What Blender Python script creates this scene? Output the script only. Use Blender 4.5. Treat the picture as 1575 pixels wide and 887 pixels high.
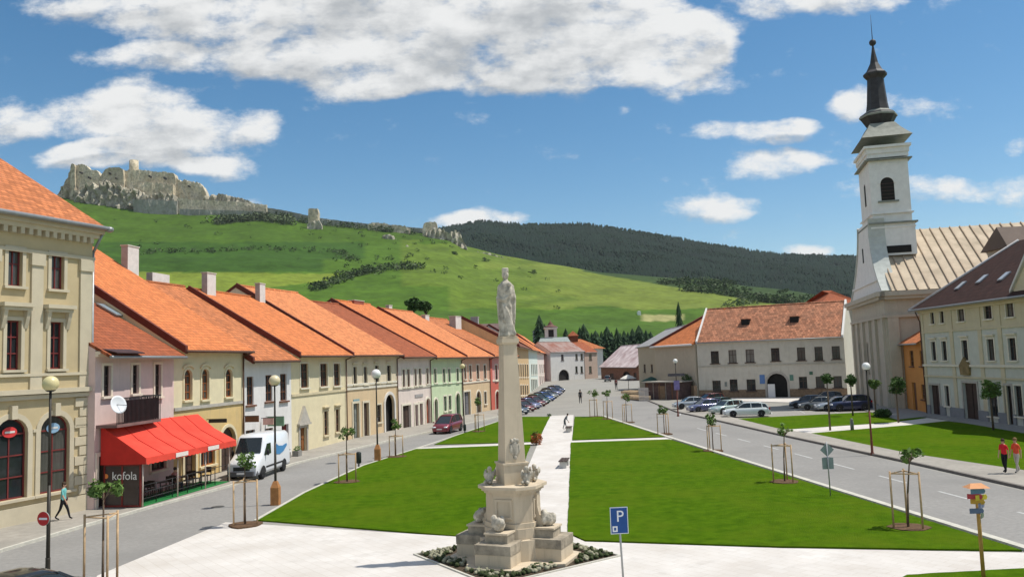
import bpy, bmesh, math, random
from mathutils import Vector, Matrix, noise
random.seed(7)
R=math.radians
for o in list(bpy.data.objects): bpy.data.objects.remove(o)
SC=bpy.context.scene; COL=SC.collection
# ---------------------------------------------------------------- camera
FPX=1250.; HC=6.6; ROLL=0.035; PIT=math.atan(111.5/FPX)
_R=Vector((math.cos(ROLL), math.sin(ROLL)*math.sin(PIT), -math.sin(ROLL)*math.cos(PIT)))
_U=Vector((math.sin(ROLL), -math.cos(ROLL)*math.sin(PIT), math.cos(ROLL)*math.cos(PIT)))
_F=Vector((0,math.cos(PIT),math.sin(PIT)))
cam=bpy.data.cameras.new('camera'); co=bpy.data.objects.new('camera',cam); COL.objects.link(co)
m=Matrix((_R,_U,-_F)).transposed().to_4x4(); m.translation=Vector((0,0,HC)); co.matrix_world=m
cam.sensor_width=36; cam.lens=36*FPX/1575; cam.clip_end=30000; cam.clip_start=.3
SC.camera=co
# ---------------------------------------------------------------- sun + world
SUN_AZ=84; SUN_EL=62          # compass azimuth from +Y clockwise, elevation
sv=Vector((math.sin(R(SUN_AZ))*math.cos(R(SUN_EL)), math.cos(R(SUN_AZ))*math.cos(R(SUN_EL)), math.sin(R(SUN_EL))))
sl=bpy.data.lights.new('sun','SUN'); sl.energy=4.7; sl.angle=R(.55); sl.color=(1,.95,.87)
so=bpy.data.objects.new('sun',sl); COL.objects.link(so); so.rotation_euler=sv.to_track_quat('Z','Y').to_euler(); so.location=(30,0,60)
SC.view_settings.view_transform='Standard'; SC.view_settings.look='None'; SC.view_settings.gamma=1; SC.view_settings.exposure=.0
SC.view_settings.use_curve_mapping=False
SC.render.resolution_x=1024; SC.render.resolution_y=576
def ray(x,y): return _F+_R*((x-787.5)/FPX)+_U*((443.5-y)/FPX)
def G(x,y,z=0.):
    d=ray(x,y); t=(z-HC)/d.z; return Vector((t*d.x,t*d.y,z))
def Z(x,y,Y):
    d=ray(x,y); t=Y/d.y; return Vector((t*d.x,Y,HC+t*d.z))
def T(p):
    v=Vector(p)-Vector((0,0,HC)); a=v.dot(_F); return (787.5+FPX*v.dot(_R)/a, 443.5-FPX*v.dot(_U)/a)
W=bpy.data.worlds.new('World'); SC.world=W; W.use_nodes=True
def build_world():
    nt=W.node_tree; N=nt.nodes; N.clear(); L=nt.links.new
    def n(t,**k):
        q=N.new(t)
        for a,b in k.items(): setattr(q,a,b)
        return q
    def mth(op,a,b=None,c=None,clamp=False):
        q=n('ShaderNodeMath',operation=op,use_clamp=clamp)
        for i,v in enumerate((a,b,c)):
            if v is None: continue
            if isinstance(v,(int,float)): q.inputs[i].default_value=v
            else: L(v,q.inputs[i])
        return q.outputs[0]
    out=n('ShaderNodeOutputWorld'); sky=n('ShaderNodeTexSky',sky_type='NISHITA')
    sky.sun_disc=False; sky.sun_elevation=R(SUN_EL); sky.sun_rotation=R(SUN_AZ); sky.altitude=500; sky.air_density=1.0; sky.dust_density=.5; sky.ozone_density=1.0
    hs=n('ShaderNodeHueSaturation'); hs.inputs['Saturation'].default_value=1.3; hs.inputs['Hue'].default_value=.492; hs.inputs['Value'].default_value=1.0; L(sky.outputs[0],hs.inputs['Color'])
    bg=n('ShaderNodeBackground'); bg.inputs[1].default_value=.12; L(hs.outputs[0],bg.inputs[0])
    tc=n('ShaderNodeTexCoord'); sp=n('ShaderNodeSeparateXYZ'); L(tc.outputs['Generated'],sp.inputs[0])
    ys=mth('MAXIMUM',sp.outputs[1],.05)
    u=mth('DIVIDE',sp.outputs[0],ys); v=mth('DIVIDE',sp.outputs[2],ys)
    cb=n('ShaderNodeCombineXYZ'); L(u,cb.inputs[0]); L(v,cb.inputs[1]); P=cb.outputs[0]
    # world position of the clouds in the tangent plane of the northern sky: (x, y, rx, ry, weight) measured on the photograph
    CL=[(620,-10,480,55,1.3),(330,20,260,42,1.0),(430,75,230,45,1.05),(600,100,210,48,1.1),(800,70,330,75,1.35),(950,60,190,68,1.2),(1060,70,75,60,.9),
        (1250,-5,150,38,1.0),(560,130,70,30,.8),(850,125,150,36,.8),(1070,130,70,26,.55),
        (150,95,60,20,.55),(240,93,70,24,.7),(215,145,90,32,.95),(170,175,150,38,.95),(300,195,130,34,.9),(30,190,70,32,.7),(405,195,38,34,.55),
        (230,240,170,34,.9),(150,232,60,20,.6),(340,258,70,18,.9),(150,236,90,22,1.0),(90,5,70,26,.55),
        (1165,200,105,23,.95),(1215,190,55,16,.6),(1190,256,78,27,1.0),(1250,250,40,12,.45),(1085,318,85,24,.95),(1150,328,60,10,.35),
        (1320,160,55,30,.9),(1400,165,45,20,.8),(1282,150,30,18,.35),(735,338,85,16,.9),(700,340,40,12,.5),(1245,388,35,12,.8),
        (1470,292,200,24,.8),(1570,225,24,16,.7),(1190,106,18,10,.4),(955,170,16,9,.4),(1215,78,16,9,.3),(1310,375,25,10,.5),(10,165,30,22,.4),(360,312,60,12,.5)]
    def field(off):
        pv=n('ShaderNodeVectorMath',operation='ADD'); L(P,pv.inputs[0]); pv.inputs[1].default_value=off
        nz=n('ShaderNodeTexNoise'); nz.inputs['Scale'].default_value=7.; nz.inputs['Detail'].default_value=3; 
        mp=n('ShaderNodeVectorMath',operation='MULTIPLY'); mp.inputs[1].default_value=(1,1.7,1); L(pv.outputs[0],mp.inputs[0]); L(mp.outputs[0],nz.inputs['Vector'])
        wv=n('ShaderNodeVectorMath',operation='MULTIPLY_ADD'); L(nz.outputs['Color'],wv.inputs[0]); wv.inputs[1].default_value=(.055,.03,0); wv.inputs[2].default_value=(-.0275,-.015,0)
        wp=n('ShaderNodeVectorMath',operation='ADD'); L(pv.outputs[0],wp.inputs[0]); L(wv.outputs[0],wp.inputs[1])
        tot=None
        for (x,y,rx,ry,w) in CL:
            d=ray(x,y); c=(d.x/d.y,d.z/d.y,0)
            a=n('ShaderNodeVectorMath',operation='SUBTRACT'); L(wp.outputs[0],a.inputs[0]); a.inputs[1].default_value=c
            b=n('ShaderNodeVectorMath',operation='MULTIPLY'); L(a.outputs[0],b.inputs[0]); b.inputs[1].default_value=(FPX/(rx*1.2),FPX/(ry*1.2),0)
            l=n('ShaderNodeVectorMath',operation='DOT_PRODUCT'); L(b.outputs[0],l.inputs[0]); L(b.outputs[0],l.inputs[1])
            s=mth('MULTIPLY_ADD',l.outputs['Value'],-w,w); s=mth('MAXIMUM',s,0.)
            tot=s if tot is None else mth('ADD',tot,s)
        n2=n('ShaderNodeTexNoise'); n2.inputs['Scale'].default_value=13; n2.inputs['Detail'].default_value=9; n2.inputs['Roughness'].default_value=.64
        L(mp.outputs[0],n2.inputs['Vector'])
        tt=mth('MINIMUM',tot,1.15)
        return mth('ADD',tt,mth('MULTIPLY_ADD',n2.outputs['Fac'],2.9,-1.80)), tt
    D,nf=field((0,0,0)); D2,tf=field((.006,.020,0))     # second sample a little towards the sun: self shading
    al=n('ShaderNodeMapRange',interpolation_type='SMOOTHSTEP'); L(D,al.inputs[0]); al.inputs[1].default_value=-.12; al.inputs[2].default_value=.80
    # thick middle and underside are greyer, sunward rims bright
    sh=n('ShaderNodeMapRange',interpolation_type='SMOOTHSTEP'); nl=n('ShaderNodeTexNoise'); nl.inputs['Scale'].default_value=7.5; nl.inputs['Detail'].default_value=7; nl.inputs['Roughness'].default_value=.5; ml=n('ShaderNodeVectorMath',operation='MULTIPLY'); ml.inputs[1].default_value=(1,2.4,1); L(P,ml.inputs[0]); L(ml.outputs[0],nl.inputs['Vector']); L(mth('ADD',mth('ADD',mth('MULTIPLY',mth('MINIMUM',tf,1.2),.55),mth('MULTIPLY',mth('SUBTRACT',D2,D),.5)),mth('MULTIPLY_ADD',nl.outputs['Fac'],2.3,-1.15)),sh.inputs[0]); sh.inputs[1].default_value=.15; sh.inputs[2].default_value=1.25
    mx=n('ShaderNodeMix',data_type='RGBA'); L(sh.outputs[0],mx.inputs['Factor']); mx.inputs['A'].default_value=(.90,.90,.885,1); mx.inputs['B'].default_value=(.47,.49,.505,1)
    cbg=n('ShaderNodeBackground'); L(mx.outputs['Result'],cbg.inputs[0]); cbg.inputs[1].default_value=1.
    # unseen broken cloud added behind and above the viewer to whiten the ambient light
    front=mth('GREATER_THAN',sp.outputs[1],.06)
    n3=n('ShaderNodeTexNoise'); n3.inputs['Scale'].default_value=2.2; n3.inputs['Detail'].default_value=6; L(tc.outputs['Generated'],n3.inputs['Vector'])
    rear=n('ShaderNodeMapRange'); L(n3.outputs['Fac'],rear.inputs[0]); rear.inputs[1].default_value=.36; rear.inputs[2].default_value=.52
    gate=n('ShaderNodeMapRange'); L(sp.outputs[1],gate.inputs[0]); gate.inputs[1].default_value=.35; gate.inputs[2].default_value=.05
    up=n('ShaderNodeMapRange'); L(mth('DIVIDE',sp.outputs[2],ys),up.inputs[0]); up.inputs[1].default_value=.62; up.inputs[2].default_value=1.0
    fa=mth('MAXIMUM',mth('MULTIPLY',mth('MULTIPLY',al.outputs[0],.95),front),mth('MULTIPLY',mth('MULTIPLY',rear.outputs[0],.36),mth('MAXIMUM',gate.outputs[0],up.outputs[0])))
    ms=n('ShaderNodeMixShader'); L(fa,ms.inputs[0]); L(bg.outputs[0],ms.inputs[1]); L(cbg.outputs[0],ms.inputs[2]); L(ms.outputs[0],out.inputs[0])
build_world()
# ---------------------------------------------------------------- materials
MATS={}
def mat(name,col,rough=.85,var=.12,scale=2.,bump=0.,metal=0.,col2=None,spec=.3,detail=5,bscale=None,emit=0):
    if name in MATS: return MATS[name]
    M=bpy.data.materials.new(name); M.use_nodes=True; nt=M.node_tree; N=nt.nodes; L=nt.links.new
    p=N['Principled BSDF']; p.inputs['Roughness'].default_value=rough; p.inputs['Metallic'].default_value=metal; p.inputs['Specular IOR Level'].default_value=spec
    tc=N.new('ShaderNodeTexCoord'); nz=N.new('ShaderNodeTexNoise'); nz.inputs['Scale'].default_value=scale; nz.inputs['Detail'].default_value=detail; nz.inputs['Roughness'].default_value=.62
    L(tc.outputs['Object'],nz.inputs['Vector'])
    mr=N.new('ShaderNodeMapRange'); mr.inputs[1].default_value=.3; mr.inputs[2].default_value=.7; L(nz.outputs['Fac'],mr.inputs[0])
    mx=N.new('ShaderNodeMix'); mx.data_type='RGBA'; L(mr.outputs[0],mx.inputs['Factor'])
    a=[max(0,c*(1-var)) for c in col]; b=[min(1,c*(1+var)) for c in (col2 or col)]
    mx.inputs['A'].default_value=(*a,1); mx.inputs['B'].default_value=(*b,1); L(mx.outputs['Result'],p.inputs['Base Color'])
    if bump:
        nb=N.new('ShaderNodeTexNoise'); nb.inputs['Scale'].default_value=bscale or scale*6; nb.inputs['Detail'].default_value=6; L(tc.outputs['Object'],nb.inputs['Vector'])
        bp=N.new('ShaderNodeBump'); bp.inputs['Strength'].default_value=1; bp.inputs['Distance'].default_value=bump; L(nb.outputs['Fac'],bp.inputs['Height']); L(bp.outputs[0],p.inputs['Normal'])
    if emit: p.inputs['Emission Color'].default_value=(*col,1); p.inputs['Emission Strength'].default_value=emit
    MATS[name]=M; return M
def plaster(name,col,stain=(.30,.27,.22),amt=.45):
    "painted render with blotches, streaks running down and fine grain"
    if name in MATS: return MATS[name]
    M=mat(name,col,.92,.07,1.3,.006,bscale=40); nt=M.node_tree; N=nt.nodes; L=nt.links.new; p=N['Principled BSDF']
    src=p.inputs['Base Color'].links[0].from_socket
    tc=N.new('ShaderNodeTexCoord'); mp=N.new('ShaderNodeMapping'); mp.inputs['Scale'].default_value=(1.4,1.4,.22); L(tc.outputs['Object'],mp.inputs[0])
    nz=N.new('ShaderNodeTexNoise'); nz.inputs['Scale'].default_value=1.1; nz.inputs['Detail'].default_value=8; nz.inputs['Roughness'].default_value=.7; L(mp.outputs[0],nz.inputs['Vector'])
    mr=N.new('ShaderNodeMapRange'); mr.inputs[1].default_value=.52; mr.inputs[2].default_value=.8; mr.inputs[4].default_value=amt; L(nz.outputs['Fac'],mr.inputs[0])
    mx=N.new('ShaderNodeMix'); mx.data_type='RGBA'; L(mr.outputs[0],mx.inputs['Factor']); L(src,mx.inputs['A']); mx.inputs['B'].default_value=(*stain,1); L(mx.outputs['Result'],p.inputs['Base Color'])
    return M
def tiles(name,col,var=.25,rw=.34,rh=.30,col3=None,bump=.03):
    "clay tile courses across object x, rows up object y"
    if name in MATS: return MATS[name]
    M=bpy.data.materials.new(name); M.use_nodes=True; nt=M.node_tree; N=nt.nodes; L=nt.links.new; p=N['Principled BSDF']; p.inputs['Roughness'].default_value=.85; p.inputs['Specular IOR Level'].default_value=.2
    tc=N.new('ShaderNodeTexCoord'); br=N.new('ShaderNodeTexBrick'); L(tc.outputs['Object'],br.inputs['Vector'])
    br.inputs['Scale'].default_value=1; br.inputs['Brick Width'].default_value=rw; br.inputs['Row Height'].default_value=rh; br.inputs['Mortar Size'].default_value=.018; br.inputs['Mortar Smooth'].default_value=.3
    br.inputs['Color1'].default_value=(*[c*(1-var) for c in col],1); br.inputs['Color2'].default_value=(*[min(1,c*(1+var)) for c in col],1); br.inputs['Mortar'].default_value=(*[c*.45 for c in col],1)
    nz=N.new('ShaderNodeTexNoise'); nz.inputs['Scale'].default_value=.55; nz.inputs['Detail'].default_value=8; nz.inputs['Roughness'].default_value=.7; L(tc.outputs['Object'],nz.inputs['Vector'])
    mr=N.new('ShaderNodeMapRange'); mr.inputs[1].default_value=.42; mr.inputs[2].default_value=.75; mr.inputs[4].default_value=.6; L(nz.outputs['Fac'],mr.inputs[0])
    mx=N.new('ShaderNodeMix'); mx.data_type='RGBA'; L(mr.outputs[0],mx.inputs['Factor']); L(br.outputs['Color'],mx.inputs['A']); mx.inputs['B'].default_value=(*(col3 or [c*.62 for c in col]),1)
    n5=N.new('ShaderNodeTexNoise'); n5.inputs['Scale'].default_value=2.2; n5.inputs['Detail'].default_value=10; n5.inputs['Roughness'].default_value=.75; L(tc.outputs['Object'],n5.inputs['Vector']); m5=N.new('ShaderNodeMapRange'); m5.inputs[1].default_value=.55; m5.inputs[2].default_value=.75; m5.inputs[4].default_value=.5; L(n5.outputs['Fac'],m5.inputs[0]); x5=N.new('ShaderNodeMix'); x5.data_type='RGBA'; L(m5.outputs[0],x5.inputs['Factor']); L(mx.outputs['Result'],x5.inputs['A']); x5.inputs['B'].default_value=(*[c*.5+.05 for c in col],1)
    L(x5.outputs['Result'],p.inputs['Base Color'])
    wv=N.new('ShaderNodeTexWave'); wv.bands_direction='Y'; wv.wave_profile='SAW'; wv.inputs['Scale'].default_value=1/(rh*2*math.pi)*6.283/1.0*.5; L(tc.outputs['Object'],wv.inputs['Vector'])
    bp=N.new('ShaderNodeBump'); bp.inputs['Distance'].default_value=bump; bp.inputs['Strength'].default_value=.8; 
    iv=N.new('ShaderNodeMath'); iv.operation='SUBTRACT'; iv.inputs[0].default_value=1; L(br.outputs['Fac'],iv.inputs[1]); L(iv.outputs[0],bp.inputs['Height']); L(bp.outputs[0],p.inputs['Normal'])
    MATS[name]=M; return M
GLASS=mat('window glass',(.018,.022,.026),.08,.3,1.5,spec=.5)
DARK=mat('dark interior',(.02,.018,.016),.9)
IRON=mat('black iron',(.025,.025,.027),.5,.2,4)
STONE=mat('weathered sandstone',(.54,.48,.385),.9,.2,2.2,.012,col2=(.64,.59,.50))
WOOD=mat('brown wood',(.16,.08,.04),.7,.25,5)
# ---------------------------------------------------------------- mesh builder
class MB:
    def __init__(s): s.v=[];s.f=[];s.fm=[];s.mats=[];s.fs=[];s.M=None
    def mi(s,m):
        if m not in s.mats: s.mats.append(m)
        return s.mats.index(m)
    def add(s,vs,fs,m,smooth=False):
        b=len(s.v); i=s.mi(m)
        for p in vs:
            p=Vector(p)
            if s.M is not None: p=s.M@p
            s.v.append(p)
        for f in fs: s.f.append([b+k for k in f]); s.fm.append(i); s.fs.append(smooth)
    def poly(s,pts,m): s.add(pts,[list(range(len(pts)))],m)
    def box(s,x0,x1,y0,y1,z0,z1,m):
        s.add([(x0,y0,z0),(x1,y0,z0),(x1,y1,z0),(x0,y1,z0),(x0,y0,z1),(x1,y0,z1),(x1,y1,z1),(x0,y1,z1)],
          [(3,2,1,0),(4,5,6,7),(0,1,5,4),(1,2,6,5),(2,3,7,6),(3,0,4,7)],m)
    def extr(s,pts,vec,m):
        n=len(pts); vec=Vector(vec); a=[Vector(p) for p in pts]
        s.add(a+[p+vec for p in a],[list(range(n))[::-1],list(range(n,2*n))]+[(i,(i+1)%n,n+(i+1)%n,n+i) for i in range(n)],m)
    def prism(s,p2,z0,z1,m): s.extr([(x,y,z0) for x,y in p2],(0,0,z1-z0),m)
    def tube(s,p0,p1,r0,r1,m,n=8,smooth=True):
        p0=Vector(p0);p1=Vector(p1);d=(p1-p0).normalized(); a=d.orthogonal().normalized(); b=d.cross(a)
        vs=[p0+(a*math.cos(2*math.pi*i/n)+b*math.sin(2*math.pi*i/n))*r0 for i in range(n)]+[p1+(a*math.cos(2*math.pi*i/n)+b*math.sin(2*math.pi*i/n))*r1 for i in range(n)]
        s.add(vs,[(i,(i+1)%n,n+(i+1)%n,n+i) for i in range(n)],m,smooth); k=len(s.v)-2*n
        s.f.append([k+i for i in range(n)][::-1]); s.f.append([k+n+i for i in range(n)]); s.fm+= [s.mi(m)]*2; s.fs+=[False]*2
    def lathe(s,prof,m,n=16,c=(0,0,0),smooth=True,rip=None):
        vs=[];fs=[]
        for j,(r,z) in enumerate(prof):
            for i in range(n):
                a=2*math.pi*i/n; rr=r*(rip(a,z) if rip else 1); vs.append((c[0]+rr*math.cos(a),c[1]+rr*math.sin(a),c[2]+z))
        for j in range(len(prof)-1):
            for i in range(n): fs.append((j*n+i,j*n+(i+1)%n,(j+1)*n+(i+1)%n,(j+1)*n+i))
        fs.append(list(range(n))[::-1]); fs.append([(len(prof)-1)*n+i for i in range(n)])
        s.add(vs,fs,m,smooth)
    def ball(s,c,r,m,n=12,k=8,rip=0):
        rx,ry,rz=(r,r,r) if isinstance(r,(int,float)) else r
        vs=[(c[0],c[1],c[2]-rz)]
        for j in range(1,k):
            t=-math.pi/2+math.pi*j/k
            for i in range(n):
                a=2*math.pi*i/n; q=1+(random.uniform(-rip,rip) if rip else 0); vs.append((c[0]+rx*q*math.cos(t)*math.cos(a),c[1]+ry*q*math.cos(t)*math.sin(a),c[2]+rz*q*math.sin(t)))
        vs.append((c[0],c[1],c[2]+rz)); fs=[(0,1+(i+1)%n,1+i) for i in range(n)]
        for j in range(k-2):
            for i in range(n): fs.append((1+j*n+i,1+j*n+(i+1)%n,1+(j+1)*n+(i+1)%n,1+(j+1)*n+i))
        e=len(vs)-1; fs+=[(e,1+(k-2)*n+i,1+(k-2)*n+(i+1)%n) for i in range(n)]
        s.add(vs,fs,m,True)
    def loft(s,secs,m,smooth=True,closed=True,caps=True):
        n=len(secs[0]); vs=[p for q in secs for p in q]; fs=[]
        for j in range(len(secs)-1):
            for i in range(n if closed else n-1): fs.append((j*n+i,j*n+(i+1)%n,(j+1)*n+(i+1)%n,(j+1)*n+i))
        s.add(vs,fs,m,smooth)
        if caps:
            k=len(s.v)-len(vs); s.f.append([k+i for i in range(n)][::-1]); s.f.append([k+len(vs)-n+i for i in range(n)]); s.fm+=[s.mi(m)]*2; s.fs+=[False]*2
    def build(s,name,parent=None,label=None,cat=None,group=None,kind=None,fix=True):
        me=bpy.data.meshes.new(name); me.from_pydata([tuple(p) for p in s.v],[],s.f)
        for m in s.mats: me.materials.append(m)
        for p,i,q in zip(me.polygons,s.fm,s.fs): p.material_index=i; p.use_smooth=q
        if fix:
            b=bmesh.new(); b.from_mesh(me); bmesh.ops.recalc_face_normals(b,faces=b.faces); b.to_mesh(me); b.free()
        me.update(); o=bpy.data.objects.new(name,me); COL.objects.link(o)
        if parent: o.parent=parent
        tag(o,label,cat,group,kind); return o
def tag(o,label=None,cat=None,group=None,kind=None):
    for k,v in (('label',label),('category',cat),('group',group),('kind',kind)):
        if v: o[k]=v
    return o
def empty(name,loc,rz=0,label=None,cat=None,group=None,s=1):
    o=bpy.data.objects.new(name,None); COL.objects.link(o); o.location=loc; o.rotation_euler=(0,0,rz); o.scale=(s,s,s); o.empty_display_size=.3
    return tag(o,label,cat,group)
def kids(o): return [c for c in COL.objects if c.parent==o]
def copy_tree(o,parent=None,swap=None):
    c=o.copy(); COL.objects.link(c); c.parent=parent
    if swap and c.type=='MESH' and any(m in swap for m in c.data.materials):
        c.data=c.data.copy()
        for i,m in enumerate(c.data.materials):
            if m in swap: c.data.materials[i]=swap[m]
    for ch in kids(o): copy_tree(ch,c,swap)
    return c
def put(o,loc,rz=0,label=None,s=None):
    o.location=loc; o.rotation_euler=(0,0,rz)
    if s: o.scale=(s,s,s)
    if label: o['label']=label
    return o

def curtain(name,c,sc):
    M=mat(name,c,.12,.3,sc,spec=.5); nt=M.node_tree; N=nt.nodes; L=nt.links.new; tc=N.new('ShaderNodeTexCoord'); mp=N.new('ShaderNodeMapping'); mp.inputs['Scale'].default_value=(9,9,.5); L(tc.outputs['Object'],mp.inputs[0]); nz=N['Noise Texture']; L(mp.outputs[0],nz.inputs['Vector']); return M
PANES=[GLASS,GLASS,curtain('curtained glass',(.16,.155,.14),1.),curtain('dim curtained glass',(.07,.068,.062),1.3),GLASS]
_pk=random.Random(11)
# ---------------------------------------------------------------- terrain and ground
def lerp_tab(tab,x):
    if x<=tab[0][0]: return tab[0][1]
    for (a,b),(c,d) in zip(tab,tab[1:]):
        if x<=c:
            t=(x-a)/(c-a); t=t*t*(3-2*t)*.35+t*.65; return b+(d-b)*t
    return tab[-1][1]
RIDGE=[(-300,345),(0,335),(90,300),(140,306),(200,314),(270,322),(330,324),(410,327),(480,343),(560,350),(640,356),(690,364),(715,378),(780,394),(850,407),(930,420),(1060,429),(1180,443),(1310,460),(1450,474),(1900,490)]
Y0,Y1=330.,1300.
def hill_pt(px,s,nz=True):
    rp=Z(px,lerp_tab(RIDGE,px),Y1); Y=Y0+(Y1-Y0)*s; X=rp.x/Y1*Y
    g=s**1.35 if s<1 else 1-(s-1)*1.6
    z=rp.z*g-1.5*(1-min(s,1))
    if nz and s<=1.0: 
        w=min(1,s*3)*min(1,(1-s)*12+.15)
        z+=w*(6*noise.noise(Vector((X/170,Y/110,0)))+2.2*noise.noise(Vector((X/45,Y/38,3)))+.7*noise.noise(Vector((X/14,Y/14,7))))
    return Vector((X,Y,z))
def on_hill(px,py):
    lo,hi=0.02,1.
    for _ in range(22):
        md=(lo+hi)/2; p=hill_pt(px,md)
        if T(p)[1]>py: lo=md
        else: hi=md
    return hill_pt(px,lo)
def gcol(px,py):
    "field colours where the real fields lie on the hillside"
    n1=noise.noise(Vector((px/60,py/9,0))); n2=noise.noise(Vector((px/14,py/5,4)))
    dk=(.036,.082,.010); md=(.066,.128,.012); lt=(.165,.215,.026)
    c=Vector(md)
    if 180<px<520 and 418+ (px-180)*.01<py<452-(max(0,px-330)*.12): c=Vector(lt)*1.0                       # bright mown field
    elif py<372+8*n1 and px<700: c=Vector(md)*.85
    elif px<560 and 372<py<398: c=Vector(dk)*1.1
    elif px<500 and 398<py<418: c=Vector(dk)*1.05
    elif px>900 and py<472 and py<418+(px-900)*.17: c=Vector((.040,.070,.018))
    elif px>690 and py<475+6*n1:
        f=max(0,min(1,(px+90*n1-760-(py-440)*1.2)/150)); f=f*f*(3-2*f); c=Vector((.100,.155,.018))*(1-f)+Vector((.140,.180,.028))*f
    elif px>620 and py<440: c=Vector((.100,.155,.018))
    elif py>480: c=Vector((.062,.118,.014))
    if 985<px<1055 and 484<py<494: c=Vector((.30,.29,.12))
    c=c*(1+.22*n1+.16*n2)
    return c
def colour_attr_mat(name):
    M=bpy.data.materials.new(name); M.use_nodes=True; nt=M.node_tree; N=nt.nodes; L=nt.links.new; p=N['Principled BSDF']; p.inputs['Roughness'].default_value=.95; p.inputs['Specular IOR Level'].default_value=.1
    a=N.new('ShaderNodeAttribute'); a.attribute_name='field'; tc=N.new('ShaderNodeTexCoord'); nz=N.new('ShaderNodeTexNoise'); nz.inputs['Scale'].default_value=.09; nz.inputs['Detail'].default_value=9; nz.inputs['Roughness'].default_value=.75
    L(tc.outputs['Object'],nz.inputs['Vector']); mr=N.new('ShaderNodeMapRange'); mr.inputs[1].default_value=.3; mr.inputs[2].default_value=.7; mr.inputs[3].default_value=.62; mr.inputs[4].default_value=1.3; L(nz.outputs['Fac'],mr.inputs[0])
    vm=N.new('ShaderNodeVectorMath'); vm.operation='SCALE'; L(a.outputs['Color'],vm.inputs[0]); L(mr.outputs[0],vm.inputs['Scale']); L(vm.outputs[0],p.inputs['Base Color'])
    return M
def hills():
    cols=[-420+8*i for i in range(300)]; rows=[i/130 for i in range(131)]+[1.03,1.1,1.2,1.35]
    vs=[];fs=[];cc=[]
    for s in rows:
        for px in cols:
            p=hill_pt(px,s); q=T(p); c=gcol(q[0],q[1]); vs.append(p); cc.append((c[0],c[1],c[2],1))
    n=len(cols)
    for j in range(len(rows)-1):
        for i in range(n-1): fs.append((j*n+i,j*n+i+1,(j+1)*n+i+1,(j+1)*n+i))
    me=bpy.data.meshes.new('hills'); me.from_pydata([tuple(v) for v in vs],[],fs); me.materials.append(colour_attr_mat('hillside grass'))
    at=me.color_attributes.new('field','FLOAT_COLOR','POINT')
    for i,c in enumerate(cc): at.data[i].color=c
    for p in me.polygons: p.use_smooth=True
    o=bpy.data.objects.new('hills',me); COL.objects.link(o); tag(o,'green castle hill with meadows and terraced fields','hill',kind='structure')
hills()
# forested hill
FR=[(450,420),(600,372),(690,346),(740,337),(800,342),(850,342),(900,341),(950,348),(1000,356),(1100,374),(1200,388),(1310,391),(1450,400),(1900,420)]
FY0,FY1=1330.,2500.
def forest_pt(px,s):
    rp=Z(px,lerp_tab(FR,px)+5,FY1); Y=FY0+(FY1-FY0)*s; X=rp.x/FY1*Y
    b=Z(px,lerp_tab(RIDGE,px),Y1).z-14
    g=s**1.15 if s<1 else 1-(s-1)*1.5
    z=b+(rp.z-b)*g
    if s<1: z+=(1-s)*s*4*(14*noise.noise(Vector((X/300,Y/260,5)))+6*noise.noise(Vector((X/90,Y/90,9))))
    return Vector((X,Y,z))
def forest():
    cols=[430+10*i for i in range(110)]; rows=[i/40 for i in range(41)]+[1.05,1.2]
    vs=[forest_pt(px,s) for s in rows for px in cols]; n=len(cols)
    fs=[(j*n+i,j*n+i+1,(j+1)*n+i+1,(j+1)*n+i) for j in range(len(rows)-1) for i in range(n-1)]
    mb=MB(); mb.add(vs,fs,mat('forest floor',(.010,.020,.009),.95),True)
    mb.build('far_hill',None,'dark wooded hill ground behind the castle hill','hill',kind='structure')
    t=MB(); M1=mat('conifer dark',(.004,.014,.009),.98,.25,.02,col2=(.006,.021,.011)); M2=mat('broadleaf dark',(.008,.024,.010),.98,.25,.02)
    rnd=random.Random(3)
    for k in range(24000):
        px=rnd.uniform(640,1420); s=rnd.random()**.9
        p=forest_pt(px,s); 
        if px>1000 and s<.25 and noise.noise(Vector((p.x/90,p.y/60,1)))>.12: continue
        con=noise.noise(Vector((p.x/120,p.y/120,2)))+rnd.uniform(-.3,.3)<.22
        h=rnd.uniform(8,14)*(1 if con else .85); r=h*(.30 if con else .46); a0=rnd.random()*6
        if con:
            vs=[p+Vector((r*math.cos(a0+i*1.2566),r*math.sin(a0+i*1.2566),h*.12)) for i in range(5)]+[p+Vector((0,0,h))]
            t.add(vs,[(i,(i+1)%5,5) for i in range(5)],M1,True)
        else:
            vs=[p+Vector((r*math.cos(a0+i*1.2566),r*math.sin(a0+i*1.2566),h*.3)) for i in range(5)]+[p+Vector((r*.6*math.cos(a0+.6+i*1.2566),r*.6*math.sin(a0+.6+i*1.2566),h*.8)) for i in range(5)]+[p+Vector((0,0,h))]
            t.add(vs,[(i,(i+1)%5,5+i) for i in range(5)]+[((i+1)%5,5+(i+1)%5,5+i) for i in range(5)]+[(5+i,5+(i+1)%5,10) for i in range(5)],M2)
    t.build('forest',None,'dense dark conifer forest covering the far hill','forest',kind='stuff',fix=False)
forest()
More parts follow.
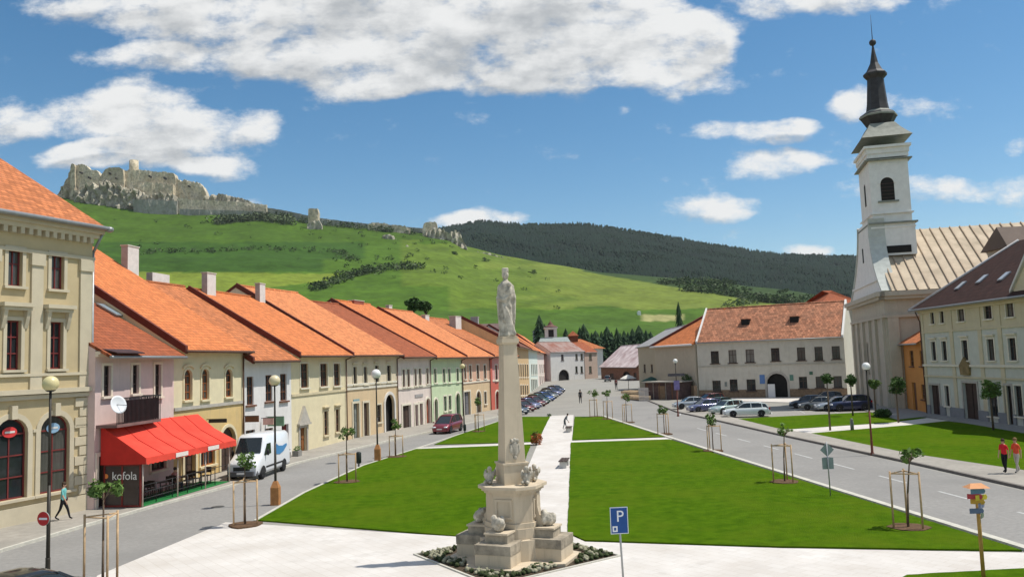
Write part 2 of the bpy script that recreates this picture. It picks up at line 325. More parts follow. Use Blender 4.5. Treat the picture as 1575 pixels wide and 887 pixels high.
# ---- flat ground
def sheet(name,pts,z,m,label=None,kind='structure',thick=0,cat=None):
    mb=MB(); mb.prism([(p[0],p[1]) for p in pts],z-thick,z,m) if thick else mb.poly([(p[0],p[1],z) for p in pts],m)
    return mb.build(name,None,label,cat,kind=kind)
def ground_mat(name,c1,c2,scale,rough=.95,c3=None,s3=.15,bump=.02,fine=30):
    M=mat(name,c1,rough,.06,scale,bump,col2=c2,bscale=fine,detail=9); nt=M.node_tree; N=nt.nodes; L=nt.links.new; p=N['Principled BSDF']
    if c3:
        src=p.inputs['Base Color'].links[0].from_socket; tc=N.new('ShaderNodeTexCoord'); nz=N.new('ShaderNodeTexNoise'); nz.inputs['Scale'].default_value=s3; nz.inputs['Detail'].default_value=7; nz.inputs['Roughness'].default_value=.65; L(tc.outputs['Object'],nz.inputs['Vector'])
        mr=N.new('ShaderNodeMapRange'); mr.inputs[1].default_value=.45; mr.inputs[2].default_value=.68; mr.inputs[4].default_value=.8; L(nz.outputs['Fac'],mr.inputs[0])
        mx=N.new('ShaderNodeMix'); mx.data_type='RGBA'; L(mr.outputs[0],mx.inputs['Factor']); L(src,mx.inputs['A']); mx.inputs['B'].default_value=(*c3,1); L(mx.outputs['Result'],p.inputs['Base Color'])
    return M
MEADOW=ground_mat('meadow ground',(.07,.13,.02),(.11,.17,.035),.05)
LAWN=ground_mat('mown lawn',(.048,.112,.003),(.086,.165,.005),1.8,.95,(.105,.158,.008),.22,.07,30)
ASPH=ground_mat('road asphalt',(.24,.23,.215),(.28,.27,.25),5,.9,(.205,.198,.185),.12,.006,70)
ASPH2=ground_mat('square asphalt',(.265,.252,.222),(.31,.296,.26),4,.9,(.23,.22,.195),.15,.006,70)
WALK=ground_mat('pavement slabs',(.31,.285,.245),(.36,.335,.29),3,.9,(.25,.235,.205),.3,.01,40)
KERB=mat('granite kerb',(.52,.50,.43),.85,.15,4,.01)
LAWN.node_tree.nodes['Principled BSDF'].inputs['Specular IOR Level'].default_value=.02
MEADOW.node_tree.nodes['Principled BSDF'].inputs['Specular IOR Level'].default_value=.05
def paving_mat():
    M=ground_mat('white stone paving',(.58,.545,.50),(.68,.65,.61),1.0,.8,(.50,.46,.41),.5,.004,60); nt=M.node_tree; N=nt.nodes; L=nt.links.new; p=N['Principled BSDF']
    src=p.inputs['Base Color'].links[0].from_socket; tc=N.new('ShaderNodeTexCoord'); br=N.new('ShaderNodeTexBrick'); br.inputs['Scale'].default_value=1; br.inputs['Brick Width'].default_value=.6; br.inputs['Row Height'].default_value=.4; br.inputs['Mortar Size'].default_value=.012
    br.inputs['Color1'].default_value=(1,1,1,1); br.inputs['Color2'].default_value=(.95,.94,.93,1); br.inputs['Mortar'].default_value=(.86,.84,.80,1)
    mpp=N.new('ShaderNodeMapping'); mpp.inputs['Rotation'].default_value=(0,0,.9); L(tc.outputs['Object'],mpp.inputs[0]); L(mpp.outputs[0],br.inputs['Vector'])
    mx=N.new('ShaderNodeMix'); mx.data_type='RGBA'; mx.blend_type='MULTIPLY'; mx.inputs['Factor'].default_value=1; L(src,mx.inputs['A']); L(br.outputs['Color'],mx.inputs['B']); L(mx.outputs['Result'],p.inputs['Base Color'])
    return M
PAVE=paving_mat()
def gp(*pp): return [G(x,y) for x,y in pp]
sheet('ground',[(-4000,-250),(4000,-250),(4000,4000),(-4000,4000)],-.12,MEADOW,'grassy valley floor around the town')
sheet('road',[(-30,-10),(75,-10),(75,60),(75,130),(46,160),(46,330),(8,330),(3,180),(-8,125),(-24,60),(-30,40)],0,ASPH2,'grey asphalt of the town street and square')
sheet('main_road',[G(1575,752)+Vector((14,-25,0)),*gp((1575,755),(1200,670),(1040,634),(975,608),(925,610),(930,640),(1030,672),(1300,758),(1575,847)),Vector((17,8,0)),Vector((30,2,0))],.006,ASPH,'smooth grey asphalt carriageway right of the lawns')
sheet('side_road',[Vector((-20,-5,0)),Vector((-19,20,0)),*gp((0,850),(215,787),(352,750),(450,716),(540,694),(620,675),(700,658),(765,643),(765,650),(700,675),(640,692),(560,717),(470,759),(395,802),(345,806),(150,887)),Vector((-9,8,0)),Vector((-6,-5,0))],.006,ASPH,'narrow asphalt street along the left house row')
sheet('paving',[*gp((347,803),(700,825),(873,821),(900,833),(1200,843),(1575,850)),Vector((18,22.5,0)),Vector((14,5,0)),Vector((-6.5,5,0)),*gp((150,885))],.018,PAVE,'white stone paving in front of the lawns')
LZ=.06
def lawn(pts,label):
    rnd=random.Random(len(label)); q=[]
    for a,b in zip(pts,pts[1:]+pts[:1]):
        a=Vector((a[0],a[1],0)); b=Vector((b[0],b[1],0)); d=b-a; n=max(1,int(d.length/.35)); w=Vector((-d.y,d.x,0)).normalized()
        for i in range(n): q.append(a+d*(i/n)+w*(rnd.gauss(0,.010)+.012*math.sin(i*.23) if i else 0))
    return sheet('lawn',q,LZ,LAWN,label,thick=.14)
lawn(gp((397,801),(470,758),(560,716),(640,691),(816,684),(768,826),(700,825)),'large lawn left of the white central path')
lawn(gp((668,684),(700,671),(765,649),(805,641),(846,641),(826,680),(816,680)),'small far lawn left of the white central path')
lawn(gp((873,820),(878,681),(1030,676),(1300,761),(1572,848),(1200,842),(900,832)),'large lawn right of the white central path')
lawn(gp((880,677),(884,641),(925,641),(1022,672)),'small far lawn right of the white central path')
lawn(gp((1135,644),(1340,634),(1425,643),(1370,650),(1205,661)),'lawn strip beside the parking bay')
lawn(gp((1245,667),(1400,654),(1455,648),(1620,668),(1720,700),(1720,750),(1575,724),(1400,698)),'lawn in front of the long right building')
lawn([G(1395,886),G(1575,876),Vector((18,22,0)),Vector((14,15,0)),G(1330,930)],'grass corner at the lower right edge')
pth=sheet('path',[G(765,830),G(873,825),*[Vector(v) for v in ((6.75,97,0),(3.9,97,0))]],.026,PAVE,'straight white path between the lawns')
sheet('path',gp((640,692),(640,688.5),(820,680),(818,684.5)),.03,PAVE,'narrow white cross path on the left lawns')
sheet('path',gp((877,682),(878,678),(1032,672.5),(1036,676)),.03,PAVE,'narrow white cross path on the right lawns')
sheet('path',gp((1200,665),(1205,661),(1370,650),(1425,643),(1460,647),(1400,654),(1245,668)),.028,PAVE,'pale path between the two right hand lawns')
def strip(name,pts,w,z,h,m,label,side=1,kind='structure'):
    "kerb-like strip of width w along a polyline"
    mb=MB()
    P=[Vector((p[0],p[1],0)) for p in pts]; of=[]
    for i,p in enumerate(P):
        d=(P[min(i+1,len(P)-1)]-P[max(i-1,0)]).normalized(); n_=Vector((-d.y,d.x,0)); of.append(p+n_*w*side)
    for i in range(len(P)-1):
        q=[P[i],P[i+1],of[i+1],of[i]]; mb.prism([(a.x,a.y) for a in q],z-.1,z+h,m)
    return mb.build(name,None,label,kind=kind)
strip('kerb',gp((1580,848.5),(1300,760),(1030,674.5),(925,640)),.32,0,.1,KERB,'pale kerb between right lawn and road',-1)
strip('kerb',gp((395,802),(470,758.5),(560,716.5),(640,691),(700,671),(765,649)),.16,0,.08,KERB,'kerb along the left street edge of the lawn',1)
strip('kerb',gp((1600,758),(1400,713),(1200,670),(1100,647),(1040,634),(985,612)),.2,0,.13,mat('dark kerb',(.16,.145,.13),.9,.2,3),'dark stone kerb of the right pavement',-1)
sheet('pavement',[*gp((1600,757),(1400,712),(1200,669),(1100,646),(1040,633),(1060,627),(1132,644),(1205,662),(1245,667),(1400,699),(1575,725),(1620,735))],.09,WALK,'brownish pavement right of the main road',thick=.12)
sheet('pavement',[Vector((-24,5,0)),Vector((-19.9,20,0)),*gp((0,848),(120,812),(215,785),(352,748),(450,714),(540,692),(620,673),(700,656),(765,641),(765,630),(712,639),(664,650),(613,661),(534,677),(449,699),(375,717),(267,747),(138,784),(0,812)),Vector((-26,5,0))],.10,WALK,'paved walkway along the left houses',thick=.12)
strip('kerb',[Vector((-19.9,20,0)),*gp((0,848),(120,812),(215,785),(352,748),(450,714),(540,692),(620,673),(700,656),(765,641))],.16,0,.12,KERB,'kerb stones of the left walkway',-1)
sheet('pavement',[*gp((1380,646),(1425,641),(1575,667),(1640,680),(1640,660),(1575,655),(1425,633),(1372,628),(1310,626))],.08,ground_mat('grey slabs',(.24,.235,.225),(.29,.28,.265),3),'grey walkway before the right buildings',thick=.1)
sheet('pavement',[*gp((1070,615.5),(1140,617),(1240,620),(1300,618),(1310,609),(1075,611))],.07,PAVE,'pale apron in front of the arcade building',thick=.08)
WHITE=mat('road paint',(.46,.46,.44),.8,.12,6)
mk=MB()
a=Vector(G(1500,770)); b=Vector(G(1060,655)); d=(b-a); Ln=d.length; d.normalize(); nn=Vector((-d.y,d.x,0))*.07
for k in range(-3,int(Ln/5)):
    p=a+d*(k*5.2); q=p+d*2.6; mk.poly([(v.x,v.y,.011) for v in (p-nn,q-nn,q+nn,p+nn)],WHITE)
mk.build('lane_marking',None,'dashed white centre line of the main road','road marking',kind='structure')
mk=MB()
for k in range(9):
    c=G(1052,640)+Vector((k*3.1,-k*1.0+2.0,0)); 
    q=c+Vector((.9,4.2,0)); w=Vector((.06,0,0)); mk.poly([(v.x,v.y,.011) for v in (c-w,c+w,q+w,q-w)],WHITE)
mk.build('bay_marking',None,'white bay lines of the car park','road marking',kind='structure')
# soil patches under saplings are built with the saplings
# ---------------------------------------------------------------- buildings
class Frame:
    def __init__(s,P0,P1):
        s.o=Vector((P0[0],P0[1],0)); d=Vector((P1[0]-P0[0],P1[1]-P0[1],0)); s.L=d.length; s.u=d/s.L; s.n=Vector((-s.u.y,s.u.x,0)); s.rz=math.atan2(s.u.y,s.u.x)
    def hit(s,px,py,t=0):
        r=ray(px,py); o=s.o+s.n*t; k=(o.x*s.n.x+o.y*s.n.y)/(r.x*s.n.x+r.y*s.n.y)
        return ((r.x*k-o.x)*s.u.x+(r.y*k-o.y)*s.u.y, HC+k*r.z)
    def side(s,px,py,u=0):
        "hit on the plane at constant u: returns (t,z)"
        r=ray(px,py); o=s.o+s.u*u; k=(o.x*s.u.x+o.y*s.u.y)/(r.x*s.u.x+r.y*s.u.y)
        return ((r.x*k-o.x)*s.n.x+(r.y*k-o.y)*s.n.y, HC+k*r.z)
def arcpts(u0,u1,z1,rise,n=8):
    c=(u0+u1)/2; a=(u1-u0)/2
    return [(c-a*math.cos(math.pi*i/n), z1-rise+rise*math.sin(math.pi*i/n)) for i in range(n+1)]
def facade(mb,L,H,ops,bands,rev=.2,revm=None):
    """wall sheet at y=0 with real openings; ops: (u0,u1,z0,z1,rise)"""
    us=sorted({0,L,*[round(o[0],3) for o in ops],*[round(o[1],3) for o in ops]}); zs=sorted({0,H,*[round(o[2],3) for o in ops],*[round(o[3],3) for o in ops],*[b[0] for b in bands if 0<b[0]<H]})
    us=[u for u in us if 0<=u<=L]; zs=[z for z in zs if 0<=z<=H]
    def bm(z):
        m=bands[0][1]
        for b in bands:
            if z>=b[0]: m=b[1]
        return m
    for i in range(len(us)-1):
        for j in range(len(zs)-1):
            cu=(us[i]+us[i+1])/2; cz=(zs[j]+zs[j+1])/2
            if any(o[0]<cu<o[1] and o[2]<cz<o[3] for o in ops): continue
            mb.poly([(us[i],0,zs[j]),(us[i+1],0,zs[j]),(us[i+1],0,zs[j+1]),(us[i],0,zs[j+1])],bm(cz))
    for (a,b,z0,z1,r) in ops:
        m=revm or bm((z0+z1)/2)
        if r>0:
            ap=arcpts(a,b,z1,r); h=len(ap)//2
            mb.poly([(a,0,z1)]+[(p[0],0,p[1]) for p in ap[:h+1]],m); mb.poly([(b,0,z1)]+[(p[0],0,p[1]) for p in ap[h:][::-1]],m)
            for p,q in zip(ap,ap[1:]): mb.poly([(p[0],0,p[1]),(q[0],0,q[1]),(q[0],rev,q[1]),(p[0],rev,p[1])],m)
        else: mb.poly([(a,0,z1),(b,0,z1),(b,rev,z1),(a,rev,z1)],m)
        zt=z1-r
        mb.poly([(a,0,z0),(a,rev,z0),(a,rev,zt),(a,0,zt)],m); mb.poly([(b,0,z0),(b,rev,z0),(b,rev,zt),(b,0,zt)],m); mb.poly([(a,0,z0),(b,0,z0),(b,rev,z0),(a,rev,z0)],m)
def window(root,op,kind='w',fr=None,trim=None,hood=None,sill=True,mull=(1,2),tw=.14,pane=None,label=None,rev=.2,nm='window'):
    a,b,z0,z1,r=op; mb=MB(); w=b-a; t=min(.07,w*.12); y0,y1=rev-.09,rev-.02
    zt=z1-r
    def bar(x0,x1,za,zb,yy0=y0,yy1=y1,m=fr): mb.box(x0,x1,yy0,yy1,za,zb,m)
    bar(a,a+t,z0,z1 if not r else zt); bar(b-t,b,z0,z1 if not r else zt); bar(a+t,b-t,z0,z0+t)
    if not r: bar(a+t,b-t,z1-t,z1)
    else:
        o=arcpts(a,b,z1,r); i=arcpts(a+t,b-t,z1-t,r-t)
        for k in range(len(o)-1): mb.extr([(o[k][0],y0,o[k][1]),(o[k+1][0],y0,o[k+1][1]),(i[k+1][0],y0,i[k+1][1]),(i[k][0],y0,i[k][1])],(0,y1-y0,0),fr)
        bar(a+t,b-t,zt-t*.5,zt+t*.5,y0-.005,y1)
    nx,nz=mull
    for k in range(1,nx+1):
        x=a+w*k/(nx+1); bar(x-t*.4,x+t*.4,z0+t,(zt if r else z1)-t,y0+.006,y1)
    for k in range(1,nz+1):
        z=z0+(zt-z0)*k/(nz+1)+(.12*(zt-z0) if nz==1 else 0); bar(a+t,b-t,z-t*.4,z+t*.4,y0+.003,y1)
    if trim:
        if not r: mb.box(a-tw,a,-.05,.003,z0,z1,trim); mb.box(b,b+tw,-.05,.003,z0,z1,trim); mb.box(a-tw,b+tw,-.052,.003,z1,z1+tw,trim)
        else:
            mb.box(a-tw,a,-.05,.003,z0,zt,trim); mb.box(b,b+tw,-.05,.003,z0,zt,trim); o=arcpts(a-tw,b+tw,z1+tw,r+tw,10); i=arcpts(a,b,z1,r,10)
            for k in range(len(o)-1): mb.extr([(o[k][0],-.05,o[k][1]),(o[k+1][0],-.05,o[k+1][1]),(i[k+1][0],-.05,i[k+1][1]),(i[k][0],-.05,i[k][1])],(0,.053,0),trim)
    if sill: mb.box(a-tw*1.3,b+tw*1.3,-.16,.02,z0-.12,z0-.002,trim or fr)
    if hood=='flat':
        mb.box(a-tw*1.5,b+tw*1.5,-.22,0,z1+.30,z1+.40,trim); mb.box(a-tw,b+tw,-.10,0,z1+.20,z1+.30,trim)
    if hood=='bracket':
        mb.box(a-.42,b+.42,-.42,0,z1+.62,z1+.80,trim); mb.box(a-.34,b+.34,-.30,0,z1+.46,z1+.62,trim)
        for x in (a-.3,b+.12): mb.extr([(x,0,z1+.46),(x,-.28,z1+.46),(x,-.2,z1+.1),(x,-.06,z1-.35),(x,0,z1-.4)],(.18,0,0),trim)
    if hood=='brow': 
        o=arcpts(a-.22,b+.22,z1+.34,.30,8); i=arcpts(a-.10,b+.10,z1+.20,.2,8)
        for k in range(len(o)-1): mb.extr([(o[k][0],-.12,o[k][1]),(o[k+1][0],-.12,o[k+1][1]),(i[k+1][0],-.12,i[k+1][1]),(i[k][0],-.12,i[k][1])],(0,.12,0),trim)
    if hood=='ped':
        c=(a+b)/2; mb.extr([(a-.45,-.2,z1+.25),(b+.45,-.2,z1+.25),(c,-.2,z1+1.55)],(0,.2,0),trim)
    w_=mb.build(nm,root,label)
    g=MB(); y=rev-.045; pane=pane or PANES[_pk.randrange(5)]
    if r: g.poly([(a+.02,y,z0+.02)]+[(p[0],y,p[1]) for p in arcpts(a+.02,b-.02,z1-.02,r-.02)][0:]+[(b-.02,y,z0+.02)],pane or GLASS)
    else: g.poly([(a+.02,y,z0+.02),(b-.02,y,z0+.02),(b-.02,y,z1-.02),(a+.02,y,z1-.02)],pane or GLASS)
    g.build('pane',w_); return w_
def door(root,op,m,trim=None,hood=None,label=None,rev=.3,nm='door',panels=True):
    a,b,z0,z1,r=op; mb=MB(); y=rev-.08
    if r: pts=[(a,y,z0)]+[(p[0],y,p[1]) for p in arcpts(a,b,z1,r)]+[(b,y,z0)]
    else: pts=[(a,y,z0),(a,y,z1),(b,y,z1),(b,y,z0)]
    mb.extr(pts,(0,.07,0),m); zt=z1-r; c=(a+b)/2
    if panels:
        mb.box(c-.02,c+.02,y-.02,y-.001,z0+.05,zt,DARK)
        for x0,x1 in ((a+.1,c-.1),(c+.1,b-.1)):
            if x1-x0<.12: continue
            for k in range(2):
                za=z0+.2+k*(zt-z0-.3)/2; mb.box(x0,x1,y-.025,y-.001,za,za+(zt-z0-.3)/2-.14,m)
    if trim:
        tw=.2
        if r:
            mb.box(a-tw,a,-.07,.003,z0,zt,trim); mb.box(b,b+tw,-.07,.003,z0,zt,trim); o=arcpts(a-tw,b+tw,z1+tw,r+tw,10); i=arcpts(a,b,z1,r,10)
            for k in range(len(o)-1): mb.extr([(o[k][0],-.07,o[k][1]),(o[k+1][0],-.07,o[k+1][1]),(i[k+1][0],-.07,i[k+1][1]),(i[k][0],-.07,i[k][1])],(0,.073,0),trim)
        else: mb.box(a-tw,a,-.07,.003,z0,z1,trim); mb.box(b,b+tw,-.07,.003,z0,z1,trim); mb.box(a-tw,b+tw,-.072,.003,z1,z1+tw,trim)
    if hood=='ped':
        mb.box(a-.45,b+.45,-.25,0,z1+.2,z1+.35,trim); mb.extr([(a-.35,-.2,z1+.35),(b+.35,-.2,z1+.35),(c,-.2,z1+1.7)],(0,.2,0),trim)
    d=mb.build(nm,root,label); h=MB(); h.ball((c+.09,y-.04,z0+1.05),.04,IRON,6,4); h.build('handle',d); return d
def chimney(parent,u,t,zt,zr,w,d,m,m2=None,cap=True):
    if w==2.3: cap=False; zr-=4.5
    mb=MB(); mb.box(u-w/2,u+w/2,t-d/2,t+d/2,zr-.8,zt,m)
    if m2: mb.box(u-w/2+.01,u+w/2+.01,t-d/2-.02,t-d/2-.003,zr-.8,zt-.003,m2)  # paler skin on the street face: sunlight put into the colour
    if cap: mb.box(u-w/2-.06,u+w/2+.06,t-d/2-.06,t+d/2+.06,zt,zt+.09,KERB)
    return mb.build('chimney',parent)
TO=tiles('orange clay tiles',(.62,.20,.068),.20,col3=(.47,.155,.060))
TO2=tiles('pale orange clay tiles',(.64,.235,.093),.22,col3=(.50,.18,.075))
TO3=tiles('brownish orange clay tiles',(.50,.172,.066),.28,col3=(.36,.14,.07))
TR=tiles('dark red clay tiles',(.34,.098,.042),.2,col3=(.24,.08,.04))
TD=tiles('dark brown tiles',(.20,.085,.055),.2)
TOLD=tiles('old mottled clay tiles',(.42,.18,.10),.38,.36,.36,col3=(.24,.14,.09),bump=.05)
TBR=tiles('dark brown shingles',(.050,.022,.017),.22,.4,.4,col3=(.036,.018,.014))
VERGE=mat('dark red verge',(.13,.032,.022),.8,.2,3)
GUT=mat('grey zinc gutter',(.30,.31,.31),.45,.15,3,metal=.4)
GUTB=mat('brown gutter',(.11,.055,.035),.6,.15,3)
def gable_roof(L,zE,ty,zR,m,ov=.55,th=.16,x0=0,x1=None,verge=True,vm=None,parent=None,D=None,vside=(1,)):
    x1=L if x1 is None else x1; sl=(zR-zE)/ty; D=D or 2*ty; mb=MB()
    e=(-ov,zE-sl*ov); sl2=(zR-zE)/(D-ty)
    mb.extr([(x0,e[0],e[1]),(x0,ty,zR),(x0,ty,zR-th),(x0,e[0],e[1]-th)],(x1-x0,0,0),m)
    mb.extr([(x0,D+ov,zE-sl2*ov),(x0,ty+.001,zR),(x0,ty+.001,zR-th),(x0,D+ov,zE-sl2*ov-th)],(x1-x0,0,0),m)
    ro=mb.build('roof',parent)
    r=MB(); r.tube((x0,ty,zR+.0),(x1,ty,zR+.0),.13,.13,m,8); r.build('ridge_cap',ro)
    if verge:
        for sd in vside:
            v=MB()
            a,b=(x1-.24,x1+.02) if sd>0 else (x0-.03,x0+.22)
            v.extr([(a,e[0]-.02,e[1]-th-.1),(a,e[0]-.02,e[1]+.20),(a,ty,zR+.24),(a,ty,zR-th-.1)],(b-a,0,0),vm or VERGE)
            v.extr([(a,D+ov,zE-sl2*ov-th),(a,D+ov,zE-sl2*ov+.1),(a,ty+.001,zR+.14),(a,ty+.001,zR-th)],(b-a,0,0),vm or VERGE)
            v.build('verge',ro)
    return ro,sl
def snap(ops):
    return ops
def house(name,label,P0,P1,zE,ty,zR,wall,ops,roofm,bands=None,fr=None,trim=None,group=None,cornice=None,string=None,stringm=None,plinth=None,gut=GUT,pipe=None,hood=None,mull=(1,2),ov=.75,chim=(),D=None,verge=True,vside=(-1,),vm=None,doorm=WOOD,archtrim=None,tw=.14,hoodlow=None,z_hood=4.5,skyl=(),rev=.2):
    fr=fr or WOOD; F=Frame(P0,P1); L=F.L; root=empty(name,F.o,F.rz,label,'house',group); D=D or 2*ty
    O=[]
    for o in ops:
        k,l,r_,t,b=o[:5]; ex=o[5] if len(o)>5 else {}
        cy=(t+b)/2; cx=(l+r_)/2
        if 'uz' in ex: u0,u1,z0,z1=ex['uz']
        else:
            u0=F.hit(l,cy)[0]; u1=F.hit(r_,cy)[0]; z1=F.hit(cx,t)[1]; z0=F.hit(cx,b)[1]
        u0=max(.25,u0); u1=min(L-.25,u1); 
        if u1-u0<.35: c=(u0+u1)/2; u0,u1=c-.3,c+.3
        if k in 'dgD': z0=.01
        z0=max(.01,z0); z1=min(zE-.35,z1); rise=0
        if k in 'ag D'.replace(' ',''): rise=(u1-u0)/2*(.98 if k!='a' else .9); rise=min(rise,(z1-z0)*.6)
        O.append(((round(u0,3),round(u1,3),round(z0,3),round(z1,3),round(rise,3)),k,ex))
    mb=MB(); bands=bands or [(0,wall)]
    if plinth: bands=[(0,plinth[1])]+[(max(b[0],plinth[0]),b[1]) for b in bands]
    facade(mb,L,zE,[o[0] for o in O],bands,rev)
    e=.008; zt=zE-.02
    for x in (e,L-e): mb.poly([(x,0,0),(x,D,0),(x,D,zt),(x,ty,zR-.18),(x,0,zt)],wall)
    mb.poly([(0,D,0),(L,D,0),(L,D,zt),(0,D,zt)],wall)
    # dark room boxes behind the openings
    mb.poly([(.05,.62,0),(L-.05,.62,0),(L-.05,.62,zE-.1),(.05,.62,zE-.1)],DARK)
    wo=mb.build('wall',root,fix=False)
    tm=trim or wall
    c=MB(); cm=cornice or tm
    c.box(0,L,-.14,-.001,zE-.52,zE-.40,cm); c.box(0,L,-.26,-.001,zE-.40,zE-.25,cm)
    c.build('cornice',root)
    if string:
        s=MB()
        for z in (string if isinstance(string,(list,tuple)) else [string]): s.box(0,L,-.09,-.001,z-.1,z+.1,stringm or tm)
        s.build('string_course',root)
    for (op,k,ex) in O:
        if k in 'wa':
            lo=(op[2]+op[3])/2<z_hood
            window(root,op,fr=ex.get('fr',fr),trim=ex.get('trim',trim),hood=ex.get('hood',hoodlow if lo else hood),mull=ex.get('mull',mull),tw=tw,pane=ex.get('pane'),rev=rev,sill=ex.get('sill',True),label=ex.get('label'))
        elif k in 'dD': door(root,op,ex.get('m',doorm),ex.get('trim',archtrim or trim),ex.get('hood'),label=ex.get('label'))
        else:
            g=MB(); a,b,z0,z1,r=op; tw_=.28; o=arcpts(a-tw_,b+tw_,z1+tw_,r+tw_,12); i=arcpts(a,b,z1,r,12); t_=ex.get('trim',archtrim or tm)
            g.box(a-tw_,a,-.1,.003,z0,z1-r,t_); g.box(b,b+tw_,-.1,.003,z0,z1-r,t_)
            for q in range(len(o)-1): g.extr([(o[q][0],-.1,o[q][1]),(o[q+1][0],-.1,o[q+1][1]),(i[q+1][0],-.1,i[q+1][1]),(i[q][0],-.1,i[q][1])],(0,.103,0),t_)
            g.box(a,b,.5,.55,z0,z1,DARK); g.build('gateway',root,label=ex.get('label'))
    ro,sl=gable_roof(L,zE,ty,zR,roofm,ov=ov,parent=root,verge=verge,vside=vside,vm=vm,D=D)
    g=MB(); g.tube((0,-ov-.05,zE-sl*ov-.12),(L,-ov-.05,zE-sl*ov-.12),.08,.08,gut,8); g.build('gutter',root)
    if pipe is not None:
        g=MB(); x=L-.2 if pipe=='r' else .2; g.tube((x,-ov-.05,zE-sl*ov-.15),(x,-.12,zE-.85),.055,.055,gut,6); g.tube((x,-.12,zE-.85),(x,-.12,.05),.055,.055,gut,6); g.build('downpipe',root)
    for (cx,top,t,w,d,m_,*m2) in chim:
        u,z=F.hit(cx,top,t); zr=zR-abs(t-ty)*sl; chimney(ro,u,t,z,zr,w,d,m_,m2[0] if m2 else None)
    for (cx,cy,w,h) in skyl:
        u=F.hit(cx,cy,.1)[0]
        # intersect the roof plane along the ray
        lo=None
        r_=ray(cx,cy)
        for k in range(2000):
            p=Vector((0,0,HC))+r_*(20+k*.05); q=p-F.o; t=q.dot(F.n)
            if t>-.5 and q.z<zE+sl*t: lo=(q.dot(F.u),t); break
        if lo:
            a=MB(); u,t=lo; cs=math.atan(sl); M=Matrix.Translation((u,t,zE+sl*t+.05))@Matrix.Rotation(cs,4,'X'); a.M=M
            a.box(-w/2,w/2,-h/2,h/2,0,.1,GUT); s_=a.build('skylight',ro); b=MB(); b.M=M; b.box(-w/2+.07,w/2-.07,-h/2+.07,h/2-.07,.1,.115,mat('skylight glass',(.25,.32,.38),.05,.1,2,spec=.8)); b.build('pane',s_)
    return root,F
BP=dict(h1=(138,785),h2=(267,748),h3=(375,718),h4=(449,700),h5=(534,678),h6=(613,661.5),h7=(664,651),h8=(712,640.5),h9=(755,631),h10=(794,622.5),h11=(815,604),h12=(828,594),h13=(838,586.5),h14=(846,580))
BP={k:G(*v) for k,v in BP.items()}
CREAM=plaster('cream render',(.66,.57,.375)); PINK=plaster('pale pink render',(.66,.50,.46)); YEL=plaster('pale yellow render',(.68,.60,.40),amt=.15); OCH=plaster('ochre render',(.62,.45,.20)); WHT=plaster('white render',(.70,.68,.66)); BEI=plaster('beige render',(.66,.57,.42)); BEI2=plaster('deep beige render',(.62,.47,.29))
PW=plaster('whitish pink render',(.70,.60,.54)); GRN=plaster('pale green render',(.52,.62,.40)); SAL=plaster('salmon render',(.64,.40,.28)); RED=plaster('red render',(.55,.13,.09)); ROS=plaster('rose render',(.66,.33,.30)); OCW=plaster('warm ochre render',(.60,.42,.22))
TRW=mat('cream trim',(.70,.65,.53),.85,.08,3,.004); TRY=mat('sand trim',(.58,.50,.33),.9,.12,3,.006); TRG=mat('grey trim',(.42,.39,.34),.9,.12,3,.006)
FBR=mat('brown window frame',(.15,.06,.03),.6,.2,4); FDR=mat('dark red window frame',(.17,.030,.028),.55,.2,4); FWH=mat('white window frame',(.68,.66,.62),.5,.06,4); FDK=mat('dark wood frame',(.07,.045,.035),.6,.2,4); CHW=mat('sunlit chimney face',(.68,.64,.60),.9,.1,3,.01); CHG=mat('shaded chimney render',(.36,.34,.32),.9,.15,3,.01)  # chimney pair: one render in a sunlit white and a shaded grey
ROW='terraced houses along the left street'
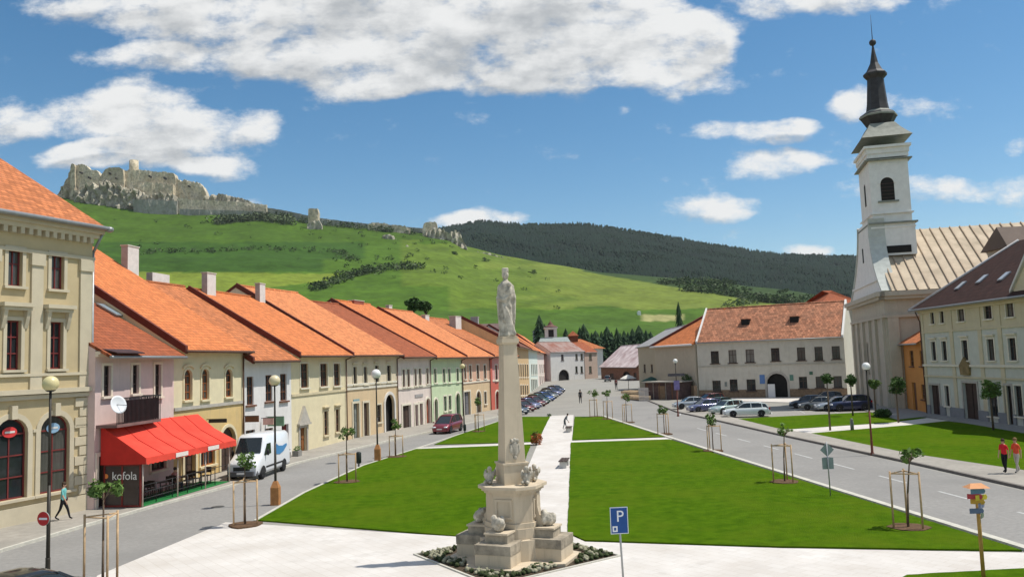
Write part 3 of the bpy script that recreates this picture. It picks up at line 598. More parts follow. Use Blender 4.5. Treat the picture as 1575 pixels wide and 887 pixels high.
# --- large corner building on the left
def big_building():
    B1=BP['h1']; B0=B1+(G(0,815)-B1).normalized()*16; F=Frame(B0,B1); L=F.L; zE=14.0
    root=empty('town_house',F.o,F.rz,'tall cream three-storey corner building with quoins and heavy cornice','building')
    stone=plaster('sandy cream render',(.50,.405,.24),(.36,.31,.23),.3); tr=plaster('light stucco trim',(.54,.475,.345),(.36,.32,.26),.25)
    def ux(px,py): return F.hit(px,py)[0]
    O=[]; top=[]; 
    zt0,zt1=F.hit(87,445)[1],F.hit(87,392)[1]; zm0,zm1=F.hit(85,567)[1],F.hit(85,495)[1]; zg0,zg1=F.hit(90,755)[1],F.hit(90,637)[1]
    xs=[((ux(77,530)+ux(96,530))/2),((ux(8,530)+ux(33,530))/2)]; dx=xs[0]-xs[1]; xs+= [xs[1]-dx,xs[1]-2*dx,xs[1]-3*dx]; xs=[x for x in xs if x>1]
    ww=ux(95,530)-ux(75,530)
    for x in xs:
        O.append((x-ww/2,x+ww/2,zt0,zt1,0,'t')); O.append((x-ww/2,x+ww/2,zm0,zm1,0,'m')); O.append((x-.78,x+.78,zg0,zg1,.72,'g'))
    O=[tuple(round(v,3) if not isinstance(v,str) else v for v in o) for o in O]
    mb=MB(); facade(mb,L,zE,[o[:5] for o in O],[(0,stone)],.25)
    D=13; mb.poly([(L,0,0),(L,D,0),(L,D,zE),(L,0,zE)],stone); mb.poly([(0,0,0),(0,D,0),(0,D,zE),(0,0,zE)],stone); mb.poly([(0,D,0),(L,D,0),(L,D,zE),(0,D,zE)],stone)
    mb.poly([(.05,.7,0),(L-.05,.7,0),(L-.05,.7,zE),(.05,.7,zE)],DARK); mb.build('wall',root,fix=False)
    for o in O:
        k=o[5]
        if k=='t': window(root,o[:5],fr=FDR,trim=tr,mull=(1,1),tw=.17,rev=.25)
        elif k=='m': window(root,o[:5],fr=FDR,trim=tr,hood='bracket',mull=(1,2),tw=.17,rev=.25)
        else:
            w=window(root,o[:5],fr=FDR,trim=tr,mull=(1,2),tw=.24,rev=.25)
            k_=MB(); c=(o[0]+o[1])/2; k_.box(c-.14,c+.14,-.2,0,o[3]-.05,o[3]+.55,tr); k_.build('keystone',w)
    # oval signs in the fanlights of the two visible arched windows
    for x,col,nm in ((xs[1],(.62,.05,.05),'red and white oval sign in the fanlight'),(xs[0],(.25,.40,.55),'pale blue and white oval sign in the fanlight')):
        s=MB(); s.M=Matrix.Translation((x,.12,zg1-.62)); 
        s.add([(.36*math.cos(a*math.pi/8),0,.24*math.sin(a*math.pi/8)) for a in range(16)]+[(.36*math.cos(a*math.pi/8),.02,.24*math.sin(a*math.pi/8)) for a in range(16)],[list(range(16)),list(range(31,15,-1))]+[(a,(a+1)%16,16+(a+1)%16,16+a) for a in range(16)],mat('oval '+nm[:4],col,.5,.05)); 
        s.box(-.24,.24,-.012,-.001,-.04,.05,FWH); s.build('oval_sign',root,label=nm)
    c=MB(); zb=F.hit(100,603)[1]
    for z,h,d in ((zb,.22,.30),(zb-.24,.2,.16),(zm0-.32,.14,.12),(zE-1.62,.16,.12),(zg1-.72,.14,.08)):
        if z==zg1-.72:
            e=[0]+sorted(v for x in xs for v in (x-1.02,x+1.02))+[L]
            for a,b in zip(e[::2],e[1::2]):
                if b>a: c.box(a,b,-d,-.001,z,z+h,tr)
        else: c.box(0,L+d*.6,-d,-.001,z,z+h,tr)
    c.box(0,L+.15,-.30,-.001,zE-.50,zE-.28,tr); c.box(0,L+.3,-.50,-.001,zE-.28,zE-.02,tr)
    n=int(L/.42)
    for i in range(n): c.box(.1+i*.42,.1+i*.42+.2,-.27,-.001,zE-.78,zE-.50,tr)
    c.build('cornice',root)
    p=MB()
    for x in [ (a+b)/2 for a,b in zip(xs,xs[1:])]: p.box(x-.3,x+.3,-.09,-.001,zb+.22,zE-1.62,tr); p.box(x-.36,x+.36,-.16,-.001,zE-1.62-.55,zE-1.62,tr)
    p.box(L-.75,L-.1,-.09,-.001,zb+.22,zE-1.62,tr); p.box(L-.8,L-.05,-.16,-.001,zE-2.2,zE-1.62,tr); p.build('pilaster',root)
    q=MB(); z=.9; i=0
    while z<zb-.5:
        w=.95 if i%2 else .7; q.box(L-w,L+.06,-.08,-.001,z,z+.42,tr); z+=.47; i+=1
    q.box(0,L+.05,-.1,-.001,0.02,.85,tr); q.build('quoin',root)
    t,z=F.side(0,243,L); sl=max(.5,(z-zE)/max(t,1)); ty=D/2
    r=MB(); ov=.7; e=zE-.0
    # hipped roof: eaves rectangle to a short ridge
    sl=.62; zr=e+sl*(ty+ov); ox=.30; A=[(-ov,-ov,e),(L+ox,-ov,e),(L+ox,D+ov,e),(-ov,D+ov,e)]; R1=(L-.3,ty,zr+ .0); R0=(-ov,ty,zr)
    r.add(A+[R1,R0],[(0,1,4,5),(1,2,4),(2,3,5,4),(3,0,5),(0,3,2,1)],TO3); ro=r.build('roof',root)
    g=MB(); g.tube((-ov,-ov-.06,e-.02),(L+ox,-ov-.06,e-.02),.11,.11,GUT,8); g.tube((L+ox+.06,-ov,e-.02),(L+ox+.06,D,e-.02),.11,.11,GUT,8); g.ball((L+ox+.05,-ov-.05,e-.05),(.2,.2,.16),GUT,8,6); g.build('gutter',root)
    g=MB(); g.tube((L+.3,-.35,zE-.2),(L+.12,.1,zE-1.2),.07,.07,GUT,8); g.tube((L+.12,.1,zE-1.2),(L+.12,.1,.1),.07,.07,GUT,8); g.build('downpipe',root)
big_building()
# --- row
W_='w'
h1,F1=house('terraced_house','low pink house with dark red roof, balcony and roof windows beside the tall building',BP['h1']+Vector((.35,-.3,0)),BP['h2'],8.05,9,13.3,PINK,
  [(W_,158.5,170,562,609),(W_,203,213,561,605),(W_,237.6,247,560,609),('d',150,170,700,780,{'m':FDK}),('w',190,215,690,735,{'mull':(2,0)}),('w',232,255,680,722,{'mull':(2,0)})],TR,fr=FDK,trim=mat('pale trim',(.72,.62,.50),.85,.08),group=ROW,skyl=[(168,479,.75,1.5),(192,479,.75,1.5)],verge=False,string=None)
h2,F2=house('terraced_house','pale yellow house with arched upstairs windows behind the red awning',BP['h2'],BP['h3'],8.45,12,16.2,YEL,
  [('a',283,295,568,615),('a',310,321,567,614),('a',346.5,357,567,610),('D',339,362,656,745,{'m':FDK}),('d',283,300,690,745,{'m':FDK}),('w',308,330,680,715,{'mull':(2,0)})],TO,bands=[(0,OCH),(4.45,YEL)],fr=mat('orange brown frame',(.30,.10,.03),.5,.2),trim=YEL,hood='brow',group=ROW,string=4.45,stringm=TRG,pipe='r',gut=GUTB,
  chim=[(200,380,9.0,1.3,.5,CHG,CHW),(243,421,9.9,2.3,.5,CHG,CHW)])
h3,F3=house('terraced_house','narrow white house with brown windows behind the delivery van',BP['h3'],BP['h4'],7.75,9.4,13.5,WHT,
  [(W_,379.6,390,579,622.6),(W_,408.5,419,576.5,617),(W_,431,441,574.7,616),('w',377,392,661,690,{'mull':(1,0)}),('d',433.5,444,652,706,{'m':FDR}),('w',408,420,658,676,{'mull':(1,0)})],TO3,fr=FBR,group=ROW,pipe=None,gut=GUTB,chim=[(321,421,8.4,1.2,.5,CHG,CHW)])
h4,F4=house('terraced_house','cream yellow house with a pointed gable over its brown door',BP['h4'],BP['h5'],8.1,8.8,13.3,YEL,
  [(W_,462,474,559,596),(W_,492,503.5,559,594),(W_,513,522.7,559,593),('d',461,471.5,657,698,{'m':mat('chestnut door',(.22,.09,.03),.6,.2),'trim':TRG,'hood':'ped'}),(W_,498,504.5,632,669,{'hood':'flat','trim':TRY}),(W_,516,522,629,664,{'hood':'flat','trim':TRY})],TO,fr=FBR,trim=mat('light trim',(.68,.63,.50),.85,.08),group=ROW,string=4.55,stringm=TRY,pipe='r',gut=GUTB,chim=[(400,437,8.2,1.0,.45,CHG,CHW)])
h5,F5=house('terraced_house','beige house with two tall shop doors and a dark arched gateway',BP['h5'],BP['h6'],8.1,11.6,14.7,BEI,
  [(W_,543,548.5,564,591),(W_,559,564.5,564,591),(W_,576.5,582.5,562,588),(W_,595,601,562,587),('d',543,552,620,672,{'m':mat('dull green shopfront',(.20,.22,.20),.5,.2)}),('d',559,567,619,669,{'m':FDK}),('w',580,586,622,649),('g',592,606,606,658,{'trim':mat('pale gateway trim',(.66,.63,.58),.9,.08)})],TO2,bands=[(0,BEI2),(4.6,BEI)],fr=FDK,trim=mat('stucco trim',(.62,.56,.42),.9,.1),hood='flat',group=ROW,string=[4.6,4.95],stringm=mat('pale string course',(.66,.62,.52),.9,.1),pipe='r',gut=GUTB)
h6,F6=house('terraced_house','pinkish white house under a dark red roof with paired windows',BP['h6'],BP['h7'],7.85,11.3,13.9,PW,
  [(W_,619,622.8,568,595),(W_,626,630,567.5,594.5),(W_,637,640.6,567,593),(W_,644,647.8,566.5,592),(W_,655.5,659,566,590),('d',619,631.5,623,662,{'m':FDK}),('d',638,642.6,622,654,{'m':FDR}),('d',645.2,649.8,620,652,{'m':FDR}),('D',655,661.5,612,649,{'m':mat('reddish brown gate',(.30,.09,.05),.6,.2)})],TR,fr=FBR,trim=TRW,group=ROW,string=4.2,stringm=TRW,pipe='r',gut=GUTB)
h7,F7=house('terraced_house','pale green house with arched ground floor doorways behind the red car',BP['h7'],BP['h8'],7.75,12.3,14.5,GRN,
  [(W_,667.4,671,567,588.5),(W_,681,684.6,567,588),(W_,689,692.6,567,588),(W_,702,705.4,566.5,587),('D',668,673,613,646,{'m':FDK}),(W_,682.6,686.6,609,632),(W_,690,693.8,608,630),('D',701,707.5,604,640,{'m':mat('dark green gate',(.03,.06,.03),.6,.2)})],TO,fr=mat('green window frame',(.05,.09,.06),.5,.2),trim=TRW,group=ROW,string=4.3,stringm=mat('light green trim',(.55,.66,.46),.9,.08),pipe='r',gut=GUTB,chim=[(548,463,12.3,2.6,.8,mat('brick chimney',(.30,.09,.06),.9,.25,6)),(598,470,12.6,1.0,.5,CHG,CHW)])
h8,F8=house('terraced_house','salmon house with a grey double door and small arched entrance',BP['h8'],BP['h9'],7.75,11.2,14.0,SAL,
  [(W_,713.5,716.8,562,583),(W_,721.5,725,561.5,583),(W_,733,736.6,561,582.5),(W_,744,747.5,561,582),('d',713.5,723,602,632,{'m':mat('grey double door',(.16,.16,.17),.5,.15)}),('D',732.5,739.5,601,628,{'m':FDK}),(W_,744.5,748,602,621)],TO2,bands=[(0,BEI2),(3.9,SAL)],fr=FDK,trim=TRW,group=ROW,string=4.1,stringm=TRW,pipe='r',gut=GUTB,chim=[(654,485,9.5,1.4,.6,CHG,CHW)])
h9,F9=house('terraced_house','rose pink house with a dark red corner strip left of the stone column',BP['h9'],BP['h10'],7.75,10.8,13.4,ROS,
  [(W_,761.5,765,561,585),(W_,772,775,561,584),(W_,783,786,561,583),('D',762,767.5,601,628,{'m':FDR}),(W_,774,777,600,617),('D',783,788,600,622,{'m':FDK})],TO3,bands=[(0,RED),(3.7,ROS)],fr=FDR,trim=TRW,group=ROW,string=4.0,stringm=TRW,gut=GUTB,chim=[(700,487,8.0,2.4,1.0,CHG,CHW)])
q=MB(); q.box(0.02,.85,-.12,-.002,.02,7.2,RED); q.build('pilaster',h9)
h10,F10=house('terraced_house','ochre and cream house right behind the stone column',BP['h10'],BP['h11'],9.3,8,13.6,OCW,
  [(W_,797+3.4*i,798.6+3.4*i,560,580) for i in range(5)]+[(W_,797+3.4*i,798.8+3.4*i,592,608) for i in range(5)],TD,fr=FDK,trim=TRW,group=ROW,gut=GUTB,ov=.8,chim=[(730,488,7,1.6,1.2,CHG)])
h11,F11=house('terraced_house','pale greenish white tall house beside the row of parked cars',BP['h11'],BP['h12'],9.3,8,14.2,mat('pale mint',(.60,.66,.60),.9,.1,1),
  [(W_,817+2.6*i,818.2+2.6*i,560,576) for i in range(4)]+[('d',817+2.6*i,818.4+2.6*i,583,600,{'m':FDK}) for i in range(4)],TO3,fr=FDK,trim=TRW,group=ROW,gut=GUTB,ov=.8)
h12,F12=house('terraced_house','small pinkish house beyond the parked cars with dark doorway',BP['h12'],BP['h13'],9.1,8,14.2,PW,
  [(W_,830+3*i,831+3*i,560,574) for i in range(3)]+[('d',830+3*i,831.2+3*i,578,592,{'m':FDR}) for i in range(3)],TO,fr=FDK,trim=TRW,group=ROW,gut=GUTB,ov=.8)
h13,F13=house('terraced_house','last house of the row under an orange roof at the street bend',BP['h13'],BP['h14'],8.8,9,15.5,RED,
  [(W_,840+2.4*i,840.8+2.4*i,560,572) for i in range(2)],TO2,fr=FDK,group=ROW,gut=GUTB,ov=.8,chim=[(822,508,7,1.5,1.5,CHG)])
# --- arcade building (town hall)
T0=G(1076,612.5); T1=G(1304,610.5)
OLDW=plaster('old whitewashed wall',(.56,.53,.45),(.30,.26,.16),.55); SFR=mat('old brown stone plinth',(.24,.17,.11),.95,.3,3,.03)
tu=[(1093.4,1105.7,539.7,558.8),(1120.7,1132.7,538,558),(1147,1160,537,557),(1186,1199,535,555),(1226,1238.6,534,554),(1253,1265.5,533,554),(1279.6,1292,532,552)]
tl=[(1096,1108.7,585,602),(1122.5,1134.5,583,601),(1148.5,1162.3,583,601),(1229,1241.5,579,597),(1254.7,1268,578.7,596),(1282,1295,578,596)]
th,FT=house('town_hall','long whitewashed building with old mottled tile roof and dark central archway',T0,T1,8.75,6.3,13.7,OLDW,[('w',*o) for o in tu]+[('w',*o) for o in tl]+[('g',1180,1211.3,574,611.5,{'trim':TRG})],TOLD,fr=FDK,cornice=TRW,string=4.75,stringm=mat('weathered string',(.45,.42,.34),.9,.15),plinth=(1.25,SFR),mull=(1,1),vside=(1,-1),vm=mat('white verge wall',(.74,.72,.68),.9,.06,2),gut=GUT,ov=.4,D=12.6)
th['category']='building'
s=MB()
for (a,b,c,d,m_) in ((1169,1176,576,590,mat('blue board',(.10,.20,.42),.5,.1)),(1202+13,1220,576,585,mat('green board',(.10,.22,.17),.5,.1)),(1245,1250,571,576,mat('dark green plaque',(.06,.14,.09),.5,.1)),(1115,1118,587,594,mat('grey board',(.2,.22,.2),.5,.1))):
    p0=FT.hit(a,d); p1=FT.hit(b,c); s=MB(); s.box(p0[0],p1[0],-.07,-.002,p0[1],p1[1],m_); s.build('notice_board',th)

s=MB(); u=FT.hit(1188,605)[0]; s.box(u-.5,u+.5,-.5,-.42,.1,2.0,mat('white board',(.7,.7,.68),.6,.05)); 
for x in (u-.45,u+.41): s.box(x,x+.04,-.48,-.44,.0,.1,IRON)
so_=s.build('notice_board',None); so_.location=FT.o; so_.rotation_euler=(0,0,FT.rz); tag(so_,'white standing board in front of the dark archway','notice board')
for px,py in ((1145,493),(1222,489)):
    pass
# roof vents on the arcade roof
for px,py in ((1147,494),(1222,489)):
    v=MB(); u=FT.hit(px,py,3)[0]; z=8.75+.786*3.1; v.prism([(u-.6,2.6),(u+.6,2.6),(u+.6,3.8),(u-.6,3.8)],z-.4,z+.45,DARK); v.prism([(u-.7,2.5),(u+.7,2.5),(u+.7,3.9),(u-.7,3.9)],z+.45,z+.55,TOLD); v.build('roof_vent',[c for c in kids(th) if c.name.startswith('roof')][0])
# --- plain beige building left of it
L0=G(1009,603); L1=G(1075,612.3)
def corner_house():
    P0=T0-(T1-T0).normalized()*.3; 
    far=G(1010,607); F=Frame(far,P0); L=F.L; root=empty('corner_house',F.o,F.rz,'blank beige rendered building with orange hipped roof, left of the arcade building','building')
    wl=plaster('drab beige render',(.47,.42,.32),(.28,.24,.18),.35); zE=F.hit(1040,531)[1]; mb=MB(); D=13
    mb.prism([(0,0),(L-.02,0),(L-D*.36,D),(0,D)],0,zE,wl); mb.build('wall',root)
    b=MB(); b.box(L*.45,L+.02,-.5,-.01,0,F.hit(1060,592)[1],plaster('rough brown rubble wall',(.36,.25,.16),(.2,.13,.08),.6)); b.build('rubble_wall',root)
    r=MB(); ov=.5; ty=D/2; zr=F.hit(1075,482,ty)[1]
    kx=.36; A=[(-ov,-ov,zE),(L-.05,-ov,zE),(L-(D+ov)*kx,D+ov,zE),(-ov,D+ov,zE),(L*.62,ty,zr),(L-ty*kx-.1,ty,zr)]
    r.add(A,[(0,1,5,4),(2,3,4,5),(3,0,4),(1,2,5),(0,3,2,1)],TO); ro=r.build('roof',root)
    h=MB(); h.tube((-ov,-ov,zE+.05),(L*.62,ty,zr+.05),.28,.28,VERGE,6); h.tube((L*.62,ty,zr),(L-ty*kx,ty,zr),.2,.2,TO,6); h.build('hip_cap',ro)
    g=MB(); g.tube((-ov,-ov-.1,zE-.05),(L,-ov-.1,zE-.05),.16,.16,mat('white gutter',(.7,.68,.65),.6,.05),8); g.build('gutter',root)
corner_house()
def gabled_block(name,label,P0,P1,zE,zR,D,wallm,roofm,ops=(),cat='house',th=.2,ov=.4,group=None,vm=None,verge=False,chim=(),fr=None,mull=(1,1),ty=None):
    ty=ty or D/2
    return house(name,label,P0,P1,zE,ty,zR,wallm,list(ops),roofm,fr=fr or FDK,ov=ov,D=D,verge=verge,vm=vm,group=group,chim=chim,mull=mull)
g,_=gabled_block('side_house','narrow beige house with grey roof wedged left of the blank building',G(984,597),G(1011,604),8.8,12.0,12,plaster('dull cream render',(.42,.37,.27),(.28,.24,.18),.3),mat('grey sheet roof',(.32,.31,.30),.7,.15,1),[('w',990,993,560,572),('w',1001,1004,560,572)])
# --- end of the street
g,_=gabled_block('end_house','white two-storey house closing the street with an arched entrance',G(848,586),G(900,582.5),9.2,12.2,10,plaster('dirty white render',(.56,.55,.52),(.3,.3,.28),.4),mat('rusty red sheet roof',(.36,.12,.07),.8,.4,.4,col2=(.24,.19,.17)),
   [('w',863,867,545,554),('w',885,888.5,544,553),('w',893,896.5,543.5,553),('g',859,875,568,584),('w',885,888.5,563,573),('w',893,896.5,563,573)])
g,_=gabled_block('end_house','narrow brownish house at the street end right of the white one',G(900.5,582.5),G(920,581),8.9,12,10,plaster('worn brick and render',(.40,.30,.24),(.5,.48,.42),.5),TR,[('w',906,910,544,553),('w',906,910,563,573)])
g,_=gabled_block('barn','low brown building with pale pink and white metal roof at the street end',G(925,582),G(983,585),4.4,10.2,14,mat('brown boarded wall',(.22,.11,.07),.9,.3,1.5),mat('pink metal roof',(.55,.37,.34),.6,.25,.35,col2=(.66,.58,.55)),[('d',938,944,574,586,{'m':FDK}),('g',958,970,571,586),('d',975,979,573,586,{'m':FDK})],ov=.8)
tw=MB(); tb=Z(857,520,300.); 
def chapel():
    o=empty('chapel',Vector((Z(849,560,305).x,305,0)),0,'small white domed church tower and red roof behind the street end','church'); w=mat('chapel white',(.58,.58,.56),.9,.1,1)
    z=lambda py:Z(849,py,305).z
    b=MB(); b.box(-2.2,2.2,-2.2,2.2,0,z(505),w); b.box(-2.6,2.6,-2.6,2.6,z(505),z(503.5),w); t=b.build('tower',o)
    c=MB(); c.box(-1.0,1.0,-2.26,-2.2,z(518),z(507),DARK); c.build('belfry_opening',t)
    r=MB(); r.lathe([(2.7,z(503.5)),(2.5,z(502)),(1.5,z(500.5)),(.9,z(499)),(.9,z(497.5)),(.3,z(495)),(.06,z(492))],mat('dark red dome',(.14,.06,.045),.7,.2),10); r.build('dome',t)
    n=MB(); n.box(-5,7,-6,-2.3,0,z(531),w); n.build('wall',o)
    r2=MB(); r2.add([(-5.5,-6.5,z(531)),(7.5,-6.5,z(531)),(7.5,-2.3,z(531)),(-5.5,-2.3,z(531)),(-4,-2.4,z(519)),(6,-2.4,z(519))],[(0,1,5,4),(1,2,5),(3,0,4),(2,3,4,5),(0,3,2,1)],mat('grey green roof',(.30,.34,.32),.8,.2)); r2.build('roof',o)
    o2=empty('villa',Vector((Z(889,560,320).x,320,0)),0,'small white villa with red pyramid roof behind the street end','house'); z=lambda py:Z(889,py,320).z
    b=MB(); b.box(-8.5,9.5,-4,8,0,z(535),w); b.build('wall',o2)
    r=MB(); r.add([(-9.5,-5,z(537)),(10.5,-5,z(537)),(10.5,9,z(537)),(-9.5,9,z(537)),(-1,2,z(521)),(1.5,2,z(521))],[(0,1,5,4),(1,2,5),(2,3,4,5),(3,0,4),(0,3,2,1)],TO3); rr=r.build('roof',o2)
    c=MB(); c.box(-3.2,0.4,0,3,z(528),z(516),TR); c.add([(-3.6,-.4,z(516)),(.8,-.4,z(516)),(.8,3.4,z(516)),(-3.6,3.4,z(516)),(-1.4,1.5,z(508))],[(0,1,4),(1,2,4),(2,3,4),(3,0,4),(0,3,2,1)],TR); c.build('dormer',rr)
chapel()
# --- church
def church():
    K=G(1372,628); ang=R(-14); u=Vector((math.cos(ang),math.sin(ang),0)); F=Frame(K,K+u*34); root=empty('church',F.o,F.rz,'white baroque church with slender dark spire and seamed tan roof','church')
    zE=F.hit(1374,447.5)[1]; wst=F.side(1309,457,0)[0]; Wd=max(15,min(wst,24))
    ST=plaster('grimy church stone',(.50,.455,.36),(.30,.26,.19),.5); WH=plaster('white church render',(.80,.78,.74),(.55,.55,.53),.35); CU=mat('dark copper',(.045,.042,.045),.6,.3,2,.02); CG=mat('patinated sheet',(.24,.25,.215),.7,.2,1.5,.01)
    mb=MB(); mb.box(0,34,0,Wd,0,zE,ST); mb.build('wall',root)
    # nave roof with standing seams
    RM=mat('tan sheet roof',(.47,.38,.265),.75,.16,.5,.006,col2=(.54,.44,.32)); zR=F.hit(1480,348,Wd/2)[1]; ty=Wd/2
    r=MB(); r.extr([(.8,-.6,zE),(.8,ty,zR),(.8,Wd+.6,zE)],(34,0,0),RM); ro=r.build('roof',root)
    sm=MB(); n=Vector((0,-(zR-zE),ty+.6)).normalized()
    sd=mat('roof seam',(.40,.31,.225),.8,.15)
    for i in range(30):
        x=1.2+i*1.1; sm.extr([(x,-.6,zE),(x,ty,zR),(x,ty+n.y*.16,zR+n.z*.16),(x,-.6+n.y*.16,zE+n.z*.16)],(.10,0,0),sd)
    sm.build('seam',ro)
    g=MB(); g.box(-.5,34,-.85,-.002,zE-.55,zE-.05,ST); g.box(-.7,34,-.6,-.003,zE-.9,zE-.55,ST); g.box(-.85,-.002,-.85,Wd+.8,zE-.55,zE-.05,ST); g.box(-.6,-.003,-.6,Wd+.6,zE-.9,zE-.55,ST)
    g.box(-.35,34,-.35,-.004,zE-2.9,zE-2.6,ST); g.box(-.35,-.004,-.3,Wd,zE-2.9,zE-2.6,ST); g.build('cornice',root)
    for v in (0.3,Wd*.22,Wd*.40,Wd*.60,Wd*.78,Wd-1.2): p=MB(); p.box(-.3,-.002,v,v+.9,0,zE-2.9,ST); p.build('pilaster',root)
    for x in (.2,5.6,11,17): p=MB(); p.box(x,x+1.1,-.3,-.002,0,zE-2.9,ST); p.build('pilaster',root)
    for k in (1325,1336.5,1350):
        t=F.side(k,550,0)[0]; w=MB(); w.box(-.06,-.005,t-.35,t+.35,F.side(k,575,0)[1],F.side(k,528,0)[1],DARK); ww=w.build('window',root); e=MB(); e.box(-.12,-.005,t-.5,t-.352,F.side(k,576,0)[1],F.side(k,526,0)[1],ST); e.box(-.12,-.005,t+.352,t+.5,F.side(k,576,0)[1],F.side(k,526,0)[1],ST); e.build('surround',ww)
    # west gable with concave sides
    tl,zl=F.side(1320,350,0); tr,zr_=F.side(1337,350,0); c=(tl+tr)/2; hw=(tl-tr)/2; zt=(zl+zr_)/2+.3; n_=12
    def prof(s): return hw+ (Wd/2-hw-.2)*((1-s)**2.1)
    zb=zE-.05; gm=MB(); Lf=[(0,c+prof(i/n_)*1,zb+(zt-zb)*i/n_) for i in range(n_+1)]; Rt=[(0,c-prof(i/n_),zb+(zt-zb)*i/n_) for i in range(n_+1)]
    cx=Wd/2; 
    Lf=[(0,cx*(1-i/n_)+c*i/n_+prof(i/n_),p[2]) for i,p in enumerate(Lf)]; Rt=[(0,cx*(1-i/n_)+c*i/n_-prof(i/n_),p[2]) for i,p in enumerate(Rt)]
    for i in range(n_):
        gm.extr([Rt[i],Lf[i],Lf[i+1],Rt[i+1]],(1.5,0,0),WH)
    ga=gm.build('west_gable',root)
    cm=MB()
    for i in range(n_):
        for S,q in ((Rt,-1),(Lf,1)):
            a,b=S[i],S[i+1]; cm.extr([(-.15,a[1],a[2]+.001),(-.15,b[1],b[2]+.001),(-.15,b[1]+q*.22,b[2]+.16),(-.15,a[1]+q*.22,a[2]+.16)],(1.8,0,0),mat('gable coping',(.50,.52,.48),.9,.12))
    cm.box(-.2,1.6,Rt[2][1]-.1,Lf[2][1]+.1,Rt[2][2]-.0,Rt[2][2]+.22,WH); cm.build('coping',ga)
    w=MB(); t=F.side(1328,400,0)[0]; w.box(-.03,-.004,t-.35,t+.35,F.side(1328,405,0)[1],F.side(1328,382,0)[1],DARK); w.build('window',ga)
    # tower
    x0=.25; x1=F.hit(1409,362,tr)[0]; y0=tr; y1=tl; tw=MB(); z1=F.hit(1365,331,tr)[1]; z2=F.hit(1365,243,tr)[1]; z0=F.hit(1365,377,tr)[1]
    TX0=x0; TX1=x1; cxx=(TX0+TX1)/2; w2=(TX1-TX0)/2; i_=.22
    cyy=(y0+y1)/2; h2=max((y1-y0)/2,w2*.8)
    cyy=y0+h2
    tw.box(TX0,TX1,y0,y0+2*h2,z0-1.2,z1-1.0,WH); tw.box(TX0+i_,TX1-i_,y0+i_,y0+2*h2-i_,z1-1.0,z2,WH)
    t_=tw.build('tower',root)
    cn=MB()
    def ring(z,h,e,m): cn.box(cxx-w2-e,cxx+w2+e,cyy-h2-e,cyy+h2+e,z,z+h,m)
    ring(z1-1.0-.5,.18,.08,WH); ring(z1-1.0,.18,.30,CG); ring(z1+.2,.14,.0,WH); ring(z2-.2,.14,.22,CG); ring(z2+.15,.5,-.1,WH)
    z3=F.hit(1365,222,tr)[1]; ring(z2+.65,z3-z2-.9,.0,WH); ring(z3-.35,.30,.22,WH); cn.build('cornice',t_)
    # louvre slot under tower
    lo=MB(); lo.box(TX0+1.4,TX1-.6,y0-.06,y0-.005,z0-.95,z0-.1,DARK); lo.build('louvre',t_)
    # side opening
    lo=MB(); uo=F.hit(1340,365,tr)[0]; 
    # belfry windows
    for face in (0,1):
        wn=MB()
        if face==0:
            u0,zz0=F.hit(1356,309,tr+i_); u1,zz1=F.hit(1374,272,tr+i_); ap=arcpts(u0,u1,zz1,(u1-u0)/2); wn.extr([(u0,y0+i_-.03,zz0)]+[(a,y0+i_-.03,b) for a,b in ap]+[(u1,y0+i_-.03,zz0)],(0,.025,0),DARK)
            o_=arcpts(u0-.25,u1+.25,zz1+.25,(u1-u0)/2+.25,10); i2=arcpts(u0,u1,zz1,(u1-u0)/2,10)
            for q in range(10): wn.extr([(o_[q][0],y0+i_-.1,o_[q][1]),(o_[q+1][0],y0+i_-.1,o_[q+1][1]),(i2[q+1][0],y0+i_-.1,i2[q+1][1]),(i2[q][0],y0+i_-.1,i2[q][1])],(0,.097,0),WH)
            wn.box(u0-.4,u1+.4,y0+i_-.2,y0+i_-.002,zz0-.2,zz0-.01,CG)
            for k in range(5): z=zz0+.3+k*.42; wn.box(u0+.03,u1-.03,y0+i_-.05,y0+i_-.031,z,z+.06,FDK)
        else:
            t0=cyy-.4; wn.extr([(TX0+i_-.03,t0,zz0),(TX0+i_-.03,t0+.8,zz0),(TX0+i_-.03,t0+.8,zz1-.3),(TX0+i_-.03,t0+.4,zz1),(TX0+i_-.03,t0,zz1-.3)],(.025,0,0),DARK)
        wn.build('belfry_window',t_)
    # spire: square skirt then octagonal stages
    zs=lambda py:F.hit(1350,py,cyy)[1]
    e=.42; sk=MB(); a=w2+e; b=h2+e; za,zb_,zc=zs(222),zs(211),zs(196)
    lv=[(a,b,za),(a*.84,b*.84,za+(zc-za)*.28),(a*.66,b*.66,za+(zc-za)*.62),(a*.50,b*.50,zc)]
    vs=[];
    for (p,q,z) in lv: vs+=[(cxx-p,cyy-q,z),(cxx+p,cyy-q,z),(cxx+p,cyy+q,z),(cxx-p,cyy+q,z)]
    fs=[(0,3,2,1),(12,13,14,15)]+[(4*j+i,4*j+(i+1)%4,4*j+4+(i+1)%4,4*j+4+i) for j in range(3) for i in range(4)]
    sk.add(vs,fs,CG); s_=sk.build('spire',t_)
    pxm=lambda w:w/FPX*100
    st=MB(); st.lathe([(pxm(17),zs(197)),(pxm(25),zs(184)),(pxm(27),zs(180)),(pxm(26),zs(177)),(pxm(17),zs(172)),(pxm(15),zs(160)),(pxm(12.5),zs(130)),(pxm(12),zs(122)),(pxm(17),zs(117)),(pxm(17.5),zs(114)),(pxm(12),zs(109)),(pxm(6),zs(97)),(pxm(3.2),zs(82)),(pxm(1.2),zs(70))],CU,8,(cxx,cyy,0),smooth=False)
    st.ball((cxx,cyy,zs(65)),pxm(5.2),CU,12,8); st.tube((cxx,cyy,zs(61)),(cxx,cyy,zs(22)),.05,.015,CU,6); st.build('lantern',s_)
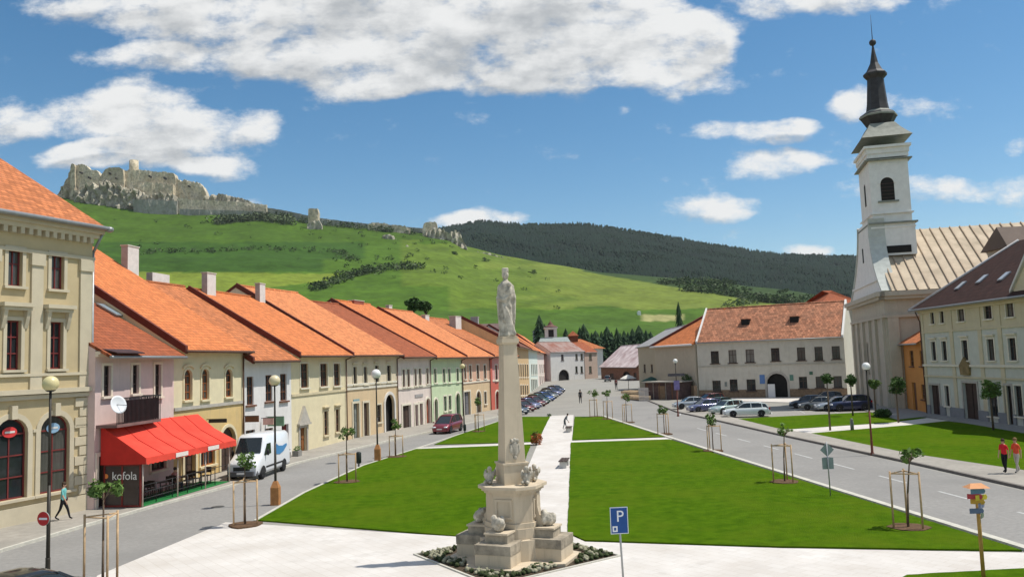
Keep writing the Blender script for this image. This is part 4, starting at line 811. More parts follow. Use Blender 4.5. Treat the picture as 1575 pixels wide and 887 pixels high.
    ln=MB(); ln.lathe([(pxm(27.6),zs(181.5)),(pxm(27.6),zs(179)),(pxm(17.5),zs(171.5)),(pxm(15.6),zs(170.5))],CG,8,(cxx,cyy,0),smooth=False); ln.build('ledge',s_)
church()
# --- orange house and long right hand building
OR=plaster('orange render',(.60,.27,.075),(.4,.17,.06),.3)
house('small_house','small orange house between the church and the long cream building',G(1396,627.5),G(1426,635.5),7.3,5,10.2,OR,[(W_,1399.5,1405,539,563),(W_,1415,1421,539,563),('d',1403.5,1409.6,588,622,{'m':WOOD}),(W_,1417.5,1423,591,614)],TO3,fr=WOOD,D=10,ov=.5,verge=False)
def long_building():
    P0=G(1427,636.5); P1=P0+(G(1575,656.5)-P0).normalized()*46; F=Frame(P0,P1); L=F.L; root=empty('hotel',F.o,F.rz,'long pale green and yellow three-storey building with dark brown roof','building')
    MG=plaster('pale mint render',(.54,.55,.48),(.40,.40,.34),.35); YL=plaster('soft yellow stucco',(.58,.51,.35),(.46,.38,.2),.3); zE=F.hit(1430,474)[1]; BRG=mat('dark brown door',(.05,.03,.025),.5,.2)
    ops3=[(1431.4,1437,478.6,498.6),(1446,1452,477,497.7),(1473,1483.6,473.5,494.8),(1513.8,1526,471,492.7),(1547.5,1560,469,490)]
    ops2=[(1433,1440,525,556),(1449,1456.6,524,555.5),(1480,1489,523,553),(1519,1529.6,520.6,553),(1551.6,1563.3,519,552.5)]
    O=[]
    def cv(l,r,t,b,k,h):
        u0=F.hit(l,(t+b)/2)[0]; u1=F.hit(r,(t+b)/2)[0]; z1=F.hit((l+r)/2,t)[1]; z0=F.hit((l+r)/2,b)[1]; O.append((round(max(u0,.2),3),round(u1,3),round(z0,3),round(z1,3),0,k,h))
    z3=F.hit(1478,494)[1],F.hit(1478,473.5)[1]; z2=F.hit(1484,554)[1],F.hit(1484,523)[1]
    for o in ops3: cv(*o,'3',None); O[-1]=(*O[-1][:2],round(z3[0],3),round(min(z3[1],zE-.4),3),*O[-1][4:])
    for o in ops2: cv(*o,'2',None); O[-1]=(*O[-1][:2],round(z2[0],3),round(z2[1],3),*O[-1][4:])
    uL=[o[0] for o in O if o[5]=='2'][-1]; dd=uL-[o[0] for o in O if o[5]=='2'][-2]
    for k in range(1,9):
        u=uL+dd*k
        if u+1.2<L-.5: O.append((u,u+1.1,round(z3[0],3),round(min(z3[1],zE-.4),3),0,'3',None)); O.append((u,u+1.1,round(z2[0],3),round(z2[1],3),0,'2',None)); O.append((round(u-.1,3),round(u+1.3,3),.02,2.9,0,'D',None))
    cv(1431.4,1446,592,635,'D',None); cv(1454,1460.7,593,624,'w',None); cv(1483,1504.7,589,641,'D',None); cv(1548.7,1558,593,652,'D',None); cv(1562,1573,593,640,'w',None); cv(1520,1535,596,640,'w',None)
    O=[(a,b,.02 if k=='D' else c,d,r,k,h) for (a,b,c,d,r,k,h) in O]
    mb=MB(); D=15; facade(mb,L,zE,[o[:5] for o in O],[(0,MG),(round(z3[0]-.75,2),YL)],.22)
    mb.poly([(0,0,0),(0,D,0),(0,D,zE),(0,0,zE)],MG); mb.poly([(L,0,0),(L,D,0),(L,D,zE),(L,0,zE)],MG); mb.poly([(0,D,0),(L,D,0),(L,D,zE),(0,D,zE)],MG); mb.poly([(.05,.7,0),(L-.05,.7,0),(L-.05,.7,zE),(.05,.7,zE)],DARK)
    mb.build('wall',root,fix=False)
    for o in O:
        if o[5]=='3': window(root,o[:5],fr=FDK,trim=TRW,mull=(1,1),tw=.1,rev=.22)
        elif o[5]=='2': window(root,o[:5],fr=FDK,trim=TRW,hood='flat',mull=(1,1),tw=.15,rev=.22)
        elif o[5]=='w': window(root,o[:5],fr=FDK,trim=TRW,mull=(1,1),tw=.15,rev=.22)
        else: door(root,o[:5],BRG,TRG)
    c=MB(); zs=F.hit(1430,563)[1]; zs2=F.hit(1430,579)[1]; zy=z3[0]-.75
    for z,h,d in ((zs,.2,.16),(zs2,.16,.12),(zy-.1,.2,.1),(zE-.45,.2,.2),(zE-.25,.22,.38)): c.box(-.02,L,-d,-.002,z,z+h,YL if z!=zs else TRW)
    c.build('cornice',root)
    for u in (.05,F.hit(1463.5,540)[0],F.hit(1507,540)[0],F.hit(1541,540)[0]-.3,F.hit(1541,540)[0]+3.9,F.hit(1541,540)[0]+8): p=MB(); p.box(u,u+.55,-.07,-.002,0.02,zE-.45,YL); p.build('pilaster',root)
    for a,b in zip([0]+sorted(o[1] for o in O if o[5] in 'Dw'),sorted(o[0] for o in O if o[5] in 'Dw')+[L]):
        if b-a>.3: q=MB(); q.box(a,b,-.1,-.003,.02,.95,mat('grey plinth',(.22,.23,.24),.9,.1)); q.build('plinth',root)
    # coat of arms above the portal
    s=MB(); u,z=F.hit(1486,566); s.extr([(u-.7,-.2,z-.6),(u+.7,-.2,z-.6),(u+.85,-.2,z+.25),(u,-.2,z+1.0),(u-.85,-.2,z+.25)],(0,.2,0),mat('dark gold relief',(.22,.16,.07),.7,.3)); s.build('relief',root)
    # hipped brown roof, dormer further along
    sl=.93; ov=.7; ty=6.6; e=zE-.02; zr=e+sl*(ty+ov)*.85
    r=MB(); A=[(-ov,-ov,e),(L+ov,-ov,e),(L+ov,2*ty+ov,e),(-ov,2*ty+ov,e),(ty-.4,ty,zr),(L-ty,ty,zr)]
    r.add(A,[(0,1,5,4),(1,2,5),(2,3,4,5),(3,0,4),(0,3,2,1)],TBR); ro=r.build('roof',root)
    h=MB(); h.tube((-ov,-ov,e+.03),(ty-.4,ty,zr+.03),.14,.14,mat('pale flashing',(.48,.46,.46),.6,.1),6); h.build('hip_cap',ro)
    g=MB(); g.tube((-ov,-ov-.08,e-.05),(L,-ov-.08,e-.05),.1,.1,GUT,8); g.build('gutter',root)
    g=MB(); g.tube((.1,-.5,e-.2),(.1,-.12,e-1.2),.06,.06,GUTB,6); g.tube((.1,-.12,e-1.2),(.1,-.12,.1),.06,.06,GUTB,6); g.build('downpipe',root)
    n=Vector((0,-(zr-e),ty+ov)).normalized(); an=math.atan2(zr-e,ty+ov)
    for (px,py) in ((1478,440),(1511,430),(1545,426)):
        r_=ray(px,py); 
        for k in range(3000):
            pt=Vector((0,0,HC))+r_*(30+k*.03); w=pt-F.o; t=w.dot(F.n)
            if t>-.7 and w.z<e+(t+ov)*(zr-e)/(ty+ov):
                a=MB(); M=Matrix.Translation((w.dot(F.u),t,e+(t+ov)*(zr-e)/(ty+ov)+.03))@Matrix.Rotation(an,4,'X'); a.M=M; a.box(-.36,.36,-.55,.55,0,.1,mat('skylight frame light',(.30,.31,.33),.4,.1)); s_=a.build('skylight',ro); b=MB(); b.M=M; b.box(-.29,.29,-.48,.48,.1,.115,mat('skylight pale glass',(.40,.44,.48),.2,.1,2,spec=.6)); b.build('pane',s_); break
    # street gable at the right
    u0=F.hit(1562,460)[0]; d=MB(); d.extr([(u0,-.1,zE-.2),(u0+5,-.1,zE-.2),(u0+5,-.1,zE+.6),(u0+2.5,-.1,zE+3.2),(u0,-.1,zE+.6)],(0,4,0),YL); dm=d.build('dormer',root); v=MB(); v.extr([(u0-.25,-.3,zE+.35),(u0+2.5,-.3,zE+3.3),(u0+5.25,-.3,zE+.35),(u0+5.25,-.3,zE+.6),(u0+2.5,-.3,zE+3.6),(u0-.25,-.3,zE+.6)],(0,4.2,0),mat('dormer edge',(.6,.58,.54),.7,.1)); v.build('verge',dm)
    w=MB()
long_building()
def backhouse(name,label,px0,px1,Y,ye,yr,D,wm,rm,hip=0,base=0,cat='house'):
    a=Z(px0,ye,Y); b=Z(px1,ye,Y); L=b.x-a.x; zE=a.z; zR=Z((px0+px1)/2,yr,Y+D/2).z; root=empty(name,(a.x,Y,0),0,label,cat); w=MB(); w.box(0,L,0,D,base,zE,wm); w.build('wall',root)
    r=MB(); ov=.5; r.add([(-ov,-ov,zE),(L+ov,-ov,zE),(L+ov,D+ov,zE),(-ov,D+ov,zE),(hip,D/2,zR),(L-hip,D/2,zR)],[(0,1,5,4),(1,2,5),(2,3,4,5),(3,0,4),(0,3,2,1)],rm); r.build('roof',root); return root
backhouse('back_house','tall brown-roofed block rising behind the long right building',1553,1700,84,380,346,4,plaster('back wall',(.4,.38,.33)),mat('flat brown roof',(.13,.095,.075),.8,.15,.6))
backhouse('back_house','dark red roof peeping up left of the church tower',1262,1330,150,472,446,14,plaster('back wall2',(.4,.36,.3)),TR,hip=5)
backhouse('back_house','weathered sheet-roofed shed at the rear of the left row',655,700,165,506,496,12,plaster('back wall3',(.45,.4,.34)),mat('rusty sheet',(.30,.22,.19),.8,.2,1))
backhouse('back_house','dark slate roof at the far rear of the left row',706,775,172,520,498,14,plaster('back wall4',(.45,.4,.34)),mat('grey brown slate',(.15,.10,.09),.85,.25,1))
# ---------------------------------------------------------------- Marian column
def remesh(o,v,disp=0,dsc=.3):
    m=o.modifiers.new('fuse','REMESH'); m.mode='VOXEL'; m.voxel_size=v; m.use_smooth_shade=True
    if disp:
        t=bpy.data.textures.new('carving','CLOUDS'); t.noise_scale=dsc; t.noise_depth=3; d=o.modifiers.new('carve','DISPLACE'); d.texture=t; d.strength=disp; d.mid_level=.5; d.texture_coords='LOCAL'
STG=mat('grey weathered stone',(.27,.235,.18),.95,.3,2.5,.015,col2=(.36,.31,.235)); STD=plaster('pale warm stone',(.56,.47,.345),(.24,.20,.14),.6); STC=mat('statue stone',(.34,.31,.25),.95,.35,4,.01,col2=(.50,.455,.375))
def column():
    C=G(793,848.5)+Vector((-.02,-.8,0)); root=empty('stone_column',C,R(-22),'tall carved stone Marian column with statue in front of the lawns','monument')
    z=lambda y:Z(790,y,C.y).z
    b=MB(); 
    def octa(s,c,zz=0): # square with cut corners, half size s, corner cut c
        return [(s,-s+c),(s,s-c),(s-c,s),(-s+c,s),(-s,s-c),(-s,-s+c),(-s+c,-s),(s-c,-s)]
    b.prism([(-1.0,-2.5),(1.0,-2.5),(1.45,-1.45),(2.5,-1.0),(2.5,1.0),(1.45,1.45),(1.0,2.5),(-1.0,2.5),(-1.45,1.45),(-2.5,1.0),(-2.5,-1.0),(-1.45,-1.45)],0,.12,STD)
    b.build('base_slab',root)
    for k in range(4):
        M=Matrix.Rotation(k*math.pi/2,4,'Z'); a=MB(); a.M=M
        a.box(1.0,2.25,-.74,.74,.12,.5,STD); a.box(.98,2.27,-.76,.76,.502,.80,STG); ar=a.build('plinth_arm',root)
        c=MB(); c.M=M; c.box(1.05,1.85,-.47,.47,.80,1.06,STG); c.box(1.0,1.9,-.5,.5,1.06,1.12,STD); c.build('block',ar)
        s=MB(); s.M=M; 
        for q in range(9):
            an=random.uniform(0,6.28); s.ball((1.5+.2*math.cos(an),.2*math.sin(an),1.38+random.uniform(-.1,.16)),(.13,.13,.14),STC,8,6)
        s.ball((1.5,0,1.33),(.25,.25,.23),STC,10,8); so=s.build('scroll_ball',root); remesh(so,.03,.05,.09)
        v=MB(); v.M=M; pr=[(.9,2.25),(1.12,2.2),(1.10,1.95),(1.11,1.75),(1.18,1.5),(1.32,1.34),(1.32,1.12),(.86,1.12)]
        v.extr([(x,-.16,zz) for x,zz in pr],(0,.32,0),STD); 
        if k!=3: v.build('volute',root)
    c=MB(); c.prism([(1.42*math.cos(a*math.pi/12),1.42*math.sin(a*math.pi/12)) for a in range(24)],.12,.78,STD); c.prism([(1.2*math.cos(a*math.pi/12),1.2*math.sin(a*math.pi/12)) for a in range(24)],.78,1.12,STD); c.build('core',root)
    d=MB(); za=z(742); d.prism(octa(1.08,.58),1.12,1.28,STD); d.prism(octa(1.0,.55),1.28,za-.28,STD)
    dd=d.build('dado',root)
    for k in range(4):
        n=MB(); n.M=Matrix.Rotation(k*math.pi/2,4,'Z'); zt=za-.42
        for (a0,a1,b0,b1) in ((-.36,-.28,1.42,zt),(.28,.36,1.42,zt),(-.28,.28,zt-.08,zt),(-.28,.28,1.42,1.5)): n.box(1.0,1.05,a0,a1,b0,b1,STD)
        n.build('panel_frame',dd)
    e=MB(); e.prism(octa(1.06,.57),za-.28,za-.2,STD); e.prism(octa(1.15,.59),za-.2,za-.1,STD); e.prism(octa(1.26,.61),za-.1,za,STD); e.build('cornice',root)
    # obelisk
    o=MB(); o.M=Matrix.Rotation(R(42),4,'Z'); zb=z(712); zt=z(524)
    def sq(h,zz): return [(-h,-h,zz),(h,-h,zz),(h,h,zz),(-h,h,zz)]
    o.loft([sq(.52,za),sq(.52,zb)],STD,False); o.loft([sq(.56,zb),sq(.56,zb+.06)],STD,False)
    o.loft([sq(.44,zb+.06),sq(.29,zt-.12)],STD,False); o.build('obelisk',root)
    p=MB(); p.M=Matrix.Rotation(R(42),4,'Z'); p.loft([sq(.31,zt-.12),sq(.36,zt-.06)],STD,False); p.loft([sq(.37,zt-.06),sq(.37,zt+.08)],STD,False); p.loft([sq(.33,zt+.08),sq(.33,zt+.16)],STD,False); p.build('capital',root)
    c=MB(); c.M=Matrix.Rotation(R(42),4,'Z'); zc=z(688)
    for (x,y_,r1,r2) in ((0,zc,.2,.28),(-.12,zc+.26,.08,.08),(.12,zc+.26,.08,.08),(0,zc+.3,.1,.07),(0,zc-.3,.09,.08),(.17,zc,.06,.18),(-.17,zc,.06,.18)): c.ball((x,-.435,y_),(r1,.06,r2),STC,10,6)
    c.build('cartouche',root)
    for (x,y_,s_) in ((-.80,-.5,1),(.80,-.45,1.05),(-.75,.5,1),(.75,.55,1)):
        q=MB(); rnd=random.Random(int(x*10+y_*7+50)); q.ball((x,y_,za+.20*s_),(.16,.15,.22*s_),STC,10,8); q.ball((x+.02,y_-.02,za+.50*s_),.105*s_,STC,10,8)
        for sd in (-1,1): q.ball((x+sd*.17,y_-.04,za+.32*s_),(.07,.06,.14),STC,8,6); q.ball((x+sd*.10,y_-.16,za+.10),(.07,.13,.07),STC,8,6); q.ball((x+sd*.20,y_+.1,za+.38),(.05,.10,.12),STC,8,6)
        qo=q.build('putto',root); remesh(qo,.025,.02,.06)
    # statue
    s=MB(); z0=zt+.14; H=z(416)-z0
    def rip(a,zz):
        f=1-zz/(H*.8); return 1+max(0,f)*.13*math.sin(a*7+zz*2.6)+max(0,f)*.06*math.sin(a*13+zz*5+1)
    s.lathe([(.30,0),(.34,.05),(.31,.2),(.27,.5),(.255,.9),(.25,1.2),(.27,1.5),(.29,1.70),(.24,1.86),(.10,1.97),(.07,2.03)],STC,28,(0,0,z0),rip=rip)
    s.ball((.0,-.02,z0+2.14),(.125,.13,.155),STC,14,10); s.ball((0,.04,z0+2.16),(.15,.15,.18),STC,12,8)
    s.lathe([(.12,0),(.155,.05),(.13,.08),(.16,.15),(.05,.16)],STC,10,(0,0,z0+2.24))
    for sd in (-1,1): s.tube((sd*.25,0,z0+1.72),(sd*.33,-.06,z0+1.34),.10,.085,STC,10); s.ball((sd*.25,0,z0+1.72),.11,STC,10,8); s.ball((sd*.33,-.06,z0+1.34),.09,STC,10,8)
    s.tube((.33,-.06,z0+1.34),(.02,-.30,z0+1.45),.08,.05,STC,10); s.tube((-.33,-.06,z0+1.34),(-.02,-.30,z0+1.25),.08,.05,STC,10)
    s.ball((.10,-.26,z0+1.55),(.13,.11,.17),STC,12,8); s.ball((.13,-.28,z0+1.80),.085,STC,10,8); s.tube((.1,-.28,z0+1.45),(-.08,-.33,z0+1.3),.06,.045,STC,8)
    for sd,xx in ((-1,.36),(1,.34)):   # mantle edges falling from the arms
        s.tube((sd*xx,-.06,z0+1.38),(sd*(xx-.02),-.08,z0+.75),.075,.05,STC,8); s.tube((sd*(xx-.02),-.06,z0+.8),(sd*(xx-.1),.02,z0+.1),.06,.06,STC,8)
    for k in range(5):
        s.tube((-.2+.05*k,-.26,z0+1.15-.05*k),(.02+.07*k,-.30,z0+.06),.032,.055,STC,6)
    s.tube((-.18,-.26,z0+.62),(.26,-.20,z0+.16),.05,.07,STC,8)
    st=s.build('statue',root,label='crowned robed stone figure holding a child'); st.rotation_euler=(0,0,R(30)); root.scale=(.83,.83,1); remesh(st,.026,.03,.08)
column()
def flower_bed():
    C=G(793,848.5)+Vector((-.02,-.55,0)); ang=R(-10); soil=mat('dark soil',(.075,.055,.035),.95,.3,6,.03); rz=Matrix.Translation(C)@Matrix.Rotation(ang,4,'Z')
    b=MB(); b.M=rz; h=3.15
    P=[(0,-3.7),(3.5,0),(0,3.7),(-3.5,0)]
    b.prism(P,.0,.03,soil); b.build('flower_bed',None,'diamond shaped bed of dark soil round the column foot','flower bed',kind='structure')
    e=MB(); e.M=rz
    for i in range(4):
        a,c=P[i],P[(i+1)%4]; d=(Vector(c)-Vector(a)).normalized()*.06; n=Vector((-d.y,d.x))
        e.prism([a,c,(c[0]*1.03,c[1]*1.03),(a[0]*1.03,a[1]*1.03)],.0,.06,KERB)
    e.build('bed_edging',None,'thin stone edging of the diamond bed','edging',kind='structure')
    g=MB(); g.M=rz; rnd=random.Random(9); A=mat('dark low foliage',(.045,.060,.022),.95,.3,8); B=mat('silvery low foliage',(.30,.29,.20),.95,.25,8)
    for i in range(-16,17):
        for j in range(-19,20):
            # rows run parallel to the front right edge
            u=i*.25; v=j*.21; x=(u+v)*.7071; y=(-u+v)*.7071
            if abs(x)/3.4+abs(y)/3.6>.98: continue
            xx=x*.978-y*.208; yy=x*.208+y*.978
            if (abs(xx)<1.05 and abs(yy)<2.25) or (abs(yy)<1.05 and abs(xx)<2.25) or xx*xx+yy*yy<1.75**2: continue
            m_=B if rnd.random()<.5 else A
            for q in range(3): g.ball((x+rnd.uniform(-.06,.06),y+rnd.uniform(-.06,.06),.07+rnd.uniform(0,.04)),(rnd.uniform(.05,.085),rnd.uniform(.05,.085),rnd.uniform(.05,.09)),m_,5,4,rip=.25)
    g.build('bedding_plants',None,'low rows of silvery and dark bedding plants around the column','plants',kind='stuff',fix=False)
flower_bed()
# ---------------------------------------------------------------- trees
LEAF=mat('leaf green',(.075,.135,.025),.75,.35,.9,col2=(.12,.20,.045)); LEAF2=mat('deep leaf green',(.032,.070,.016),.8,.35,1.5,col2=(.060,.115,.026)); LEAFR=mat('red brown leaves',(.28,.055,.025),.8,.35,3,col2=(.36,.12,.03)); LEAFY=mat('yellow green leaves',(.12,.17,.03),.8,.3,3)
CONI=mat('spruce needles',(.016,.040,.016),.9,.35,.6,col2=(.030,.062,.022)); BARK=mat('bark',(.13,.095,.065),.9,.3,6,.01); STAKE=mat('wooden stake',(.50,.34,.19),.85,.2,5); 
def leaves(mb,c,r,n,size,m,rnd,shell=.45,clumps=0,flat=1.):
    cs=[]
    if clumps:
        for k in range(clumps):
            v=Vector((rnd.gauss(0,1),rnd.gauss(0,1),rnd.gauss(0,1))).normalized()*rnd.uniform(.35,.85); cs.append(Vector((v.x*r[0],v.y*r[1],v.z*r[2])))
    for k in range(n):
        v=Vector((rnd.gauss(0,1),rnd.gauss(0,1),rnd.gauss(0,1))).normalized()
        if cs:
            q=cs[k%len(cs)]; rr=rnd.uniform(.15,1)**.6*.42; p=Vector(c)+q+Vector((v.x*r[0]*rr,v.y*r[1]*rr,v.z*r[2]*rr))
        else:
            rr=shell+(1-shell)*rnd.random()**.6; p=Vector(c)+Vector((v.x*r[0]*rr,v.y*r[1]*rr,v.z*r[2]*rr))
        a=Vector((rnd.uniform(-1,1),rnd.uniform(-1,1),rnd.uniform(-.6,.6))).normalized(); b=a.cross(Vector((rnd.uniform(-1,1),rnd.uniform(-1,1),rnd.uniform(-1,1))).normalized())
        s=size*rnd.uniform(.6,1.3); mb.add([p-a*s-b*s*.2,p-b*s*.55,p+a*s,p+b*s*.55],[(0,1,2,3)],m)
def sapling(name,label,base,hc,r,n=420,stakes=3,hs=1.9,seed=1,leaf=None,size=.10,crook=0,group='staked saplings along the lawns',soil=True):
    n=int(n*.62); rnd=random.Random(seed); o=empty(name,base,rnd.random()*6,label,'tree',group); t=MB(); top=Vector((crook,crook*.5,hc))
    t.tube((0,0,0),(crook*.3,0,hc*.5),.045,.035,BARK,7); t.tube((crook*.3,0,hc*.5),top,.035,.022,BARK,7)
    for k in range(6):
        a=rnd.random()*6.28; t.tube(top+Vector((0,0,-r*.5)),top+Vector((math.cos(a)*r*.6,math.sin(a)*r*.6,rnd.uniform(-.1,.6)*r)),.02,.007,BARK,5)
    t.build('trunk',o); c=MB(); leaves(c,top+Vector((0,0,r*.15)),(r*1.15,r*1.15,r*1.0),n,size,leaf or LEAF,rnd,clumps=7); c.build('crown',o,fix=False)
    pts=[Vector((.55*math.cos(k*2*math.pi/stakes+.4),.55*math.sin(k*2*math.pi/stakes+.4),0)) for k in range(stakes)] if stakes else []
    for p in pts:
        s=MB(); s.tube(p,p+Vector((0,0,hs)),.038,.036,STAKE,7); s.build('stake',o)
    if pts:
        for k in range(len(pts)):
            s=MB(); s.tube(pts[k]+Vector((0,0,hs-.08)),pts[(k+1)%len(pts)]+Vector((0,0,hs-.08)),.025,.025,STAKE,6); s.build('crossbar',o)
        if soil:
            s=MB(); s.prism([(.75*math.cos(a*.5236)*rnd.uniform(.8,1.1),.75*math.sin(a*.5236)*rnd.uniform(.8,1.1)) for a in range(12)],.0,.085,mat('mulch',(.13,.075,.04),.95,.35,8,.03)); s.build('mulch_ring',o)
    return o
def pxh(base,py,px=None):
    "height in metres of the photo row py above a ground point"
    return Z(T(base)[0],py,base.y).z
def place_sap(px,pb,pc,rp,label,seed,**k):
    b=G(px,pb); hc=pxh(b,pc); r=rp*b.y/FPX; return sapling('staked_sapling',label,b,hc,r,seed=seed,**k)
place_sap(158,905,757,21,'sapling with three stakes before the glass side of the red awning cafe',1,n=620,size=.10,hs=2.3)
place_sap(377,808,712,15,'staked sapling at the paving corner in front of the white van',2,n=420,hs=1.95)
place_sap(534,742,667,11,'staked young tree on the kerb beside the black bin, before the beige house',3,n=330,hs=1.7)
place_sap(609,703,655,9,'staked young tree before the arched gateway of the beige house',4,n=260,hs=1.6,size=.12)
place_sap(736,664,620,8,'staked young tree on the far left lawn edge before the rose house',5,n=220,hs=1.7,size=.13)
place_sap(915,641,604,8,'left sapling of the close pair at the far right lawn corner',6,n=260,hs=2,size=.14)
place_sap(935,645,606,7,'right sapling of the close pair at the far right lawn corner',7,n=220,hs=2,size=.14)
place_sap(964,650,612,7,'staked young tree just right of the close pair by the road',8,n=220,hs=1.9,size=.13)
place_sap(1022,668,632,8,'staked young tree where the far right lawn meets the cross path',9,n=240,hs=1.8,size=.13)
place_sap(1097,694,646,11,'staked young tree by the kerb opposite the white estate car',10,n=300,hs=1.8,size=.12)
place_sap(1207,742,664,11,'sparse staked young tree on the kerb left of the diamond sign',11,n=130,hs=1.95,size=.12,crook=-.12)
place_sap(1397,813,702,15,'crooked sparse sapling with a pinkish mulch ring at the right lawn edge',12,n=170,hs=2.1,size=.13,crook=-.25)
def ball_tree(px,pb,pc,rp,label,seed,leaf=None,n=900):
    b=G(px,pb,0); hc=pxh(b,pc); r=rp*b.y/FPX; rnd=random.Random(seed); o=empty('ball_tree',b,0,label,'tree','round clipped trees by the car park and right buildings'); t=MB(); t.tube((0,0,0),(0,0,hc),.09,.05,BARK,8)
    for k in range(7):
        a=rnd.random()*6.28; t.tube((0,0,hc-r*.7),(math.cos(a)*r*.6,math.sin(a)*r*.6,hc+rnd.uniform(-.3,.5)*r),.03,.01,BARK,5)
    t.build('trunk',o); c=MB(); leaves(c,(0,0,hc),(r*1.1,r*1.1,r*1.0),int(n*.75),.13,leaf or LEAF2,rnd,clumps=22); c.build('crown',o,fix=False); return o
ball_tree(1057,612,583,8,'small round tree before the rubble wall of the blank building',21)
ball_tree(1132,611,588,8,'round tree before the second ground floor window of the arcade building',22,LEAF)
ball_tree(1277,662,582,8,'thin round tree on the pale path with its crown against the arcade wall',23)
ball_tree(1312,640,584,9,'dark round tree at the corner of arcade building and church',24)
ball_tree(1347,634,590,9,'lighter bushy round tree beside the white globe lamp',25,LEAF)
ball_tree(1382,650,593,14,'largest dark round tree standing before the church wall',26,n=1500)
ball_tree(1528,662,599,15,'round tree before the shop windows of the long pale building',27,n=1500,leaf=LEAF)
def shrub(px,pb,rp,hp,label,m,seed,m2=None,nm='shrub',n=380,size=.1,Y=None):
    b=G(px,pb) ; r=rp*b.y/FPX; h=hp*b.y/FPX; rnd=random.Random(seed); o=empty(nm,b,0,label,'shrub'); c=MB(); leaves(c,(0,0,h*.5),(r,r,h*.55),n,size,m,rnd,shell=.3)
    if m2: leaves(c,(0,0,h*.8),(r*.7,r*.7,h*.4),n//3,size,m2,rnd,shell=.3)
    c.build('foliage',o,fix=False); t=MB(); t.tube((0,0,0),(0,0,h*.6),.05,.02,BARK,6); t.build('stem',o); return o
shrub(825,684,10,18,'round russet red shrub at the left edge of the central path',LEAFR,31,LEAFY)
shrub(1358,642,13,13,'dark low bush at the foot of the white globe lamp',LEAF2,32,n=600,size=.14)
shrub(1006,602,10,8,'green bush beside the terrace at the street end',LEAF2,33,n=300,size=.2)
shrub(845,640,4,4,'tiny low shrub at the far left corner of the path',LEAF2,34,n=80)
def conifer(b,h,r,label,seed,group='dark conifers beyond the end of the street',nm='conifer'):
    rnd=random.Random(seed); o=empty(nm,b,0,label,'tree',group); t=MB(); t.tube((0,0,0),(0,0,h*.95),.25,.04,BARK,7); t.build('trunk',o); c=MB(); n=17; pe=rnd.uniform(.38,.58)
    for j in range(n):
        z=h*(.08+.9*j/n); rr=r*(1-(j/n))**pe+.12; k=11
        for i in range(k):
            a=2*math.pi*(i+rnd.random()*.6)/k+j; q=rr*rnd.uniform(.7,1.12); w=.34; dz=h*.10
            p=Vector((math.cos(a)*q,math.sin(a)*q,z-dz*.55)); l=Vector((math.cos(a-w)*q*.62,math.sin(a-w)*q*.62,z-dz*.1)); m_=Vector((math.cos(a+w)*q*.62,math.sin(a+w)*q*.62,z-dz*.1)); tp=Vector((0,0,z+dz*.9))
            c.add([tp,l,p,m_],[(0,1,2),(0,2,3)],CONI)
    c.build('crown',o,fix=False); return o
cx=[(832,484,9,'tall broad conifer rising behind the orange corner roof'),(872,505,6,'conifer left of the small white villa'),(894,503,6,None),(900,498,7,None),(918,508,9,None),(936,502,8,None),(951,504,7,None),(962,508,6,None),(975,505,7,None),(985,500,7,None),(996,507,6,None),(1003,510,6,None),(846,508,4,None)]
names=['conifer just right of the villa dormer','tallest conifer right of the villa','wide bushy conifer over the white house end','tall dark conifer left of the metal roofed barn','slim conifer above the left end of the metal roof','short conifer above the middle of the metal roof','pointed conifer above the metal roof middle right','high conifer near the right end of the metal roof','conifer above the right edge of the metal roof','last conifer beside the grey roof','little conifer beside the small white tower']
ni=iter(names)
for k,(px,py,rp,lb) in enumerate(cx):
    Y=330+ (k%3)*9; p=Z(px,560,Y); h=Z(px,py,Y).z; conifer((p.x,Y,-.1),h,rp*Y/FPX*2.7,lb or next(ni),40+k)
FILL=['small conifer directly behind the villa roof right slope','small conifer just right of the villa roof','small conifer over the gap between white house and barn','small conifer above the left corner of the pink metal roof','small conifer behind the left third of the pink metal roof','small conifer behind the middle of the pink metal roof','small conifer behind the right half of the pink metal roof','small conifer behind the right corner of the pink metal roof','small conifer touching the sloping grey roof edge','small conifer left of the dark red villa dormer','small conifer between the tall broad conifer and the white tower']
for k,(px,py) in enumerate(((906,508),(912,511),(927,509),(943,510),(956,511),(968,510),(980,509),(990,508),(1000,512),(884,512),(840,498))):
    Y=352+(k%3)*6; p=Z(px,560,Y); conifer((p.x,Y,-.1),Z(px,py,Y).z,5*Y/FPX*2.2,FILL[k],80+k)
p=Z(1045,500,175); conifer((p.x,175,0),Z(1045,465,175).z,1.9,'lone dark conifer rising behind the grey roof of the side house',60,group='')
# tree clump behind the left roofs
def big_tree(px,py,rp,Y,label,seed,m=LEAF2,hp=None):
    c=Z(px,py,Y); r=rp*Y/FPX; rnd=random.Random(seed); o=empty('broadleaf_tree',(c.x,Y,0),0,label,'tree'); t=MB(); t.tube((0,0,0),(0,0,c.z-r*.2),.4,.2,BARK,8)
    for k in range(6):
        a=rnd.random()*6.28; t.tube((0,0,c.z-r),(math.cos(a)*r*.6,math.sin(a)*r*.6,c.z),.15,.05,BARK,6)
    t.build('trunk',o); q=MB(); leaves(q,(0,0,c.z),(r,r,r*.6),1500,.5,m,rnd,clumps=14); q.build('crown',o,fix=False)
big_tree(634,468,16,190,'left dark broadleaf tree showing above the row of roofs',71); big_tree(655,470,14,196,'right dark broadleaf tree showing above the row of roofs',72)
